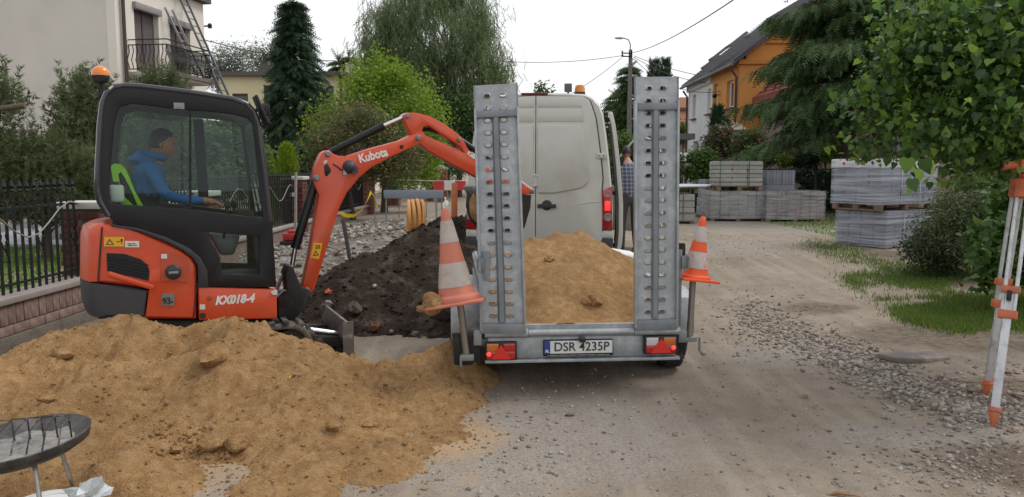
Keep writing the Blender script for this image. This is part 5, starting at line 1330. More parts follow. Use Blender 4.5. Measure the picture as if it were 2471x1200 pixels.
# --- undercarriage
uc = MB()
TX0, TX1, TH_ = -.78, .86, .36
def oblong(x0, x1, r, n=10):
    return [(x1 - r + r * cos(a), r + r * sin(a)) for a in np.linspace(-pi / 2, pi / 2, n)] + [(x0 + r + r * cos(a), r + r * sin(a)) for a in np.linspace(pi / 2, 3 * pi / 2, n)]
for yc in (-.4, .4):
    b = MB(); b.prism(oblong(TX0, TX1, TH_ / 2), yc - .115, yc + .115, [[(x, z) for x, z in [(a_ * .93 + .003, (b_ - .18) * .78 + .18) for a_, b_ in oblong(TX0, TX1, TH_ / 2)]]])
    tk = b.build('rubber_track', M_RUBBER, ex, bevel=.01)
    b = MB(); per = 2 * (TX1 - TX0 - TH_) + pi * TH_; n = 30
    for i in range(n):
        s = per * i / n; L = TX1 - TX0 - TH_; r = TH_ / 2
        if s < L: p, a = (TX0 + r + s, TH_), pi / 2
        elif s < L + pi * r: t = (s - L) / r; a = pi / 2 - t; p = (TX1 - r + r * cos(a), r + r * sin(a))
        elif s < 2 * L + pi * r: p, a = (TX1 - r - (s - L - pi * r), 0), -pi / 2
        else: t = (s - 2 * L - pi * r) / r; a = -pi / 2 - t; p = (TX0 + r + r * cos(a), r + r * sin(a))
        M_ = Matrix.Rotation(-(a - pi / 2), 3, 'Y'); b.box((p[0] + .012 * cos(a), yc, max(.012, p[1] + .012 * sin(a))), (.055, .23, .04), M_)
    b.build('tread_lugs', M_RUBBER, tk, bevel=.008)['kind'] = 'stuff'
    for (x, r) in ((TX1 - .19, .13), (TX0 + .19, .13), (-.25, .07), (.05, .07), (.35, .07)):
        b = MB(); z = TH_ / 2 if r > .1 else .11; b.lathe([(r * .4, -.11), (r, -.09), (r, .09), (r * .4, .11)], 16, (x, yc, z), (0, 1, 0)); b.build('idler_wheel' if r > .1 else 'roller', M_MATT, ex)
b = MB(); b.box((.02, 0, .22), (1.0, .6, .18)); b.lathe([(.36, .3), (.36, .4)], 28); b.build('track_frame', M_MATT, ex, bevel=.02)
# --- dozer blade
b = MB(); bx = 1.16
b.prism([(bx + .06, .03), (bx + .0, .1), (bx - .03, .2), (bx + .01, .33), (bx + .035, .33), (bx, .2), (bx + .03, .1), (bx + .085, .03)], -.5, .5); b.box((bx + .02, -.5, .19), (.1, .014, .3)); b.box((bx + .02, .5, .19), (.1, .014, .3))
bld = b.build('dozer_blade', mat('blade_steel', '#6b6560', .6, .2, var=.25, vs=6, col2='#a39d97', c2s=8, c2t=(.55, .7)), ex)
b = MB(); b.box((bx + .045, 0, .05), (.02, 1.0, .06)); b.build('cutting_edge', M_GREYM, bld)
b = MB()
for s in (-1, 1): b.bar((.45, s * .2, .2), (bx - .01, s * .3, .12), .09, .1)
b.build('blade_arm', M_MATT, ex, bevel=.01)
b = MB(); b.cyl((.42, -.26, .34), (.75, -.26, .28), .04, 12); b.build('blade_cylinder', mat('grey_paint', (.22, .24, .27), .4, var=.1), ex)
b = MB(); b.cyl((.75, -.26, .28), (bx - .03, -.26, .19), .022, 10); b.build('blade_rod', M_CHROME, ex)
b = MB()
for (x, y, r) in ((.95, -.25, .1), (1.04, -.05, .12), (1.0, .2, .1), (.92, .05, .1)): b.ball((x, y, .1), r, 2, (1, 1.2, .8), .5, int(x * 100))
b.build('soil_on_blade', M_SOIL, ex)

# --- slew body: the side outline carried across the width, the tail bulging rearwards
def lofted(name, outline, m, y0=-.485, y1=.485, bulge=.3, xfade=-.45, inset=.03, parent=ex, ny=13):
    cx = sum(p[0] for p in outline) / len(outline); cz = sum(p[1] for p in outline) / len(outline)
    vs, fs, n = [], [], len(outline)
    ts = [0, .012, .04] + list(np.linspace(.1, .9, ny)) + [.96, .988, 1]
    xmin = min(p[0] for p in outline)
    for t in ts:
        y = y0 + (y1 - y0) * t; e = min(t, 1 - t); k = inset * max(0, 1 - e / .04) ** 2
        for x, z in outline:
            f = max(0, min(1, (xfade - x) / (xfade - xmin + 1e-6)))
            xx = x - bulge * f * (1 - (2 * t - 1) ** 2) + (.05 * f * max(0, 1 - e / .05) ** 2)
            dx, dz = cx - x, cz - z; L = hypot(dx, dz) + 1e-6
            vs.append((xx + dx / L * k, y, z + dz / L * k))
    for i in range(len(ts) - 1):
        for j in range(n): fs.append((i * n + j, i * n + (j + 1) % n, (i + 1) * n + (j + 1) % n, (i + 1) * n + j))
    tri = tessellate_polygon([[Vector((a, b_, 0)) for a, b_ in outline]]); e = (len(ts) - 1) * n
    fs += [tuple(t) for t in tri] + [tuple(e + i for i in reversed(t)) for t in tri]
    b = MB(); b.add(vs, fs); return b.build(name, m, parent, smooth=40)
eng = en([(222, 570), (226, 551), (240, 542), (268, 540), (300, 546), (345, 560), (400, 583), (440, 604), (466, 624), (475, 640), (476, 680), (474, 772), (350, 772), (362, 700), (300, 690), (222, 682)])
lofted('engine_hood', eng, M_OR, bulge=.12)
cwt = en([(222, 684), (300, 692), (360, 702), (349, 768), (236, 768), (226, 740)], NS - .012)
lofted('counterweight', cwt, M_CW, -.497, .497, bulge=.12, xfade=-.4)
fl = en([(478, 692), (668, 698), (669, 770), (480, 774)])
b = MB(); b.prism(fl, NS, -NS); b.build('floor_skirt', M_OR, ex, bevel=.018, seg=3)
b = MB(); b.prism(en([(350, 768), (670, 768), (665, 800), (360, 800)], -.3), -.42, .42); b.build('slew_base', M_MATT, ex)
# panel seams and fittings on the near side
def sticker(name, pts, m, d=.003, y=NS, parent=ex): 
    b = MB(); b.prism(EX.poly(pts, y), y - d, y + .004); return b.build(name, m, parent, bevel=0)
b = MB(); s0, s1 = EX.at(246, 548, NS), EX.at(236, 682, NS)
b.tube([(s0[0], NS - .001, s0[1]), (s1[0] + .0, NS - .001, s1[1])], .006, 6); b.build('panel_seam', M_MATT, ex)
b = MB(); s0, s1 = EX.at(476, 690, NS), EX.at(466, 770, NS); b.tube([(s0[0], NS - .0, s0[1]), (s1[0], NS - .0, s1[1])], .005, 6); b.build('panel_seam', M_MATT, ex)
vent = sticker('air_vent', [(257, 611), (300, 613), (340, 626), (356, 640), (361, 655), (359, 678), (300, 664), (259, 654)], mat('vent_dark', (.008, .008, .009), .7), .004)
b = MB()
for t in np.linspace(.15, .85, 5):
    p0, p1 = EX.at(258, 611 + 43 * t, NS), EX.at(358, 632 + 44 * t, NS); b.bar((p0[0], NS - .008, p0[1]), (p1[0], NS - .008, p1[1]), .008, .004)
b.build('grille_bars', M_MATT, vent)
b = MB(); v0, v1 = EX.at(240, 658, NS), EX.at(372, 695, NS); b.bar((v0[0] + .06, NS - .004, v0[1] - .01), (v1[0], NS - .004, v1[1]), .022, .045); b.build('hood_rib', M_OR, ex, bevel=.01)
rec = sticker('filler_recess', [(390, 606), (440, 618), (455, 634), (455, 680), (388, 678)], mat('dusty_orange', (.46, .075, .03), .6, var=.2, vs=8), .006)
fc = EX.at(418, 656, NS)
b = MB(); b.lathe([(.062, 0), (.062, .02), (.052, .03), (.05, .055), (.04, .06)], 20, (fc[0], NS - .005, fc[1]), (0, -1, 0)); cap = b.build('fuel_cap', mat('cap_black', (.03, .03, .033), .5), ex)
b = MB(); b.box((fc[0], NS - .072, fc[1]), (.075, .02, .022)); b.build('cap_grip', M_GREYM, cap, bevel=.006)
M_YEL = mat('warning_yellow', '#d9a520', .5, var=.06); M_WST = mat('white_sticker', '#cfcdc8', .5, var=.06); M_INK = mat('ink', (.02, .02, .02), .6)
st = sticker('warning_sticker', [(251, 572), (300, 572), (300, 595), (251, 595)], M_YEL, .005)
c = EX.at(265, 584, NS); b = MB()
b.prism([(c[0] - .03, c[1] - .024), (c[0] + .03, c[1] - .024), (c[0], c[1] + .026)], NS - .0065, NS - .004, [[(c[0] - .019, c[1] - .018), (c[0] + .019, c[1] - .018), (c[0], c[1] + .014)]]); c2 = EX.at(290, 583, NS); b.box((c2[0] - .01, NS - .0055, c2[1]), (.03, .002, .006)); b.box((c2[0] + .012, NS - .0055, c2[1]), (.006, .002, .04)); b.ball((c2[0] + .012, NS - .0055, c2[1] + .012), .011, 1, (1, .1, 1))
b.build('warning_symbol', M_INK, st)
st = sticker('white_sticker', [(302, 582), (336, 582), (336, 597), (302, 597)], M_WST, .005)
b = MB(); c = EX.at(319, 590, NS); [b.box((c[0] + dx, NS - .0055, c[1] + dz), (w, .002, .007)) for dx, dz, w in ((-.02, .006, .03), (.012, .005, .02), (-.012, -.008, .04), (.025, -.008, .02))]; b.build('sticker_print', M_INK, st)
sticker('small_label', [(389, 613), (403, 613), (403, 624), (389, 624)], M_WST, .008)
sticker('small_label', [(482, 735), (495, 735), (495, 747), (482, 747)], M_WST, .005)
st = sticker('noise_sticker', [(390, 708), (421, 708), (421, 738), (390, 738)], mat('grey_sticker', '#77736e', .5), .005)
RX = Matrix.Rotation(R(90), 4, 'X')
c = EX.at(402, 727, NS); text_obj('93', .075, M_INK, st, Matrix.Translation((c[0], NS - .007, c[1])) @ RX, bold=.002, xs=.85)
c = EX.at(414, 729, NS); text_obj('dB', .024, M_INK, st, Matrix.Translation((c[0], NS - .007, c[1])) @ RX)
c0, c1 = EX.at(515, 727, NS), EX.at(616, 727, NS)
text_obj('KX018-4', .1, mat('white_print', '#dedcd8', .5), ex, Matrix.Translation(((c0[0] + c1[0]) / 2, NS - .0015, c0[1])) @ RX, bold=.005, shear=.3, xs=(c1[0] - c0[0]) / .40, name='model_lettering')
c = EX.at(505, 720, NS); b = MB(); b.lathe([(.02, 0), (.02, .006), (.012, .008)], 14, (c[0], NS, c[1]), (0, -1, 0)); b.build('bolt', mat('dull_red', (.35, .06, .03), .6), ex)
c = EX.at(489, 762, NS); b = MB(); b.lathe([(.026, 0), (.02, .008)], 14, (c[0], NS, c[1]), (0, -1, 0)); b.build('drain_hole', M_MATT, ex)
sticker('front_marker', [(655, 703), (669, 700), (669, 712), (658, 711), (654, 707)], M_WST, .01)
c = EX.at(205, 700, -.42)
# --- cab
outer = [(300, 548), (268, 530), (240, 488), (233, 470), (234, 400), (239, 300), (245, 245), (255, 222), (272, 208), (300, 203), (340, 205), (450, 218), (560, 235), (596, 247), (616, 266), (627, 295), (641, 400), (657, 540), (667, 693), (500, 693), (496, 650), (482, 622), (450, 600), (400, 578), (340, 556)]
big = [(284, 266), (292, 256), (320, 250), (430, 263), (560, 275), (596, 284), (610, 298), (636, 528), (460, 506), (300, 494), (270, 492), (262, 480), (266, 400), (275, 300)]
low = [(482, 558), (624, 571), (626, 664), (537, 662), (530, 622), (508, 580)]
b = MB(); b.prism(en(outer), NS - .005, NS + .07, [en(big), en(low)]); b.build('cab_side', M_BLK, ex, bevel=.014, seg=3)
pane('side_glass', en(big, NS + .03), NS + .03); pane('lower_glass', en(low, NS + .03), NS + .03)
b = MB(); p0, p1 = EX.at(459, 262, NS), EX.at(459, 510, NS); b.bar((p0[0], NS + .02, p0[1]), (p1[0], NS + .02, p1[1]), .014, .02); b.build('sliding_glass_edge', M_BLK, ex)
rimp = [EX.at(a, b_, NS) for a, b_ in ((262, 522), (241, 486), (235, 462), (237, 400), (242, 300), (248, 250), (258, 226), (275, 211), (302, 207), (340, 209), (450, 222), (560, 239), (594, 251), (612, 269), (623, 297), (637, 400), (652, 535))]
b = MB(); b.tube([(x, NS + .012, z) for x, z in rimp], .026, 10); b.build('cab_rim', mat('gloss_navy_black', (.012, .013, .022), .22, var=.06, coat=.6), ex, smooth=70)
# black trim that follows the top of the engine hood
b = MB(); tr_ = [(266, 541), (330, 550), (400, 572), (455, 598), (484, 622), (500, 652), (503, 693), (478, 693), (477, 642), (464, 622), (440, 604), (400, 584), (330, 557), (268, 546)]
b.prism(en(tr_), NS - .016, NS + .1); b.build('hood_trim', mat('dark_plastic', (.028, .028, .034), .55), ex, bevel=.01)
M_E = Matrix.Identity(4)
outF = en(outer); bigF = en(big)
fo = [(x, z) for x, z in outF]
b = MB(); b.prism(fo, .42, .485, [[(x * .985 + .005, z) for x, z in bigF], en(low)]); b.build('cab_far_side', M_BLK, ex)
pane('far_glass', [(x * .985 + .005, z) for x, z in bigF], .45)
pts_ = en([(560, 275)]); b = MB(); b.bar((bigF[4][0] - .22, .46, bigF[4][1]), (bigF[4][0] - .2, .46, en([(460, 506)])[0][1] + .05), .05, .09); b.build('door_pillar', M_BLK, ex)
roof_o = [(243, 262), (250, 228), (270, 207), (300, 203), (340, 205), (450, 218), (560, 235), (596, 247), (616, 266), (622, 290), (606, 292), (592, 277), (560, 266), (450, 250), (330, 238), (290, 240), (272, 255), (262, 275)]
rp2 = en(roof_o); b = MB(); b.prism([(x, z) for x, z in rp2], NS + .068, .424); b.build('cab_roof', M_BLK, ex)
# rear wall, front frame, floor
b = MB(); r0, r1 = EX.at(240, 480, NS), EX.at(262, 480, NS)
rw = en([(236, 500), (262, 500), (268, 400), (262, 400), (236, 440)]); b.prism([(r0[0], r0[1] - .12), (r0[0] + .05, r0[1] - .12), (r0[0] + .05, r0[1] + .12), (r0[0], r0[1] + .12)], NS + .07, .42); b.build('rear_sill', M_BLK, ex)
b = MB(); a1, a2 = EX.at(252, 440, NS), EX.at(266, 270, NS); b.add([(a1[0], NS + .07, a1[1]), (a1[0], .42, a1[1]), (a2[0], .42, a2[1]), (a2[0], NS + .07, a2[1])], [(0, 1, 2, 3)]); b.build('rear_glass', M_CABGLASS, ex, smooth=0, fix=False)
f0, f1, f2_ = EX.at(648, 535, NS), EX.at(660, 693, NS), EX.at(618, 290, NS)
b = MB(); b.prism([(f0[0] - .01, f0[1]), (f1[0] - .01, f1[1]), (f1[0] - .05, f1[1]), (f0[0] - .05, f0[1])], NS + .07, .42); b.build('front_panel', M_BLK, ex)
b = MB(); b.add([(f0[0] - .02, NS + .07, f0[1]), (f0[0] - .02, .42, f0[1]), (f2_[0] - .02, .42, f2_[1]), (f2_[0] - .02, NS + .07, f2_[1])], [(0, 1, 2, 3)]); b.build('windscreen', M_CABGLASS, ex, smooth=0, fix=False)
b = MB(); b.bar((f0[0] - .0, .2, f0[1] + .15), (f2_[0] - .0, .3, f2_[1] - .08), .015, .012); b.bar((f0[0], .17, f0[1] + .15), (f0[0] - .03, .24, f0[1] + .6), .012, .02); b.build('wiper', M_MATT, ex)
fz = EX.at(560, 680, NS)[1]; b = MB(); b.box((.1, -.03, fz - .02), (.85, .86, .05)); b.build('cab_floor', M_MATT, ex)
b = MB(); b.prism(en([(268, 540), (345, 556), (450, 600), (490, 640), (498, 690), (300, 690)]), NS + .1, .42); b.build('seat_platform', M_MATT, ex)
# seat, vest, bottle, levers
sb = MB(); sb.prism(EX.poly([(285, 412), (298, 405), (318, 440), (342, 492), (350, 515), (322, 515), (300, 470)], 0), -.2, .24); sb.prism(EX.poly([(322, 512), (430, 508), (432, 530), (322, 535)], 0), -.22, .24); sb.build('seat', mat('seat_vinyl', (.015, .015, .016), .6), ex, bevel=.03, seg=3)
vb = MB(); vo = [(268, 402), (275, 395), (288, 396), (302, 408), (312, 428), (326, 462), (346, 498), (334, 500), (318, 462), (302, 430), (292, 415), (286, 420), (290, 446), (300, 475), (326, 499), (296, 500), (280, 462), (272, 430)]
vb.prism(EX.poly(vo, -.2), -.235, .25); vest = vb.build('safety_vest', mat('lime_yellow', (.36, .72, .02), .6, var=.12, vs=9), None, EO, (0, 0, EY)); tag(vest, 'lime yellow safety vest draped over the back of the excavator seat', 'safety vest')
c0, c1 = EX.at(265, 490, -.36), EX.at(299, 446, -.36)
bb = MB(); bb.box(((c0[0] + c1[0]) / 2, -.36, (c0[1] + c1[1]) / 2), (c1[0] - c0[0], .1, c1[1] - c0[1])); bo = bb.build('washer_bottle', mat('milky_plastic', '#d0d2cd', .4, var=.04), ex, bevel=.025, seg=3)
bb = MB(); bb.cyl(((c0[0] + c1[0]) / 2, -.36, c1[1]), ((c0[0] + c1[0]) / 2, -.36, c1[1] + .025), .022, 12); bb.build('cap', M_MATT, bo)
for (px, py, y) in ((543, 500, -.25), (560, 500, .2)):
    c = EX.at(px, py, y); bb = MB(); bb.tube([(c[0] - .02, y, c[1] - .28), (c[0], y, c[1] - .1), (c[0] + .02, y, c[1])], [.012, .012, .014], 8); bb.ball((c[0] + .02, y, c[1] + .02), .03, 2, (1, 1, 1.3)); bb.build('control_lever', M_MATT, ex)
c = EX.at(585, 512, -.05); bb = MB(); bb.box((c[0], -.1, c[1] - .05), (.16, .3, .16)); bb.build('dashboard', M_MATT, ex, bevel=.03)
bb = MB(); c0, c1 = EX.at(470, 560, .1), EX.at(560, 640, .1); bb.prism(EX.poly([(500, 560), (575, 565), (560, 610), (530, 612)], .1), -.1, .1); bb.build('pedal_box', M_GREYM, ex, bevel=.02)
bb = MB(); c = EX.at(432, 256, NS); bb.box((c[0], NS - .012, c[1]), (.08, .014, .05)); bb.lathe([(.018, 0), (.018, .01)], 14, (c[0], NS - .02, c[1]), (0, -1, 0)); bb.build('window_latch', M_GREYM, ex)
bb = MB(); hp = [(433, 340), (445, 360), (456, 372), (458, 400), (458, 440), (450, 446)]; bb.tube([(x, .36, z) for x, z in EX.poly(hp, .36)], .012, 8); bb.build('grab_handle', M_GREYM, ex)
sticker('cab_sticker', [(262, 212), (272, 206), (276, 213), (266, 219)], M_WST, .012)
# beacon, mirror, work light
c = EX.at(243, 189, -.3); bb = MB(); s_ = EX.at(243, 236, -.3); bb.tube([(s_[0] + .1, -.3, s_[1] - .05), (s_[0] + .0, -.3, s_[1] + .02), (c[0], -.3, c[1])], .02, 8); bb.lathe([(.05, -.035), (.068, 0), (.068, .02)], 20, (c[0], -.3, c[1])); bb.build('beacon_stalk', M_MATT, ex)
bb = MB(); bb.lathe([(.066, .02), (.068, .04), (.063, .07), (.045, .095), (.02, .107), (0, .109)], 24, (c[0], -.3, c[1] - .01)); bb.build('beacon', mat('amber_lens', (.7, .2, .015), .15, var=.1, coat=.5), ex)
m0, m1 = EX.at(616, 230, NS), EX.at(651, 300, NS); bb = MB(); bb.bar((m0[0], NS + .05, m0[1]), (m1[0] - .02, NS + .05, m1[1]), .2, .03, up=(1, 0, .6)); bb.build('mirror', M_BLK, ex, bevel=.012, seg=3)
bb = MB(); h_ = EX.poly([(622, 305), (640, 303), (650, 296), (645, 280)], NS); bb.tube([(x, NS + .05, z) for x, z in h_], .012, 8); bb.build('mirror_bracket', M_BLK, ex)
c = EX.at(640, 265, .05); bb = MB(); bb.box((c[0], .1, c[1]), (.08, .13, .1)); bb.tube([(c[0] - .08, .1, c[1]), (c[0], .1, c[1])], .02, 8); bb.build('work_light', M_MATT, ex, bevel=.01)
# --- swing bracket and boom
by = -.07
def bp(pts, y=by): return EX.poly(pts, y)
b = MB(); b.prism(bp([(668, 768), (668, 716), (690, 702), (684, 660), (692, 640), (704, 642), (712, 664), (724, 690), (744, 698), (748, 718), (728, 745), (706, 768)]), -.17, .1); b.build('swing_bracket', M_MATT, ex, bevel=.012)
boom = bp([(728, 700), (746, 622), (770, 472), (760, 450), (755, 430), (762, 398), (776, 370), (786, 363), (796, 363), (804, 371), (816, 376), (832, 378), (850, 373), (897, 358), (964, 340), (994, 326), (1008, 321), (1020, 325), (1025, 335), (1018, 345), (992, 357), (950, 376), (897, 404), (868, 428), (838, 464), (820, 500), (795, 581), (758, 702), (745, 712), (733, 710)])
b = MB(); b.prism(boom, by, by + .15); bm_ = b.build('boom', M_OR, ex, bevel=.012, seg=2)
def pin(px, py, r=.03, parent=None, y=by, w=.17):
    c = EX.at(px, py, y); b = MB(); b.lathe([(r, -.012), (r, w), (r * .75, w + .012)], 18, (c[0], y + w - .005, c[1]), (0, -1, 0)); b.lathe([(r * .5, 0), (r * .5, .01)], 12, (c[0], y - .018, c[1]), (0, -1, 0)); return b.build('pin', M_GREYM, parent or bm_)
for px, py in ((791, 372), (763, 430), (1009, 333), (740, 701)): pin(px, py)
edge = bp([(796, 378), (832, 384), (850, 379), (897, 364), (964, 346)]); 
c = EX.at(969, 355, by); b = MB(); b.lathe([(.02, 0), (.02, .004)], 14, (c[0], by, c[1]), (0, -1, 0)); b.build('hose_hole', M_MATT, bm_)
# work lamp on the boom
c = EX.at(843, 403, by); b = MB(); b.lathe([(.065, 0), (.062, .03), (.045, .06), (.015, .078), (0, .08)], 18, (c[0], by - .0, c[1]), (-.1, -1, .1)); b.box((c[0] + .04, by - .03, c[1] - .03), (.06, .05, .06)); b.build('boom_lamp', M_CW, bm_)
c = EX.at(831, 416, by); b = MB(); b.box((c[0], by - .01, c[1]), (.03, .02, .05)); b.build('lamp_bracket', M_ALU, bm_)
b = MB(); b.tube([(x, by - .012, z) for x, z in bp([(803, 396), (812, 401), (820, 408), (830, 413)])], .006, 6); b.build('lamp_wire', M_MATT, bm_)
c = EX.at(790, 410, by); b = MB(); b.ball((c[0], by, c[1]), .036, 2, (.9, .3, 1.4), .5, 4); b.build('hose_port', M_MATT, bm_)
sticker('serial_label', [(782, 388), (790, 386), (788, 394), (780, 396)], M_WST, .003, by, bm_)
st = sticker('warning_sticker', [(757, 585), (778, 588), (770, 626), (749, 622)], M_YEL, .003, by, bm_)
c = EX.at(762, 612, by); b = MB(); b.prism([(c[0] - .03, c[1] - .02), (c[0] + .025, c[1] - .02), (c[0] + .0, c[1] + .03)], by - .005, by - .002, [[(c[0] - .018, c[1] - .013), (c[0] + .014, c[1] - .013), (c[0], c[1] + .016)]])
c = EX.at(767, 596, by); [b.box((c[0] + dx, by - .004, c[1] + dz), (.018, .002, .012)) for dx in (-.012, .012) for dz in (-.01, .01)]; b.build('warning_symbol', M_INK, st)
c0, c1 = EX.at(862, 386, by), EX.at(938, 366, by); ang = atan2(c1[1] - c0[1], c1[0] - c0[0]); Lk = hypot(c1[1] - c0[1], c1[0] - c0[0])
text_obj('Kubota', .115, MATS['white_print'], bm_, Matrix.Translation(((c0[0] + c1[0]) / 2, by - .002, (c0[1] + c1[1]) / 2)) @ RX @ Matrix.Rotation(ang, 4, 'Z'), bold=.0035, xs=Lk / .375, name='maker_lettering')
# --- dipper arm with its window
arm_o = bp([(974, 278), (981, 272), (1009, 273), (1037, 281), (1072, 299), (1107, 325), (1118, 337), (1125, 352), (1140, 378), (1200, 422), (1262, 448), (1288, 458), (1290, 468), (1262, 470), (1200, 452), (1153, 428), (1090, 395), (1037, 365), (1013, 346), (1000, 332), (992, 320), (978, 292)], by + .005)
arm_h = bp([(1023, 305), (1034, 303), (1055, 316), (1098, 344), (1112, 354), (1122, 370), (1090, 354), (1055, 340), (1027, 327), (1018, 316)], by + .005)
b = MB(); b.prism(arm_o, by + .005, by + .135, [arm_h]); am = b.build('dipper_arm', M_OR, ex, bevel=.01)
for px, py in ((982, 280), (1108, 337), (1285, 462)): pin(px, py, .026, am)
c0, c1 = EX.at(1128, 372, by), EX.at(1150, 383, by); text_obj('Kubota', .06, MATS['white_print'], am, Matrix.Translation(((c0[0] + c1[0]) / 2 + .03, by + .003, (c0[1] + c1[1]) / 2 - .01)) @ RX @ Matrix.Rotation(-.56, 4, 'Z'), bold=.002, name='maker_lettering')
def ram(a, k, e, r, yy=.0, names=('cylinder', 'rod')):
    a, k, e = [Vector((*EX.at(*p, yy), 0)) for p in (a, k, e)]
    a, k, e = [Vector((v.x, yy, v.y)) for v in (a, k, e)]
    b = MB(); b.tube([a, a.lerp(k, .03), k], [r * .8, r, r], 16); b.lathe([(r * 1.12, -.03), (r * 1.12, .0)], 16, k, (k - a)); o = b.build('hydraulic_' + names[0], M_BLK, ex)
    b = MB(); b.cyl(k, e, r * .55, 12); b.build('hydraulic_' + names[1], M_CHROME, ex)
ram((792, 371), (925, 304), (980, 280), .036)
ram((762, 432), (712, 600), (705, 640), .042)
ram((1110, 338), (1190, 392), (1284, 460), .032)
b = MB(); b.tube([(x, .02, z) for x, z in bp([(1014, 312), (1040, 313), (1070, 324), (1096, 345), (1110, 353)], .02)], .02, 8); b.build('arm_hose', M_MATT, ex)
b = MB(); b.tube([(x, -.02, z) for x, z in bp([(812, 383), (850, 366), (880, 352)], .02)], .01, 6); b.build('boom_hose', M_MATT, ex)
b = MB()
for i, (a_, c_) in enumerate((((668, 720), (700, 706)), ((668, 742), (690, 738)), ((668, 705), (700, 660)))):
    p0, p1 = EX.at(*a_, -.1 + .08 * i), EX.at(*c_, -.1 + .08 * i); b.tube([(p0[0] - .02, -.12 + .06 * i, p0[1]), ((p0[0] + p1[0]) / 2, -.12 + .06 * i, max(p0[1], p1[1]) + .03), (p1[0], -.12 + .06 * i, p1[1])], .014, 8)
b.build('hose_ends', M_GREYM, ex)
# --- bucket: black shell, filled with sand, hung under the arm tip
sh_ = bp([(1150, 458), (1146, 500), (1156, 536), (1185, 566), (1228, 572), (1256, 548), (1270, 500), (1272, 470), (1262, 470), (1258, 500), (1246, 540), (1226, 560), (1190, 555), (1166, 530), (1158, 500), (1160, 458)])
b = MB(); b.prism(sh_, by - .1, by + .26); b.prism(bp([(1152, 460), (1148, 500), (1158, 534), (1186, 563), (1228, 570), (1255, 546), (1269, 500), (1270, 472)]), by - .112, by - .1); b.prism(bp([(1152, 460), (1148, 500), (1158, 534), (1186, 563), (1228, 570), (1255, 546), (1269, 500), (1270, 472)]), by + .26, by + .272)
bk = b.build('bucket', M_MATT, ex)
b = MB()
for i in range(4): b.prism(bp([(1148, 470), (1140, 452), (1151, 448), (1156, 470)]), by - .09 + .105 * i, by - .05 + .105 * i)
b.build('bucket_teeth', M_GREYM, bk)
sb_ = MB(); cc = EX.at(1200, 505, by + .08); sb_.ball((cc[0], by + .08, cc[1]), .2, 3, (1.0, .85, .9), .3, 5); cc = EX.at(1160, 500, by); sb_.ball((cc[0], by + .06, cc[1]), .14, 3, (.55, 1.1, 1.15), .3, 8)
bs = sb_.build('bucket_sand', M_SAND, None, EO, (0, 0, EY), smooth=50); tag(bs, 'sand heaped in the raised excavator bucket behind the left ramp', 'sand')

# --- the driver
M_HOOD = mat('blue_hoodie', (.02, .13, .36), .85, var=.15, vs=14, bump=.5, bs=30)
M_TROU = mat('dark_trousers', (.025, .027, .035), .85, var=.15, vs=14, bump=.3)
M_BOOT = mat('black_boots', (.02, .018, .016), .7)
def e3(px, py, y): x, z = EX.at(px, py, y); return Vector((x, y, z))
nd_ = [(e3(352, 500, 0), (.13, .16)), (e3(352, 462, 0), (.115, .15)), (e3(356, 425, 0), (.125, .17)), (e3(366, 396, 0), (.09, .13)), (e3(374, 376, 0), .055), (e3(383, 362, 0), .05),
       (e3(366, 408, -.2), .068), (e3(398, 470, -.27), .052), (e3(452, 484, -.24), .045), (e3(490, 484, -.2), .032),
       (e3(366, 408, .2), .068), (e3(398, 470, .27), .052), (e3(470, 486, .24), .042), (e3(500, 486, .2), .032),
       (e3(350, 510, -.12), .095), (e3(455, 515, -.16), .075), (e3(500, 620, -.14), .055), (e3(505, 660, -.14), .045), (e3(540, 668, -.14), .04),
       (e3(350, 510, .12), .095), (e3(455, 515, .16), .075), (e3(500, 620, .14), .055), (e3(505, 660, .14), .045), (e3(540, 668, .14), .04)]
ed_ = [(0, 1), (1, 2), (2, 3), (3, 4), (4, 5), (2, 6), (6, 7), (7, 8), (8, 9), (2, 10), (10, 11), (11, 12), (12, 13), (0, 14), (14, 15), (15, 16), (16, 17), (17, 18), (0, 19), (19, 20), (20, 21), (21, 22), (22, 23)]
hx = (e3(530, 490, -.2) - e3(490, 484, -.2))
hand_graph(nd_[9][0], hx, (.1, 0, 1), 1.05, nd_, ed_, 9, 1, .5); hand_graph(nd_[13][0], hx, (.1, 0, 1), 1.05, nd_, ed_, 13, -1, .5)
def sm(a, b_):
    if b_ <= 3 or b_ in (6, 7, 8, 10, 11, 12) or (a, b_) in ((8, 9), (12, 13)): return 1
    if b_ in (4, 5) or b_ > 23: return 0
    if b_ in (18, 23): return 3
    return 2
hc = e3(391, 347, 0)
drv = person('driver in a blue hooded sweatshirt sitting in the excavator cab', EO, EY, nd_, ed_, sm, [M_SKIN, M_HOOD, M_TROU, M_BOOT], hc, 0.0, .06, 1.08)
b = MB(); hh = e3(346, 386, 0); b.ball(tuple(hh), .12, 3, (.9, 1.25, .62), .35, 3); hh2 = e3(372, 380, 0); b.lathe([(.075, -.02), (.1, .0), (.105, .03), (.085, .045), (.07, .03)], 20, tuple(hh2), (.25, 0, 1)); b.build('hood', M_HOOD, drv, smooth=70)
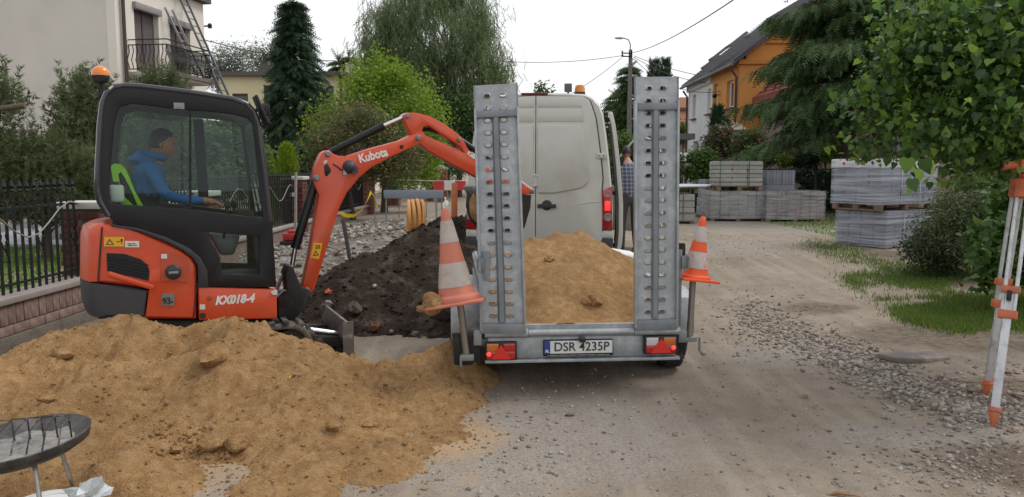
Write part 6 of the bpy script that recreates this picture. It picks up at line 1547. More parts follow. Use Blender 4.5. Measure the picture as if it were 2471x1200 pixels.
# =================================================================== trailer
TYW = R(4.5)
tc_ = P(1403, 800, 5.85); TO = Vector((tc_.x, tc_.y, 0)); TR = Fr(TO, TYW)
tr = thing('trailer', 'galvanised plant trailer heaped with sand, its two loading ramps upright', 'trailer', TO, TYW)
M_ZINC = mat('galvanised_steel', (.31, .33, .345), .5, .45, var=.16, vs=5, col2=(.41, .43, .44), c2s=14, c2t=(.45, .65), detail=8)
M_ZINC2 = mat('dull_galvanised', (.2, .215, .228), .55, .45, var=.18, vs=4, col2=(.13, .134, .138), c2s=5, c2t=(.55, .75))
xl, zb_t = TR.at(1170, 878, 0); xr, _ = TR.at(1637, 862, 0); zt_t = TR.at(1403, 812, 0)[1]; ztube = TR.at(1403, 801, 0)[1]; zbed = TR.at(1403, 790, 0)[1]
HW = (xr - xl) / 2; xm = (xr + xl) / 2
def tx(px, py, y=0): return TR.at(px, py, y)
zb_t = (zb_t + TR.at(1637, 862, 0)[1]) / 2
b = MB(); b.prism([(xl + .02, zb_t + .025), (xr - .02, zb_t + .025), (xr - .02, zt_t), (xl + .02, zt_t)], 0, .05); beam = b.build('rear_beam', M_ZINC, tr, bevel=.006)
b = MB(); b.box((xm, -.015, zb_t + .012), (2 * HW, .06, .024)); b.build('lower_lip', M_ZINC, tr, bevel=.004)
for x0, x1 in ((xl + .0, tx(1275, 800)[0] - .004), (tx(1275, 800)[0], tx(1528, 800)[0]), (tx(1528, 800)[0] + .004, xr)):
    r = .034 if x1 - x0 < .6 else .026
    b = MB(); b.cyl((x0, -.01, ztube), (x1, -.01, ztube), r, 16); b.build('hinge_tube', M_ZINC, tr)
b = MB(); b.box((xm, 1.5, zbed - .03), (2 * HW - .06, 2.98, .05)); b.build('bed', M_ZINC2, tr)
b = MB(); b.box((xm, .025, (zt_t + zbed + .022) / 2 + .001), (2 * HW - .04, .046, zbed + .022 - zt_t)); b.build('rear_sill', M_ZINC, tr)
zside = .80
for s in (-1, 1):
    x = xm + s * (HW - .02)
    b = MB(); b.box((x, 1.52, (zbed + zside) / 2), (.03, 2.94, zside - zbed)); sd = b.build('side_board', M_ZINC, tr, bevel=.004)
    for z in (zbed + .06, zside - .04):
        b = MB(); b.box((x + s * .025, 1.52, z), (.022, 2.9, .05)); b.build('side_rib', M_ZINC, sd, bevel=.006)
    b = MB(); b.box((x + s * .005, .03, (zbed + 1.12) / 2), (.06, .06, 1.12 - zbed)); b.build('corner_post', M_ZINC2, tr, bevel=.006)
    zl = 1.04; b = MB(); b.box((x + s * .05, -.0, zl - .02), (.05, .03, .1)); b.tube([(x + s * .05, -.03, zl + .05), (x + s * .075, -.03, zl + .02), (x + s * .075, -.03, zl - .06), (x + s * .04, -.03, zl - .08)], .007, 6); b.build('latch', M_ZINC2, tr, bevel=.004)
b = MB(); b.box((xm, 2.98, (zbed + zside) / 2), (2 * HW, .03, zside - zbed)); b.build('front_board', M_ZINC, tr, bevel=.004)
# wheels and mudguards
wheel = MB(); wheel.lathe([(.17, -.09), (.255, -.1), (.3, -.07), (.308, 0), (.3, .07), (.255, .1), (.17, .09)], 32, (0, 0, 0), (1, 0, 0))
for k in range(40):
    a = 2 * pi * k / 40; wheel.box((.0, .306 * cos(a), .306 * sin(a)), (.15, .018, .012), Matrix.Rotation(a - pi / 2, 3, 'X'))
w_me = wheel.mesh('tyre'); w_me.materials.append(mat('tyre_rubber', (.022, .021, .02), .85, var=.25, col2=(.13, .11, .09), c2s=9, c2t=(.5, .75)))
rim = MB(); rim.lathe([(0, .02), (.05, .03), (.06, .0), (.13, -.02), (.17, .06), (.178, .085), (.17, -.08), (.0, -.08)], 24, (0, 0, 0), (1, 0, 0)); r_me = rim.mesh('rim'); r_me.materials.append(M_ZINC2)
for s in (-1, 1):
    for yw in (.78, 1.48):
        w = link('wheel', w_me, None, tr, (xm + s * (HW + .14), yw, .308)); w['kind'] = 'thing'; del w['kind']
        link('rim', r_me, None, w, None, (0, 0, 0 if s > 0 else pi))
    mg = MB(); x0, x1 = xm + s * (HW + .01), xm + s * (HW + .26)
    pr = [(.42, .36), (.42, .5), (.5, .66), (.66, .72), (1.13, .72), (1.6, .72), (1.76, .66), (1.84, .5), (1.84, .36)]
    prr = pr + [(a * .985 + .017, c - .012 if c > .4 else c) for a, c in reversed(pr)]
    mg.prism([(a, c) for a, c in prr], min(x0, x1), max(x0, x1), plane='yz'); mg.build('mudguard', M_ZINC, tr, bevel=.006)
    ax = MB(); ax.box((xm + s * HW * .5, .78, .308), (HW, .07, .07)); ax.box((xm + s * HW * .5, 1.48, .308), (HW, .07, .07)); ax.build('axle', M_ZINC2, tr)
b = MB(); b.bar((xm - .5, 2.9, .42), (xm - .05, 4.1, .42), .07, .09); b.bar((xm + .5, 2.9, .42), (xm + .05, 4.1, .42), .07, .09); b.build('drawbar', M_ZINC2, tr)
# tail lights
def tail_light(pts, flip):
    (ax_, az), (bx_, bz_) = tx(*pts[0]), tx(*pts[1]); x0, x1 = min(ax_, bx_), max(ax_, bx_); z0, z1 = min(az, bz_), max(az, bz_); w, h = x1 - x0, z1 - z0
    b = MB(); b.box(((x0 + x1) / 2, -.02, (z0 + z1) / 2), (w, .05, h)); o = b.build('tail_light', mat('lamp_housing', (.015, .014, .014), .5), tr, bevel=.012, seg=3)
    redm = mat('red_lens', (.42, .012, .012), .15, var=.08, vs=20, coat=.5); 
    def lens(nm, u0, u1, v0, v1, m, d=.006):
        b = MB(); b.box((x0 + w * (u0 + u1) / 2, -.045 - d / 2, z0 + h * (v0 + v1) / 2), (w * (u1 - u0), d + .004, h * (v1 - v0))); b.build(nm, m, o, bevel=.003)
    F_ = (lambda a, c: (1 - c, 1 - a)) if flip else (lambda a, c: (a, c))
    lens('red_lens', *F_(.06, .5), .08, .5, redm); lens('red_lens', *F_(.5, .94), .08, .5, redm)
    lens('amber_lens', *F_(.06, .42), .5, .92, mat('amber_lens2', (.5, .13, .02), .15, coat=.5)); lens('red_lens' if not flip else 'clear_lens', *F_(.58, .94), .5, .92, redm if not flip else mat('clear_lens', (.55, .52, .5), .15, coat=.5))
    b = MB(); cx = (x0 + x1) / 2; b.prism([(cx - w * .31, z0 + h * .1), (cx + w * .31, z0 + h * .1), (cx, z0 + h * .88)], -.066, -.044); b.build('reflector_triangle', mat('red_reflector', (.62, .03, .02), .3, var=.05), o)
    u = x0 + w * (.12 if not flip else .88); b = MB(); b.ball((u, -.05, z0 + h * .36), .021, 2, (1, .4, 1)); b.build('lit_bulb', lamp_mat('tail_glow', (1, .08, .06), .45), o)
tail_light(((1170, 868), (1246, 822)), False); tail_light(((1551, 853), (1631, 807)), True)
# number plate
(pax, paz), (pbx, pbz) = tx(1311, 861, -.03), tx(1480, 818, -.03); pw, ph = pbx - pax, .128; pcx, pcz = (pax + pbx) / 2, (paz + pbz) / 2
b = MB(); b.box((pcx, -.018, pcz), (pw, .03, ph)); plf = b.build('number_plate', mat('plate_frame', (.015, .015, .016), .5), tr, bevel=.006)
b = MB(); b.box((pcx, -.034, pcz + .008), (pw - .016, .006, ph - .03)); b.build('plate_face', mat('plate_white', '#cfd0ce', .45, var=.05), plf)
b = MB(); b.box((pax + .03, -.0375, pcz + .008), (.044, .005, ph - .03)); b.build('country_band', mat('plate_blue', (.02, .05, .25), .45), plf)
text_obj('DSR 4235P', .098, M_INK, plf, Matrix.Translation((pcx + .024, -.0395, pcz + .008)) @ RX, bold=.0008, xs=(pw - .085) / .478, name='plate_number', depth=.001)
text_obj('PL', .03, MATS['white_print'], plf, Matrix.Translation((pax + .03, -.042, pcz - .022)) @ RX, bold=.001, name='country_code', depth=.001)
b = MB(); 
for i in range(26): b.box((pax + .04 + i * (pw - .08) / 25, -.0335, pcz - ph / 2 + .0085), ((pw - .08) / 25 * (.85 if i % 4 else .4), .002, .006))
b.build('frame_print', mat('faint_print', '#9a9a98', .6), plf)
b = MB(); c = tx(1404, 817, -.03); b.box((c[0], -.05, c[1] - .005), (.05, .06, .035)); b.build('plate_lamp', M_MATT, tr, bevel=.008)

# --- loading ramps, each a perforated sheet with channel edges, centre rib and cross bars
def ramp(label, BL, BR, TL, TRt, y0, y1, cols):
    p = [Vector((*tx(*q_, yy), 0)) for q_, yy in ((BL, y0), (BR, y0), (TL, y1), (TRt, y1))]
    p = [Vector((v.x, yy, v.y)) for v, yy in zip(p, (y0, y0, y1, y1))]
    L = 1.0
    def W(u, v, d):                                             # u across, v along, d towards the viewer
        lo = p[0].lerp(p[1], u); hi = p[2].lerp(p[3], u); return lo.lerp(hi, v) + Vector((0, -d, 0))
    Lm = (p[2] - p[0]).length; wm = (p[1] - p[0]).length
    rt = bpy.data.objects.new('loading_ramp', None); COL.objects.link(rt); rt.parent = tr; rt['label'] = label
    nrow = 19; rows = [.06 + (.955 - .06) * i / (nrow - 1) for i in range(nrow)]
    def slot(u, v, ru, rv, n=10): return [(u + ru * (abs(cos(t)) ** .6) * (1 if cos(t) > 0 else -1), v + rv * (abs(sin(t)) ** .8) * (1 if sin(t) > 0 else -1)) for t in [2 * pi * k / n for k in range(n)]]
    ru, rv = .022 / wm, .0135 / Lm
    holes = [slot(u, v, ru, rv) for v in rows for u in cols]
    def warp(b): b.v = [tuple(W(x, z, -y)) for x, y, z in b.v]; return b
    b = MB(); b.prism([(.03, .0), (.97, .0), (.97, 1), (.03, 1)], 0, .005, holes); warp(b).build('tread_sheet', M_ZINC, rt, smooth=25)
    b = MB()
    for v in rows:
        for u in cols:
            a, c = slot(u, v, ru * 1.6, rv * 1.7), slot(u, v, ru * 1.02, rv * 1.05); n = len(a)
            vs = [(x, -.0005, z) for x, z in a] + [(x, -.009, z) for x, z in c]; b.add(vs, [(i, (i + 1) % n, n + (i + 1) % n, n + i) for i in range(n)])
    warp(b).build('hole_rims', M_ZINC, rt, smooth=60)['kind'] = 'stuff'
    for u0, u1 in ((0, .05), (.95, 1)):
        b = MB(); b.prism([(u0, .0), (u1, .0), (u1, .905), (u0, .905)], -.035, .02); warp(b).build('channel_edge', M_ZINC, rt, bevel=.003)
    b = MB(); m_ = sum(cols) / 2; pr = [(m_ - .085, 0), (m_ - .05, -.022), (m_ + .05, -.022), (m_ + .085, 0)]
    vs = [(u, d, v) for v in (.035, .868) for u, d in pr]; b.add(vs, [(0, 1, 5, 4), (1, 2, 6, 5), (2, 3, 7, 6), (0, 3, 2, 1), (4, 5, 6, 7)]); warp(b).build('centre_rib', M_ZINC2, rt, smooth=0)
    for v0, v1 in ((.868, .895), (-.012, .03)):
        b = MB(); b.prism([(.02, v0), (.98, v0), (.98, v1), (.02, v1)], -.03, .01); warp(b).build('cross_bar', M_ZINC2, rt, bevel=.003)
    b = MB(); b.prism([(.0, .905), (.03, .905), (.03, 1), (.0, 1)], -.004, .006); b.prism([(.97, .905), (1, .905), (1, 1), (.97, 1)], -.004, .006); warp(b).build('tip_plate', M_ZINC2, rt)
ramp('left upright loading ramp, leaning a little left', (1158, 797), (1270, 797), (1142, 207), (1249, 201), -.03, .12, (.3, .66))
ramp('right upright loading ramp, standing straight', (1530, 790), (1634, 786), (1530, 186), (1638, 185), -.03, .12, (.32, .64))

# --- prop stands at the rear corners
def stand(a, b_, label=None):
    pass
p0, p1 = tx(1111, 735, -.02), tx(1127, 868, -.02)
b = MB(); b.cyl((p0[0], -.02, p0[1]), (p1[0], -.02, p1[1]), .027, 14); b.build('jack_tube', mat('worn_steel', '#8a857e', .45, .7, var=.15), tr)
q0, q1 = tx(1090, 802, 0), tx(1165, 882, 0)
b = MB(); b.box(((q0[0] + q1[0]) / 2 + .05, .08, (q0[1] + q1[1]) / 2), (.1, .18, .2)); b.prism([tx(1091, 806, 0), (tx(1118, 806, 0)), tx(1120, 850, 0), tx(1150, 860, 0), tx(1140, 882, 0), tx(1096, 882, 0)], .0, .05); b.build('jack_bracket', M_MATT, tr, bevel=.01)
b = MB(); c = tx(1128, 862, -.03); b.box((c[0], -.03, c[1]), (.1, .06, .05)); b.box((c[0] - .05, -.03, c[1] - .03), (.02, .05, .1)); b.build('jack_clamp', M_GREYM, tr, bevel=.008)
b = MB(); c = tx(1152, 812, 0); b.box((c[0], -.01, c[1]), (.06, .08, .12)); b.tube([(c[0] - .07, .0, c[1] + .05), (c[0] - .02, -.02, c[1] + .07), (c[0] + .02, .0, c[1] + .0)], .012, 6); b.build('hinge_block', M_GREYM, tr, bevel=.01)
p0, p1 = tx(1672, 672, .12), tx(1664, 815, .12)
b = MB(); b.cyl((p0[0], .12, p0[1]), (p1[0], .12, p1[1]), .026, 14); b.build('jack_tube', MATS['worn_steel'], tr)
c = tx(1664, 818, .12); b = MB(); b.box((c[0], .12, c[1]), (.1, .08, .035)); b.box((c[0] - .07, .1, c[1] + .03), (.07, .06, .1)); b.build('jack_clamp', M_GREYM, tr, bevel=.008)
b = MB(); h = [TR.at(x, y, .08) for x, y in ((1664, 816), (1688, 814), (1688, 846), (1697, 852))]; b.tube([(x, .08, z) for x, z in h], .011, 8); b.ball((h[3][0], .08, h[3][1]), .024, 2); b.build('crank_handle', M_GREYM, tr)
b = MB(); c = tx(1645, 602, .05); b.box((c[0], .05, c[1]), (.05, .05, .1)); b.build('strap_buckle', M_MATT, tr, bevel=.01)

# --- sand in the trailer
spx = [(1290, 575, 1.15), (1345, 558, 1.25), (1400, 556, 1.3), (1250, 585, 1.1), (1200, 600, 1.1), (1450, 590, 1.2), (1500, 625, 1.3), (1560, 665, 1.2), (1600, 690, 1.1), (1350, 640, .75), (1420, 690, .5), (1300, 690, .5), (1170, 650, .9), (1340, 570, 1.9), (1300, 590, 2.4)]
pts = [];
for px, py, y in spx: x, z = TR.at(px, py, y); pts.append((x, y, z, .68))
stf = ridge_field(pts, 18)
xs, ys = np.arange(xm - HW + .04, xm + HW - .03, .018), np.arange(.015, 2.96, .022)
V, Hs_ = [], []
for y in ys:
    for x in xs:
        h = max(zbed + .012 + .02 * noise.noise(Vector((x * 4, y * 4, 2))), stf(x, y))
        h += noise.fractal(Vector((x * 3, y * 3, 9)), .9, 2, 3) * .022 + noise.noise(Vector((x * 13, y * 13, 4))) * .012 + max(0, noise.noise(Vector((x * 20, y * 20, 7)))) ** 2 * .03 + noise.noise(Vector((x * 45, y * 45, 4))) * .005
        h = max(zbed + .022, h)
        V.append((x, y, h))
Q = np.arange(len(V)).reshape(len(ys), len(xs)); Fq = np.stack([Q[:-1, :-1], Q[:-1, 1:], Q[1:, 1:], Q[1:, :-1]], -1).reshape(-1, 4)
tsand = np_mesh('trailer_sand', V, Fq, M_SAND, None, True); tsand.location = TO; tsand.rotation_euler = (0, 0, TYW)
tag(tsand, 'load of yellow brown sand heaped on the trailer bed between the ramps', 'sand heap')
for (px, py, w, y, lb, sd) in ((1438, 742, 34, .32, 'round clod of sand low on the load behind the number plate', 4), (1325, 640, 22, .85, 'small clod high on the middle of the trailer load', 6), (1415, 748, 22, .3, 'smaller clod left of the round one on the trailer load', 8)):
    x, z = TR.at(px, py, y); r = w * .5 * (TO.y + y) / CAM_F; z = stf(x, y) + r * .1
    b = MB(); b.ball((0, 0, 0), r, 3, (1.2, 1, .85), .5, sd); o = b.build('sand_clod', M_SAND, None, TO + Matrix.Rotation(TYW, 3, 'Z') @ Vector((x, y, z)), smooth=50); tag(o, lb, 'clod')
x, z = TR.at(1505, 612, 1.6)
b = MB(); b.box((0, 0, 0), (.34, .3, .1)); o = b.build('white_sack', mat('white_sacking', '#d5d4d0', .8, var=.06, bump=.5, bs=15), None, TO + Matrix.Rotation(TYW, 3, 'Z') @ Vector((x, 1.75, z - .04)), (R(4), R(10), .2), bevel=.04, seg=3)
tag(o, 'white sack lying at the front right of the trailer load', 'sack')

# =================================================================== traffic cones on the prop stands
def cone(label, base, apex, k, mo, mw, flange_rot, bands, dirt=True):
    base, apex = Vector(base), Vector(apex); H = (apex - base).length; ax = (apex - base).normalized()
    rot = ax.to_track_quat('Z', 'Y').to_euler()
    r = bpy.data.objects.new('traffic_cone', None); COL.objects.link(r); r.location = base; r.rotation_euler = rot; tag(r, label, 'traffic cone')
    R0, R1 = k * .15, k * .028
    rad = lambda t: R0 + (R1 - R0) * t
    b = MB(); b.lathe([(R0 * 1.18, .0), (R0 * 1.2, .03 * k), (R0 * 1.12, .05 * k), (rad(.06), .055 * k)] + [(rad(t), H * t) for t in np.linspace(.09, .985, 12)] + [(R1 * .6, H), (R1 * .5, H * .95)], 32); b.build('cone_body', mo, r, smooth=50)
    b = MB(); fl = R0 * 1.42; b.box((0, 0, -.008), (2 * fl, 2 * fl, .022), flange_rot)
    b.v = [(x, y, z + .03 * k * noise.noise(Vector((x * 5, y * 5, k)))) for x, y, z in b.v]; b.build('base_flange', mo, r, bevel=.008)
    for t0, t1 in bands:
        b = MB(); b.lathe([(rad(t0) + .0025, H * t0), (rad((t0 + t1) / 2) + .003, H * (t0 + t1) / 2), (rad(t1) + .0025, H * t1)], 32); b.f = b.f[:-2]; b.build('reflective_band', mw, r, smooth=60)
    return r
M_CO1 = mat('faded_cone_orange', (.51, .165, .105), .65, var=.14, vs=6, col2=(.3, .14, .1), c2s=5, c2t=(.6, .8))
M_CW1 = mat('dirty_white_band', (.42, .37, .33), .6, var=.2, vs=7, col2=(.2, .16, .13), c2s=6, c2t=(.55, .75))
M_CO2 = mat('bright_cone_orange', (.82, .1, .02), .5, var=.08, vs=6)
M_CW2 = mat('scuffed_white_band', (.5, .45, .43), .55, var=.15, vs=9, col2=(.62, .17, .08), c2s=11, c2t=(.56, .62))
cb = TO + Matrix.Rotation(TYW, 3, 'Z') @ Vector((lambda a: (a[0], -.05, a[1]))(tx(1104, 726, -.05)))
ca_ = TO + Matrix.Rotation(TYW, 3, 'Z') @ Vector((lambda a: (a[0], .0, a[1]))(tx(1073, 503, .0)))
cone('large faded orange cone with two dirty white bands, perched on the left rear stand', cb, ca_, .98, M_CO1, M_CW1, .35, ((.16, .415), (.63, .865)))
b = MB(); a = cb + Vector((-.17, -.12, .0)); b.ball((0, 0, 0), .075, 3, (1.1, .9, 1.0), .5, 4); b.ball((-.06, -.0, -.035), .055, 3, (1.3, .8, .6), .5, 6)
o = b.build('sand_lump', M_SAND, None, a, smooth=50); tag(o, 'lump of sand stuck on the base of the large faded cone', 'clod')
b = MB(); b.tube([tuple(ca_ + Vector(v)) for v in ((0, 0, -.01), (-.012, 0, .03), (.008, 0, .06), (.004, 0, .085))], .007, 6); b.ball(tuple(ca_ + Vector((.012, 0, .035))), .016, 2, (1, .6, 1.6), .6, 3); o = b.build('tied_bag_end', mat('white_film', '#d8d8d6', .5), None); tag(o, 'twist of white plastic knotted through the tip of the faded cone', 'plastic')
cb2 = TO + Matrix.Rotation(TYW, 3, 'Z') @ Vector((lambda a: (a[0], .12, a[1]))(tx(1675, 674, .12)))
ca2 = TO + Matrix.Rotation(TYW, 3, 'Z') @ Vector((lambda a: (a[0], .14, a[1]))(tx(1697, 523, .14)))
cone('smaller bright orange cone tilted on the right rear stand', cb2, ca2, .72, M_CO2, M_CW2, -.2, ((.18, .44), (.6, .84)))

# =================================================================== van
VYW = R(-7); vl, vr = P(1126, 560, 10.47), P(1478, 560, 10.23)
VO = Vector(((vl.x + vr.x) / 2, (vl.y + vr.y) / 2, .05)); VN = Fr(VO, VYW)
van = thing('panel_van', 'tall cream white panel van with closed rear doors and amber roof beacon', 'van', VO, VYW)
M_VAN = mat('cream_van_paint', (.535, .535, .485), .34, var=.03, vs=1.5, coat=.3, col2=(.4, .38, .33), c2s=1.6, c2t=(.5, .85))
M_VBLK = mat('van_black_plastic', (.03, .031, .034), .6, var=.1)
HV = VN.at(1303, 226, 0)[1]
sec = [(-.9, .42), (-.965, .52), (-.985, .8), (-.985, 1.15), (-.965, 1.45), (-.93, 1.8), (-.885, 2.15), (-.845, 2.4), (-.80, HV - .17), (-.72, HV - .06), (-.6, HV - .015), (-.3, HV + .005), (0, HV + .01)]
sec = sec + [(-x, z) for x, z in reversed(sec[:-1])]
def vsec(y, kx=1, top=None, zb=None):
    o = []
    for x, z in sec:
        if top is not None: z = .42 + (z - .42) * (top - .42) / (HV - .42)
        o.append((x * kx, y, z))
    return o
rows = [vsec(0.0), vsec(.03, 1.006), vsec(4.55), vsec(5.05, .99, HV - .12), vsec(5.95, .95, 1.5), vsec(6.5, .92, 1.25), vsec(6.75, .86, .95)]
rows[0] = [(x * .985, y, .42 + (z - .42) * .992) for x, y, z in rows[0]]
b = MB(); n = len(sec); vs = [p for r in rows for p in r]; fs = []
for i in range(len(rows) - 1):
    for j in range(n): fs.append((i * n + j, i * n + (j + 1) % n, (i + 1) * n + (j + 1) % n, (i + 1) * n + j))
fs += [tuple(range(n)), tuple((len(rows) - 1) * n + j for j in range(n))]
b.add(vs, fs); b.build('body', M_VAN, van, smooth=40)
def v2(px, py, y=0): return VN.at(px, py, y)
xc = v2(1293, 400)[0]
# rear doors: two leaves standing proud of the frame, with pressed panels
zd0, zd1 = .46, HV - .03
def inner(z):                                                    # half width of the rear opening at height z
    for (x0, z0), (x1, z1) in zip(sec[:12], sec[1:13]):
        if z0 <= z <= z1: return -(x0 + (x1 - x0) * (z - z0) / (z1 - z0 + 1e-9))
    return .9
for s in (-1, 1):
    ed = [(s * (inner(z) - (.13 if z < 1.5 else .105)), z) for z in np.linspace(zd0, zd1 - .14, 14)]
    xo = ed[-1][0]; ol = [(xc + s * .004, zd0)] + ed + [(xo - s * .03, zd1 - .07), (xo - s * .1, zd1 - .02), (xc + s * .004, zd1)]
    b = MB(); b.prism([(x + s * (.014 if i else -.004), z) for i, (x, z) in enumerate(ol[:-1])] + [(ol[-1][0] - s * .004, ol[-1][1] + .01)], -.012, .012); b.build('door_seal', M_VBLK, van)
    b = MB(); b.prism(ol, -.028, .01); dr = b.build('rear_door', M_VAN, van, bevel=.01, seg=2)
    # window pressing and strips
    zz = [v2(1350, y)[1] for y in (302, 466, 440, 262, 298, 232)]
    xo2 = s * (inner(1.75) - .26)
    pw_ = [(xc + s * .03, zz[1]), (xc + s * .25, zz[1] - .0), (xo2 * .86 + 0, zz[1] + .07), (xo2, zz[1] + .16), (xo2 - s * .02, (zz[0] + zz[1]) / 2), (xo2 - s * .07, zz[0] - .1), (xo2 - s * .12, zz[0] - .02), (xo2 - s * .2, zz[0]), (xc + s * .03, zz[0])]
    b = MB(); b.prism(pw_, -.05, -.026); b.build('window_pressing', M_VAN, dr, bevel=.014, seg=3)
    b = MB(); b.prism([(xc + s * .02, zz[4] + .02), (xo2 - s * .08, zz[4] + .02), (xo2 - s * .1, zz[3] - .01), (xc + s * .02, zz[3] - .01)], -.036, -.026); b.build('upper_pressing', M_VAN, dr, bevel=.006)
    b = MB(); b.prism([(xc + s * .02, zz[3] + .015), (xo2 - s * .1, zz[3] + .015), (xo2 - s * .14, zz[5] - .03), (xc + s * .02, zz[5] - .03)], -.036, -.026); b.build('top_pressing', M_VAN, dr, bevel=.006)
    for zh in (v2(1450, 376)[1], .72):
        xh = s * (inner(zh) - .09); b = MB(); b.box((xh, -.035, zh), (.12, .03, .07)); b.build('hinge', M_VAN, dr, bevel=.006); b = MB(); [b.ball((xh + dx, -.052, zh), .01, 1) for dx in (-.03, .03)]; b.build('hinge_bolt', M_VBLK, dr)
    # tail light column
    z0, z1 = v2(1460, 556)[1], v2(1460, 450)[1]
    xa = lambda z: s * (inner(z) + .0); wl_ = .125
    b = MB(); b.prism([(s * (inner(z0) - wl_), z0), (s * (inner(z0) + .006), z0), (s * (inner(z1) + .006), z1 + .0), (s * (inner(z1) - wl_ + .03), z1 - .05), (s * (inner(z1) - wl_), z1 - .1)], -.04, .05); tl = b.build('tail_light', mat('van_red_lens', (.33, .012, .014), .15, var=.1, vs=15, coat=.6), van, bevel=.01)
    for f, m_, r in ((.83, mat('pinkish_lens', (.45, .16, .15), .15, coat=.5), .042), (.3, mat('grey_lens', (.25, .2, .2), .15, coat=.5), .045)):
        z = z0 + (z1 - z0) * f; b = MB(); b.lathe([(r * 1.25, 0), (r * 1.25, .008), (r, .012), (r * .9, .006), (r * .5, .004), (0, .004)], 20, (s * (inner(z) - wl_ / 2 + .005), -.04, z), (0, -1, 0)); b.build('round_lens', m_, tl)
    z = z0 + (z1 - z0) * .56; b = MB(); b.box((s * (inner(z) - wl_ / 2 + .0), -.042, z), (.075, .02, .13)); b.build('lit_brake_lamp', lamp_mat('brake_glow', (1, .05, .04), .55), tl, bevel=.008)
    b = MB(); b.prism([(s * (inner(z0) - wl_ - .02), z0 - .1), (s * (inner(z0) + .008), z0 - .1), (s * (inner(z0) + .008), z0 - .005), (s * (inner(z0) - wl_), z0 - .005)], -.03, .04); b.build('lamp_plinth', M_VAN, van, bevel=.006)
    b = MB(); b.prism([(s * (inner(z0) - .13), .34), (s * .99, .34), (s * 1.0, z0 - .1), (s * (inner(z0) - .13), z0 - .1), (s * (inner(z0) - .22), .5)], -.1, .1); b.build('bumper_corner', M_VBLK, van, bevel=.02)
b = MB(); b.box((0, -.08, .41), (1.74, .2, .16)); b.build('bumper', M_VBLK, van, bevel=.02)
b = MB(); c = v2(1320, 497); b.box((c[0], -.05, c[1]), (.25, .03, .05)); b.lathe([(.07, 0), (.07, .012)], 20, (c[0] - .0, -.028, c[1] + .01), (0, -1, 0)); b.build('door_handle', M_VBLK, van, bevel=.012)
c = v2(1291, 436); b = MB(); b.lathe([(.085, 0), (.085, .012), (.07, .02), (.06, .008), (0, .008)], 28, (c[0], -.028, c[1]), (0, -1, 0)); b.build('round_recess', M_VAN, van, smooth=50)
b = MB(); c0, c1 = v2(1258, 230), v2(1322, 230); b.box(((c0[0] + c1[0]) / 2, .0, HV - .005), (c1[0] - c0[0], .05, .03)); b.build('high_brake_light', mat('dark_red_lens', (.1, .012, .014), .3), van, bevel=.006)
b = MB(); b.add([tuple(VN.poly([(1365, 498)], -.03)[0][:1]) + (-.03, v2(1365, 498)[1])] * 1, []); p_ = [(1365, 499), (1390, 494), (1420, 489), (1446, 486)]; b = MB(); b.tube([(v2(*k)[0], -.026, v2(*k)[1]) for k in p_], [.003, .008, .01, .01], 6); b.build('door_crease', M_VAN, van)
# roof lamps
cr = v2(1371, 222, .15); b = MB(); b.cyl((cr[0], .15, HV - .01), (cr[0], .15, HV + .03), .015, 8); b.box((cr[0], .15, HV + .085), (.1, .07, .11)); b.build('roof_work_light', mat('lamp_grey', (.1, .1, .105), .5), van, bevel=.012)
cr = v2(1399, 222, .25); b = MB(); b.lathe([(.075, 0), (.075, .035)], 20, (cr[0], .25, HV)); b.build('beacon_base', M_VBLK, van)
b = MB(); b.lathe([(.07, .035), (.068, .09), (.055, .125), (.03, .135), (0, .136)], 20, (cr[0], .25, HV)); b.build('beacon', MATS['amber_lens'], van)
# dark seam down the right side, sliding door hung outside, door gap
so_ = [(x, z) for x, z in reversed(sec[13:]) if .5 < z < HV - .05]
def side_strip(d0, d1, zlo, zhi): 
    zs_ = np.linspace(zlo, zhi, 12); return [(inner(z) + d0, z) for z in zs_] + [(inner(z) + d1, z) for z in reversed(zs_)]
b = MB(); b.prism(side_strip(-.02, .008, .52, 2.42), 1.5, 2.75); b.build('door_opening', mat('van_interior', (.02, .02, .022), .9), van)
b = MB(); b.prism(side_strip(.09, .15, .46, 2.46), .35, 1.65); sdr = b.build('sliding_door', M_VAN, van, bevel=.015)
b = MB(); b.prism(side_strip(.055, .088, .6, 2.3), .38, 1.62); b.build('door_lining', mat('door_lining', (.09, .088, .08), .8, var=.3, vs=4), sdr)
b = MB(); b.prism([(inner(z) + .152, z) for z in (1.85, 2.25)] + [(inner(z) + .156, z) for z in (2.25, 1.85)], .5, 1.5); b.build('door_window', mat('dark_window', (.02, .022, .024), .1), sdr)
b = MB(); 
for z in (.62, 1.35, 2.36): b.box((inner(z) + .05, .5, z), (.1, .12, .05))
b.build('door_rollers', M_MATT, sdr)
# wheels
for s in (-1, 1):
    for y in (1.25, 5.55):
        b = MB(); b.lathe([(.2, -.1), (.3, -.11), (.345, -.08), (.35, 0), (.345, .08), (.3, .11), (.2, .1)], 32, (s * .86, y, .3), (1, 0, 0)); w = b.build('wheel', w_me.materials[0], van)
        b = MB(); b.lathe([(0, .03), (.2, .06), (.21, .1), (.19, -.1), (0, -.1)], 24, (s * .88, y, .3), (s, 0, 0)); b.build('rim', M_ZINC2, w)
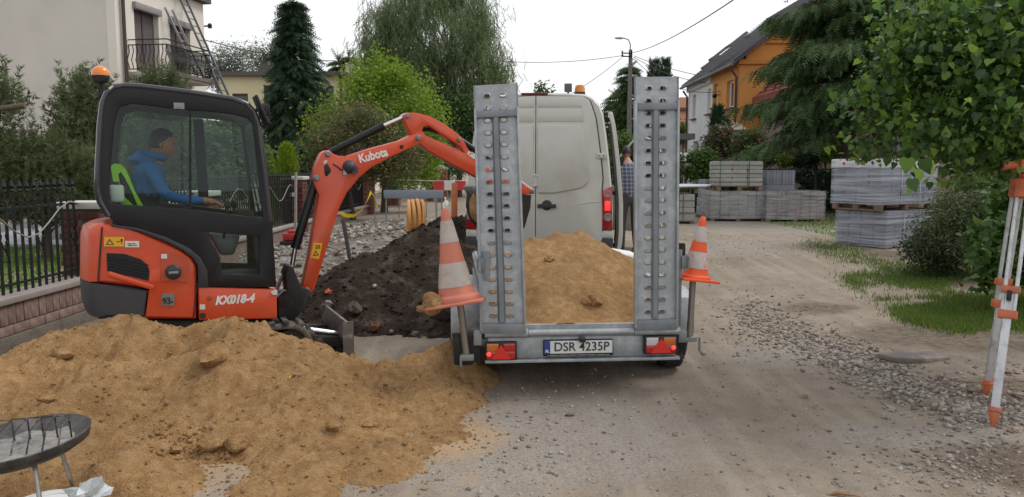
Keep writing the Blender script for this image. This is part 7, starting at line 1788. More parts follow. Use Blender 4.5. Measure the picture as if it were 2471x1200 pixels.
# windscreen, cab side windows, front door standing open
b = MB(); b.prism(side_strip(-.01, .006, 1.55, 2.2), 4.0, 4.9); b.prism([(-x, z) for x, z in side_strip(-.01, .006, 1.55, 2.2)], 4.0, 4.9); b.build('cab_window', MATS['dark_window'], van)
hd_ = Vector((1.0, 5.3, 0)); da = R(-68)                       # hinge at the front, swung outwards
dl = 1.12
def dpt(u, z, d=0): return (hd_.x + u * sin(R(62)) * dl + d * cos(R(62)), hd_.y - u * cos(R(62)) * dl + d * sin(R(62)), z)
fd = MB(); ol = [(0, .45), (.98, .45), (1, .8), (1, 1.42), (0, 1.42)]
def dpr(pts, holes, d0, d1):
    b = MB(); b.prism(pts, d0, d1, holes); b.v = [dpt(x, z, y) for x, y, z in b.v]; return b
dfo = dpr(ol, [], -.04, .04).build('front_door', M_VAN, van, bevel=.012)
dpr([(.0, 1.42), (1, 1.42), (1.0, 1.75), (.93, 2.02), (.8, 2.2), (.62, 2.27), (.45, 2.2), (.2, 1.9)], [[(.12, 1.47), (.93, 1.47), (.93, 1.74), (.87, 1.98), (.76, 2.13), (.62, 2.19), (.48, 2.13), (.26, 1.86)]], -.025, .025).build('window_frame', M_VBLK, dfo)
dpr([(.12, 1.47), (.93, 1.47), (.93, 1.74), (.87, 1.98), (.76, 2.13), (.62, 2.19), (.48, 2.13), (.26, 1.86)], [], -.003, .003).build('pane', glass_mat('van_glass', (.75, .8, .78), .06), dfo, smooth=0)
b = MB(); b.tube([dpt(u, z, -.03) for u, z in ((1.0, 1.5), (1.01, 1.75), (.94, 2.04), (.81, 2.23), (.62, 2.3), (.44, 2.23), (.18, 1.92))], .022, 8); b.build('frame_trim', M_VAN, dfo)

# --- man in a checked shirt leaning into the van's front door
m = mat('checked_shirt', (.10, .115, .17), .85, var=.1, bump=.3, bs=40); nn, ll = m.node_tree.nodes, m.node_tree.links; bsdf = nn['Principled BSDF']
tcn = nn.new('ShaderNodeTexCoord'); sepn = nn.new('ShaderNodeSeparateXYZ'); ll.new(tcn.outputs['Object'], sepn.inputs[0])
def band(sock, per, w):
    a = nn.new('ShaderNodeMath'); a.operation = 'MULTIPLY'; a.inputs[1].default_value = 1 / per; ll.new(sock, a.inputs[0])
    f = nn.new('ShaderNodeMath'); f.operation = 'FRACT'; ll.new(a.outputs[0], f.inputs[0]); g_ = nn.new('ShaderNodeMath'); g_.operation = 'LESS_THAN'; g_.inputs[1].default_value = w; ll.new(f.outputs[0], g_.inputs[0]); return g_.outputs[0]
sx_ = nn.new('ShaderNodeMath'); sx_.operation = 'ADD'; ll.new(band(sepn.outputs['X'], .075, .3), sx_.inputs[0]); ll.new(band(sepn.outputs['Z'], .075, .3), sx_.inputs[1])
mxn = nn.new('ShaderNodeMix'); mxn.data_type = 'RGBA'; mxn.inputs[6].default_value = (.06, .07, .115, 1); mxn.inputs[7].default_value = (.3, .31, .36, 1)
hm_ = nn.new('ShaderNodeMath'); hm_.operation = 'MULTIPLY'; hm_.inputs[1].default_value = .5; ll.new(sx_.outputs[0], hm_.inputs[0]); ll.new(hm_.outputs[0], mxn.inputs[0]); ll.new(mxn.outputs[2], bsdf.inputs['Base Color'])
pm = P(1519, 500, 14.4); PM = Vector((pm.x, 14.4, hg(0, 14.4) + .0))
pn_ = [(Vector((0, 0, .98)), (.17, .14)), (Vector((0, .03, 1.15)), (.165, .12)), (Vector((0, .1, 1.36)), (.185, .125)), (Vector((0, .17, 1.54)), (.14, .1)), (Vector((0, .22, 1.62)), .06), (Vector((0, .27, 1.68)), .055),
       (Vector((-.21, .14, 1.5)), .07), (Vector((-.27, .3, 1.25)), .052), (Vector((-.16, .52, 1.2)), .042), (Vector((-.1, .6, 1.2)), .03),
       (Vector((.21, .14, 1.5)), .07), (Vector((.27, .32, 1.25)), .052), (Vector((.12, .52, 1.18)), .042), (Vector((.06, .6, 1.18)), .03),
       (Vector((-.1, 0, .92)), .105), (Vector((-.12, .03, .5)), .075), (Vector((-.13, -.02, .1)), .058), (Vector((-.13, -.02, .05)), .05), (Vector((-.14, .16, .04)), .045),
       (Vector((.1, 0, .92)), .105), (Vector((.11, .05, .5)), .075), (Vector((.13, .02, .1)), .058), (Vector((.13, .02, .05)), .05), (Vector((.14, .2, .04)), .045)]
pe_ = list(ed_[:23])
hand_graph(pn_[9][0], (.5, .8, 0), (0, 0, 1), 1.0, pn_, pe_, 9, -1); hand_graph(pn_[13][0], (-.5, .8, 0), (0, 0, 1), 1.0, pn_, pe_, 13, 1)
for i in range(len(pn_)): pn_[i] = (pn_[i][0] * 1.06, pn_[i][1])
def sm2(a, b_):
    if b_ <= 3 or b_ in (6, 7, 8, 10, 11, 12): return 1
    if b_ in (4, 5, 9, 13) or b_ > 23: return 0
    if b_ in (18, 23): return 3
    return 2
person('man in a checked shirt and grey trousers leaning into the open van door', PM, R(4), pn_, pe_, sm2, [M_SKIN, m, mat('grey_work_trousers', (.055, .052, .05), .9, var=.2, vs=10, bump=.4, bs=25), M_BOOT], Vector((0, .33, 1.86)), R(90), .25, 1.05)
# =================================================================== pallets of paving blocks
M_WOOD = mat('pallet_wood', '#7a6553', .9, var=.25, vs=8, bump=.4, bs=40, rand=.15, sx=(1, 4, 4))
M_BLOCK = mat('concrete_block', '#98958e', .92, var=.1, vs=6, bump=.4, bs=60, rand=.1)
M_BLOCKD = mat('dark_concrete_block', '#82848c', .9, var=.12, vs=6, bump=.4, bs=60, rand=.12)
M_BLOCKR = mat('mottled_paver', '#8f8887', .92, var=.15, vs=6, bump=.4, bs=60, rand=.14, col2='#9a7a70', c2s=2, c2t=(.5, .7))
M_STRAP = mat('green_strap', '#2f5a4c', .5)
def film(name, col, lo, hi, s=(2, 2, 26)):
    m = bpy.data.materials.new(name); m.use_nodes = True; n, l = m.node_tree.nodes, m.node_tree.links; b = n['Principled BSDF']; out = n['Material Output']
    b.inputs['Base Color'].default_value = (*col, 1); b.inputs['Roughness'].default_value = .28
    tc = n.new('ShaderNodeTexCoord'); mp = n.new('ShaderNodeMapping'); mp.inputs['Scale'].default_value = s; l.new(tc.outputs['Object'], mp.inputs['Vector'])
    t = n.new('ShaderNodeTexNoise'); t.inputs['Scale'].default_value = 1.0; t.inputs['Detail'].default_value = 6; t.inputs['Distortion'].default_value = .15; l.new(mp.outputs[0], t.inputs['Vector'])
    r = n.new('ShaderNodeMapRange'); r.inputs[1].default_value, r.inputs[2].default_value, r.inputs[3].default_value, r.inputs[4].default_value = .35, .72, lo, hi; l.new(t.outputs['Fac'], r.inputs[0])
    tr_ = n.new('ShaderNodeBsdfTransparent'); tr_.inputs[0].default_value = (.9, .91, .93, 1); mx = n.new('ShaderNodeMixShader')
    l.new(r.outputs[0], mx.inputs[0]); l.new(tr_.outputs[0], mx.inputs[1]); l.new(b.outputs[0], mx.inputs[2]); l.new(mx.outputs[0], out.inputs['Surface'])
    bp_ = n.new('ShaderNodeBump'); bp_.inputs['Strength'].default_value = .3; bp_.inputs['Distance'].default_value = .012; l.new(t.outputs['Fac'], bp_.inputs['Height']); l.new(bp_.outputs[0], b.inputs['Normal'])
    return m
M_FILM = film('shrink_film', (.6, .63, .72), .1, .72, (.9, .9, 26))
M_FILM2 = film('thin_film', (.6, .61, .63), .05, .45, (2, 2, 14))
PAL = {}
def pallet_parts(t, w, d, z=0.0, name='pallet'):
    """deck boards on nine blocks over runners"""
    k = (round(w, 2), round(d, 2))
    if k not in PAL:
        a = MB(); a.box((0, 0, 0), (w, .11, .022)); b = MB(); b.box((0, 0, 0), (.11, .13, .085)); c = MB(); c.box((0, 0, 0), (.1, d, .022))
        PAL[k] = [x.mesh(nm, bevel=.004) for x, nm in ((a, 'deck_board'), (b, 'spacer_block'), (c, 'runner'))]
        for me in PAL[k]: me.materials.append(M_WOOD)
    A, B_, C_ = PAL[k]; n = max(4, int(d / .18))
    for i in range(n): link('deck_board', A, None, t, (0, -d / 2 + .055 + (d - .11) * i / (n - 1), z + .129))
    for x in (-w / 2 + .06, 0, w / 2 - .06):
        link('runner', C_, None, t, (x, 0, z + .011))
        for y in (-d / 2 + .065, 0, d / 2 - .065): link('spacer_block', B_, None, t, (x, y, z + .0645))
    return z + .14
def block_pallet(label, x, y, z, rot, w, d, h, nx_, ny_, nz_, m, wrap=None, straps=(), notch=False, gap=.006, group='pallets of paving blocks', jit=.004):
    t = thing('block_pallet', label, 'pallet', (x, y, z), rot, group); zb = pallet_parts(t, w, d)
    bw, bd, bh = w / nx_, d / ny_, h / nz_
    b = MB()
    if notch:
        r = min(bw, bh) * .16; cs = [(-bw / 2 + gap, -bh / 2 + gap / 2), (bw / 2 - gap, -bh / 2 + gap / 2), (bw / 2 - gap, bh / 2 - gap - r * 1.2), (bw / 2 - gap - r * .35, bh / 2 - gap - r * .4), (bw / 2 - gap - r, bh / 2 - gap), (-bw / 2 + gap + r, bh / 2 - gap), (-bw / 2 + gap + r * .35, bh / 2 - gap - r * .4), (-bw / 2 + gap, bh / 2 - gap - r * 1.2)]
        b.prism(cs, -bd / 2 + gap, bd / 2 - gap)
    else: b.box((0, 0, 0), (bw - gap, bd - gap, bh - gap))
    me = b.mesh('block', bevel=.006 if not notch else .004, seg=1); me.materials.append(m)
    for k in range(nz_):
        for j in range(ny_):
            for i in range(nx_):
                if 0 < j < ny_ - 1 and 0 < i < nx_ - 1 and k < nz_ - 1: continue
                link('block', me, None, t, (-w / 2 + bw * (i + .5) + rng.normal() * jit, -d / 2 + bd * (j + .5) + rng.normal() * jit, zb + bh * (k + .5)))
    for kind, f in straps:
        s = MB()
        if kind == 'v':
            xx = -w / 2 + w * f; e = .006
            for yy in (-d / 2 - e, d / 2 + e): s.box((xx, yy, zb + h / 2), (.02, .004, h))
            s.box((xx, 0, zb + h + e), (.02, d + 2 * e, .004))
        else:
            zz = zb + h * f; e = .008
            for yy in (-d / 2 - e, d / 2 + e): s.box((0, yy, zz), (w + 2 * e, .004, .018))
            for xx in (-w / 2 - e, w / 2 + e): s.box((xx, 0, zz), (.004, d + 2 * e, .018))
        s.build('strap', M_STRAP, t)
    if wrap:
        s = MB(); e = .02; nxx, nzz = 14, 9; ring = []
        per = [(-w / 2 - e + (w + 2 * e) * i / nxx, -d / 2 - e) for i in range(nxx)] + [(w / 2 + e, -d / 2 - e + (d + 2 * e) * i / nxx) for i in range(nxx)] + [(w / 2 + e - (w + 2 * e) * i / nxx, d / 2 + e) for i in range(nxx)] + [(-w / 2 - e, d / 2 + e - (d + 2 * e) * i / nxx) for i in range(nxx)]
        N = len(per); vs = []
        for k in range(nzz + 1):
            zz = zb - .03 + (h + .045) * k / nzz
            for i, (px, py) in enumerate(per):
                q_ = 1 + .006 * noise.noise(Vector((px * 4, py * 4, zz * 9 + x))); vs.append((px * q_, py * q_, zz))
        fs = [(k * N + i, k * N + (i + 1) % N, (k + 1) * N + (i + 1) % N, (k + 1) * N + i) for k in range(nzz) for i in range(N)] + [tuple(nzz * N + i for i in range(N))]
        s.add(vs, fs); s.build('shrink_wrap', wrap, t, smooth=50, fix=False)
        if wrap is M_FILM:
            for f in (.36, .7):
                s = MB(); s.box((-w / 2 + w * f, -d / 2 - .026, zb + h / 2), (.012, .006, h * .98)); s.build('film_seam', mat('film_seam', '#c9ccd4', .3), t)
    return t, zb + h
def span(px0, px1, Y): return (P((px0 + px1) / 2, 0, Y).x, (px1 - px0) * Y / CAM_F)
def zat(py, Y): return P(1800, py, Y).z
# lower row
YB = 21.6; zg = .2
cx, w = span(1731, 1864, YB); hB = zat(462, YB) - zg - .14
tB, _ = block_pallet('low pallet of grey kerb blocks in thin film, under the taller strapped stack', cx, YB + .55, zg, 0, w, 1.1, hB, 6, 4, 6, M_BLOCK, M_FILM2, (('h', .12), ('v', .17), ('v', .82)))
cx, w = span(1748, 1858, YB - .1)
block_pallet('upper pallet of notched grey kerb blocks with green straps', cx, YB + .5, zg + .14 + hB + .012, R(-2), w, 1.0, zat(388, YB) - (zg + .28 + hB + .02), 3, 3, 3, M_BLOCK, None, (('v', .07), ('v', .70), ('h', .16), ('h', .5), ('h', .83)), True)
cx, w = span(1866, 2008, 21.4); block_pallet('pallet of reddish grey pavers in clear film, right of the kerb block stack', cx, 21.95, zg, R(3), w, 1.1, zat(462, 21.4) - zg - .14, 8, 4, 9, M_BLOCKR, M_FILM2, (('v', .18), ('v', .33), ('v', .58), ('v', .74), ('h', .7), ('h', .82), ('h', .55)))
YA = 20.6; cx, w = span(1585, 1694, YA)
tA, zA = block_pallet('pallet of notched grey kerb blocks half hidden behind the right ramp', cx, YA + .55, zg, R(-9), w, 1.15, zat(468, YA) - zg - .14, 3, 3, 4, M_BLOCK, None, (('v', .75), ('h', .3), ('h', .75)), True)
# spare pallet and a sheet of board lying on it
sp = thing('empty_pallet', 'empty wooden pallet lying on the half hidden block stack', 'pallet', (cx + .05, YA + .5, zg + zA + .02), R(-6)); pallet_parts(sp, w * 1.02, 1.0)
bcx, bw_ = span(1560, 1738, YA - .25)
b = MB(); b.prism([(-bw_ / 2, -.45), (bw_ * .38, -.5), (bw_ / 2, -.1), (bw_ * .2, .5), (-bw_ / 2, .5)], 0, .035, plane='xy'); o = b.build('sheet_board', mat('pale_board', '#b9c0c6', .5, var=.08, vs=3), None, (bcx, YA + .35, zg + zA + .19), (R(2), R(-1.5), 0), bevel=.004); tag(o, 'pale flat board lying on the empty pallet beside the right ramp', 'board')
# behind: dark kerbs in a heap, and a set of upright slabs
YK = 23.2; cx, w = span(1700, 1790, YK)
kt = thing('kerb_stack', 'stack of dark grey kerbs behind the strapped block stack', 'kerb stack', (cx, YK, zg))
kb = MB(); kb.prism([(-.145, 0), (.145, 0), (.145, .2), (.1, .26), (-.145, .26)], -.4, .4); kme = kb.mesh('kerb', bevel=.01); kme.materials.append(M_BLOCKD)
zb = pallet_parts(kt, w, .8)
for k in range(4):
    for i in range(4 - (k == 3) * 1): link('kerb', kme, None, kt, (-w / 2 + .16 + .3 * i + .02 * k, rng.normal() * .01, zb + .268 * k), (0, 0, rng.normal() * .02))
kz = zat(408, YK) - zg
b = MB(); b.box((0, 0, 0), (.5, .6, .05)); b.build('cover_sheet', mat('white_sheet', '#c6c8ca', .6), kt, (.12, 0, zb + .268 * 4 + .03), (0, 0, .1), bevel=.01)
YV = 22.9; cx, w = span(1856, 1924, YV); z0 = zat(446, YV); 
st_ = thing('slab_stack', 'upright dark grey kerb slabs packed side by side on the pallet behind', 'slab stack', (cx, YV, zg)); zb = pallet_parts(st_, w + .1, .8)
b = MB(); b.box((0, 0, (z0 - zg - .14) / 2), (w, .7, z0 - zg - .15)); b.build('block_base', M_BLOCKD, st_, (0, 0, zb), bevel=.01)
sb_ = MB(); hh_ = zat(411, YV) - z0; sb_.box((0, 0, hh_ / 2), (w / 9 - .008, .66, hh_)); sme = sb_.mesh('slab', bevel=.006); sme.materials.append(M_BLOCKD)
for i in range(9): link('slab', sme, None, st_, (-w / 2 + w * (i + .5) / 9, rng.normal() * .008, z0 - zg))
YQ = 22.4; cx, w = span(1890, 1962, YQ)
sl_t = thing('broken_pallet', 'broken wooden pallet with splayed slats on top of the stacks', 'pallet', (cx, YQ + .9, zat(458, YQ)))
slb = MB(); slb.box((0, 0, 0), (w, .1, .022)); slm = slb.mesh('slat', bevel=.003); slm.materials.append(M_WOOD)
for i in range(7): link('slat', slm, None, sl_t, (.04 * i, -.45 + .15 * i, .1 + .02 * (i % 3)), (0, R(4 - i * 1.5), R(-4 + 3 * i)))
for x in (-.3, .3): b = MB(); b.box((x, 0, .03), (.1, 1.0, .08)); b.build('runner', M_WOOD, sl_t)
b = MB(); b.box((0, 0, -.75), (w, .8, .5)); b.build('support_stack', M_BLOCKD, sl_t)
# the two wrapped pallets at the right, standing corner-on
YE = 14.55; a = G(2112, 617, .14); rotE = R(27)
wE, dE = 1.0, 1.15
cE = Vector((P(2166, 0, YE + .55).x, YE + .65))
hF = zat(500, YE) - .14 - .2; 
tF, zF = block_pallet('lower film wrapped pallet of grey blocks beside the bush', cE.x, cE.y, .14, rotE + R(5), 1.5, 1.05, hF - .02, 5, 4, 5, M_BLOCKD, M_FILM, (), False, .02, 'film wrapped pallets at the right')
tE, zE = block_pallet('upper film wrapped pallet of grey blocks with a printed white film hem', cE.x - .06, cE.y - .03, .14 + zF + .015, rotE, 1.58, 1.08, zat(386, YE) - (.14 + zF + .17), 5, 4, 5, M_BLOCKD, M_FILM, (), False, .01, 'film wrapped pallets at the right')
w, d = 1.58, 1.08; h0 = zE - .13
b = MB(); e = .03; per = [(-w / 2 - e, -d / 2 - e), (w / 2 + e, -d / 2 - e), (w / 2 + e, d / 2 + e), (-w / 2 - e, d / 2 + e)]; pp_ = []
for i in range(4):
    for t in np.linspace(0, 1, 12)[:-1]:
        q0, q1 = per[i], per[(i + 1) % 4]; pp_.append((q0[0] + (q1[0] - q0[0]) * t, q0[1] + (q1[1] - q0[1]) * t))
N = len(pp_); vs = [(x, y, h0 + .018 * noise.noise(Vector((x * 4, y * 4, 3)))) for x, y in pp_] + [(x * .995, y * .995, zE + .03) for x, y in pp_]
vs += [(x * .96, y * .96, zE + .035) for x, y in pp_]
b.add(vs, [(i, (i + 1) % N, N + (i + 1) % N, N + i) for i in range(N)] + [(N + i, N + (i + 1) % N, 2 * N + (i + 1) % N, 2 * N + i) for i in range(N)] + [tuple(2 * N + i for i in range(N))])
hem = b.build('film_hem', film('white_hem', (.72, .72, .75), .5, .95, (3, 3, 9)), tE, smooth=50, fix=False)
b = MB()
for f in (.08, .3, .52, .74, .95):
    b.lathe([(.03, 0), (.03, .003), (.012, .004)], 10, (-w / 2 + w * f, -d / 2 - .036, zE - .05), (0, -1, 0))
for f in (.15, .45, .75): b.lathe([(.03, 0), (.03, .003), (.012, .004)], 10, (-w / 2 - .036, -d / 2 + d * f, zE - .05), (-1, 0, 0))
b.build('red_print', mat('red_print', (.45, .05, .04), .5), hem)

# =================================================================== road-works bits
Yb = 19.5; p0, p1 = P(926, 470, Yb), P(1070, 470, Yb); zt_, zb_ = P(1000, 459, Yb).z, P(1000, 479, Yb).z
bo = thing('barrier_board', 'plain grey barrier board on thin posts across the dug up street', 'barrier', ((p0.x + p1.x) / 2, Yb, .2)); w = p1.x - p0.x
b = MB(); b.box((0, 0, (zt_ + zb_) / 2 - .2), (w, .03, zt_ - zb_)); b.build('board', mat('grey_board', '#7f8890', .6, var=.08), bo, bevel=.006)
for s in (-1, 1): b = MB(); b.cyl((s * (w / 2 - .05), .03, -.3), (s * (w / 2 - .05), .03, zt_ - .2), .018, 8); b.build('post', M_GREYM, bo)
Yr = 23; p0, p1 = P(1046, 448, Yr), P(1150, 448, Yr); zt_, zb_ = P(1000, 437, Yr).z, P(1000, 459, Yr).z
rb = thing('striped_barrier', 'red and white striped barrier plank left of the van', 'barrier', ((p0.x + p1.x) / 2, Yr, .2)); w = p1.x - p0.x
for i in range(4):
    b = MB(); b.box((-w / 2 + w * (i + .5) / 4, 0, (zt_ + zb_) / 2 - .2), (w / 4 - .001, .03, zt_ - zb_)); b.build('stripe', mat('barrier_red', (.5, .03, .03), .5) if i % 2 == 0 else mat('barrier_white', '#cfcbc6', .5), rb)
for s in (-1, 1): b = MB(); b.box((s * w * .44, .04, (zt_ - .2) / 2), (.05, .04, zt_ - .2)); b.build('post', M_GREYM, rb)
Yo = 12.6; a, c = P(1097, 510, Yo), P(1097, 446, Yo); b = MB(); b.box((0, 0, -.12), (.1, .025, c.z - a.z + .3)); o = b.build('marker_plank', mat('orange_plank', (.5, .14, .05), .6, var=.1), None, (a.x, Yo, (a.z + c.z) / 2), (0, R(1), R(-10)), bevel=.006); tag(o, 'plain orange plank standing upright in the spoil behind the cone', 'plank')
tp = [P(x, y, Yt) for x, y, Yt in ((822, 514, 19), (836, 521, 19.1), (856, 521, 19.3), (876, 504, 19.6), (888, 480, 19.8), (895, 464, 20), (903, 474, 20), (908, 492, 20.1), (910, 505, 20.1))]
b = MB(); vs = []; 
for i, p in enumerate(tp): tw = .7 * i; vs += [p + Vector((.03 * sin(tw), 0, .045)), p - Vector((.03 * sin(tw), 0, .045))]
b.add(vs, [(2 * i, 2 * i + 1, 2 * i + 3, 2 * i + 2) for i in range(len(tp) - 1)]); o = b.build('warning_tape', mat('yellow_tape', (.75, .55, .03), .4, var=.15, vs=12), None, fix=False); tag(o, 'slack yellow warning tape hanging by the far brick pillar', 'tape')
sk = P(903, 466, 20.05); b = MB(); b.cyl((sk.x, 20.1, .1), (sk.x, 20.1, sk.z + .05), .015, 8); tag(b.build('tape_stake', M_GREYM), 'thin steel stake carrying the yellow tape', 'stake')
a, c = P(961, 434, 24), P(1150, 436, 24); b = MB(); b.tube([a, a.lerp(c, .5) - Vector((0, 0, .03)), c], .012, 6); tag(b.build('barrier_rope', M_WST), 'thin pale rope strung above the grey barrier board', 'rope')
for px in (962, 1002, 1028): p = P(px, 434, 24); b = MB(); b.cyl((p.x, 24, .1), (p.x, 24, p.z), .015, 6); tag(b.build('rope_stake', M_GREYM), ('left', 'middle', 'right')[(px > 980) + (px > 1010)] + ' thin stake of three under the pale rope behind the barrier board', 'stake', 'stakes under the pale rope')
a, c = P(712, 585, 13.2), P(714, 416, 13.2); b = MB(); b.bar((a.x, 13.2, a.z - .2), (c.x, 13.2, c.z), .07, .03); tag(b.build('timber_stake', mat('grey_timber', '#8d8780', .9, var=.15, vs=10)), 'tall grey timber stake in the rubble left of the boom', 'stake')
a, c = P(850, 640, 11.2), P(828, 530, 11.4); b = MB(); b.cyl((a.x, 11.2, a.z - .15), (c.x, 11.4, c.z), .03, 8); tag(b.build('iron_bar', mat('rusty_bar', '#3c3834', .8, var=.2)), 'dark iron bar stuck slanting into the rubble under the boom', 'bar')
p = P(702, 568, 12.4); mc = thing('plate_compactor', 'small red machine half hidden in the rubble beside the cab', 'machine', (p.x, 12.4, p.z - .1))
b = MB(); b.box((0, 0, .08), (.22, .2, .12)); b.box((.02, 0, .16), (.12, .14, .06)); b.build('engine', mat('machine_red', (.38, .02, .02), .5, var=.1), mc, bevel=.02)
b = MB(); b.box((0, 0, -.02), (.3, .26, .06)); b.build('base_plate', M_MATT, mc, bevel=.01); b = MB(); b.tube([(.1, -.08, .1), (.42, -.08, .18), (.42, .08, .18), (.1, .08, .1)], .012, 6); b.build('handle', M_GREYM, mc)
# coil of corrugated pipe
pcx_ = P(1003, 540, 11.0); coil = thing('pipe_coil', 'coil of orange corrugated pipe standing behind the soil heap', 'pipe coil', (pcx_.x, 11.0, pcx_.z), R(10))
M_PIPE = mat('corrugated_orange', (.55, .26, .07), .5, var=.08)
for i in range(4):
    b = MB(); n = 64; r0 = .33 - .02 * (i == 3)
    pts = [(.062 * (i - 1.5) + .01 * sin(t * 2 + i), (r0 + .012 * sin(3 * t + i)) * cos(t), (r0 + .01 * cos(2 * t + i)) * sin(t)) for t in [2 * pi * k / n for k in range(n + 1)]]
    b.tube(pts, [.03 if k % 2 else .026 for k in range(n + 1)], 10, False); b.build('pipe_turn', M_PIPE, coil, smooth=30, fix=False)

# =================================================================== surveyor's tripod at the right edge
f1, f2 = G(2395, 1034), G(2378, 958); ap = P(2478, 440, 5.45); f3 = Vector((f1.x + 1.15, 5.6, 0))
tpd = thing('surveying_tripod', 'aluminium surveying tripod with orange clamps at the right edge', 'tripod', (ap.x, ap.y, 0)); O_ = Vector((ap.x, ap.y, 0))
M_TOR = mat('faded_orange_plastic', (.5, .13, .05), .6, var=.2, vs=14, col2=(.35, .14, .09), c2s=8)
M_ALU2 = mat('scuffed_aluminium', (.55, .56, .58), .45, .45, var=.12, vs=9, col2=(.38, .38, .38), c2s=14)
for f in (f1, f2, f3):
    foot = Vector((f.x, f.y, ground_z(f.x, f.y) - .01)) - O_; hd0 = Vector((0, 0, ap.z - .06)) + (foot.normalized() * .0); d = (hd0 - foot); L = d.length; u = d.normalized()
    sd_ = u.cross(Vector((-foot.x, -foot.y, 0)).normalized()).normalized(); top = hd0 + Vector((foot.x, foot.y, 0)).normalized() * .09
    u = (top - foot).normalized(); L = (top - foot).length
    lg = bpy.data.objects.new('leg', None); COL.objects.link(lg); lg.parent = tpd
    b = MB(); b.bar(foot + u * .1, foot + u * L * .56, .052, .024, up=sd_.cross(u)); b.build('lower_tube', M_ALU2, lg, bevel=.004)
    b = MB()
    for s in (-1, 1): b.cyl(foot + u * L * .47 + sd_ * s * .034, top + sd_ * s * .034, .0135, 12)
    b.build('upper_tubes', M_ALU2, lg)
    for t_, h in ((.47, .06), (.575, .05)):
        b = MB(); c = foot + u * L * t_; b.bar(c - u * h / 2, c + u * h / 2, .115, .05, up=sd_.cross(u)); b.build('clamp', M_TOR, lg, bevel=.008)
    b = MB(); c = foot + u * L * .55 - sd_.cross(u) * .03; b.bar(c - u * .04, c + u * .03, .028, .03, up=sd_.cross(u)); b.build('clamp_lever', M_MATT, lg, bevel=.006)
    b = MB(); b.tube([foot + u * .14, foot + u * .1, foot + u * .04, foot - u * .0], [.03, .034, .022, .004], 10); b.lathe([(.045, -.006), (.045, .006)], 12, foot + u * .12, u); b.build('foot_spike', M_TOR, lg)
    b = MB(); b.bar(top - u * .05, top + u * .05, .1, .06, up=sd_.cross(u)); b.build('hinge', M_TOR, lg, bevel=.01)
b = MB(); b.lathe([(.09, -.03), (.1, -.02), (.1, .02), (.08, .03)], 20, (0, 0, ap.z)); b.build('tripod_head', M_TOR, tpd)
lv = thing('optical_level', 'orange surveying level mounted on the tripod head', 'level', (ap.x, ap.y, ap.z + .03))
b = MB(); b.lathe([(.05, 0), (.05, .03), (.035, .04)], 16); b.box((0, 0, .085), (.16, .1, .09)); b.build('body', M_TOR, lv, bevel=.015)
b = MB(); b.lathe([(.026, 0), (.028, .1), (.034, .11), (.034, .15), (.028, .152)], 16, (-.06, 0, .09), (-1, -.2, 0)); b.build('eyepiece', M_TOR, lv)
b = MB(); b.lathe([(.03, 0), (.03, .012)], 16, (-.215, -.03, .09), (-1, -.2, 0)); b.build('eyepiece_rim', M_MATT, lv)

# =================================================================== fire bowl in the lower left corner, tub and bag
Yw = 3.5; cw = P(42, 1062, Yw); fb = thing('fire_bowl', 'steel grill bowl with ash and bent wire pins on three legs, lower left corner', 'fire bowl', (cw.x, cw.y, max(0, sand_h(cw.x, cw.y)) + ground_z(cw.x, cw.y)))
z0 = cw.z - fb.location.z; rb_ = 163 * Yw / CAM_F
tilt = Matrix.Rotation(R(-5), 3, 'Y') @ Matrix.Rotation(R(3), 3, 'X')
def bt_(b): b.v = [tuple(tilt @ Vector(v) + Vector((0, 0, z0))) for v in b.v]; return b
M_BOWL = mat('sooty_steel', (.055, .05, .046), .6, .4, var=.3, vs=6, col2=(.2, .19, .18), c2s=5, c2t=(.45, .7))
b = MB(); b.lathe([(rb_, .0), (rb_ * 1.01, .006), (rb_ * .995, .01), (rb_ * .9, -.02), (rb_ * .74, -.042), (rb_ * .4, -.06), (0, -.065)], 48, caps=False)
b2 = MB(); b2.lathe([(rb_, .0), (rb_ * .97, -.035), (rb_ * .8, -.066), (rb_ * .4, -.085), (0, -.09)], 48, caps=False); b.add(b2.v, b2.f); bt_(b).build('bowl', M_BOWL, fb, smooth=50, fix=False)
b = MB(); n = 22; vs = [(0, 0, -.04)]; fs = []
for k in range(1, 9):
    for j in range(n):
        a = 2 * pi * j / n; r = rb_ * .8 * k / 8; vs.append((r * cos(a), r * sin(a), -.042 + .012 * noise.noise(Vector((r * cos(a) * 14, r * sin(a) * 14, 3))) + .004 * (k == 8)))
fs += [(0, 1 + j, 1 + (j + 1) % n) for j in range(n)]
for k in range(7): fs += [(1 + k * n + j, 1 + (k + 1) * n + j, 1 + (k + 1) * n + (j + 1) % n, 1 + k * n + (j + 1) % n) for j in range(n)]
b.add(vs, fs); bt_(b).build('ash', mat('grey_ash', (.25, .235, .22), .95, var=.4, vs=18, bump=.7, bs=30, col2=(.07, .065, .06), c2s=12, c2t=(.55, .7)), fb, smooth=70)
M_PIN = mat('burnt_wire', (.04, .034, .03), .6, .4, col2=(.25, .21, .18), c2s=25, c2t=(.5, .65))
for i in range(7):
    x = -.23 + .072 * i; yb_ = .11 - .02 * abs(i - 3) * .4
    b = MB(); b.tube([(x, yb_, -.04), (x + .004, yb_, .07), (x + .012, yb_ - .005, .074), (x + .03, -.03, .052), (x + .036, -.05, .03), (x + .04, -.1, -.035)], .0042, 6); bt_(b).build('wire_pin', M_PIN, fb)
b = MB(); b.tube([(-.25, .112, .062), (0, .116, .064), (.2, .112, .06)], .0032, 6); bt_(b).build('cross_wire', M_PIN, fb)
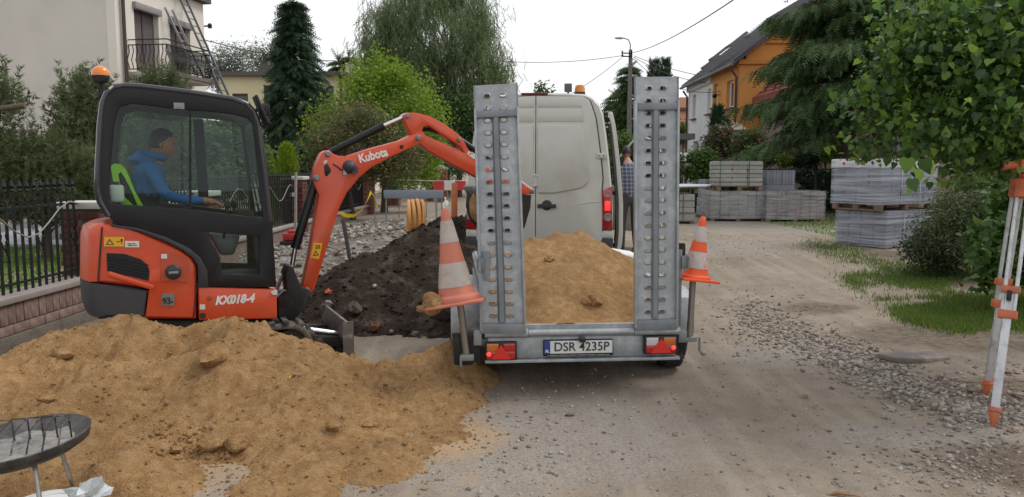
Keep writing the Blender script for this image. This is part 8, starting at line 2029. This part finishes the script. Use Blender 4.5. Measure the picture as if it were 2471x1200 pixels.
for a, out in ((R(75), .05), (R(195), .05), (R(318), .06)):
    t0 = tilt @ Vector((rb_ * .62 * cos(a), rb_ * .62 * sin(a), -.07)) + Vector((0, 0, z0)); e = Vector((cos(a) * (rb_ * .62 + .14), sin(a) * (rb_ * .62 + .14), ground_z(cw.x, cw.y) - fb.location.z))
    b = MB(); b.tube([t0, t0 + Vector((cos(a) * .015, sin(a) * .015, -.012)), t0 + Vector((cos(a) * .035, sin(a) * .035, -.06)), e], .0105, 10); b.build('leg', mat('tube_steel', (.33, .31, .29), .35, .8, var=.15, vs=20), fb)
Yt = 3.55; ct = P(112, 1218, Yt); rt_ = 93 * Yt / CAM_F; gz_ = ground_z(ct.x, ct.y) + max(0, sand_h(ct.x, ct.y)) - .02
tb = thing('plastic_tub', 'round white tub with ribbed lid under the fire bowl', 'tub', (ct.x, ct.y, gz_)); hz = max(.06, ct.z - gz_)
b = MB(); b.lathe([(rt_ * .9, 0), (rt_ * .95, hz * .9)], 40); b.build('body', mat('milky_tub', '#c4c5c4', .4, var=.05), tb)
b = MB(); b.lathe([(rt_ * .97, hz - .03), (rt_ * 1.02, hz - .01), (rt_ * 1.02, hz), (rt_ * .95, hz + .006), (rt_ * .92, hz), (rt_ * .88, hz - .004), (rt_ * .8, hz - .003), (rt_ * .78, hz + .003), (rt_ * .75, hz + .003), (rt_ * .73, hz - .004), (0, hz - .004)], 48); b.build('lid', mat('white_lid', '#dcdddc', .3, var=.04), tb, smooth=40)
cb_ = P(208, 1200, 3.6); b = MB(); b.ball((0, 0, 0), .075, 3, (1, .9, .8), 1.1, 9); b.v = [tuple(Vector(v) * (1 + .35 * noise.noise(Vector(v) * 28))) for v in b.v]
o = b.build('plastic_bag', mat('thin_white_plastic', '#c9ced0', .25, var=.08, bump=.6, bs=30), None, cb_, smooth=30); tag(o, 'crumpled pale plastic bag beside the white tub in the lower left corner', 'bag')
# a yellow leaf on the sand
cl = P(697, 918, on_sand(697, 918)); b = MB(); b.add([(0, 0, 0), (.02, .012, .008), (.04, 0, .004), (.02, -.012, .012)], [(0, 1, 2, 3)]); tag(b.build('fallen_leaf', mat('yellow_leaf', (.7, .45, .03), .6), None, cl + Vector((0, 0, .008)), (0, R(-25), 1), fix=False), 'small fallen yellow leaf on the right slope of the sand heap', 'leaf')
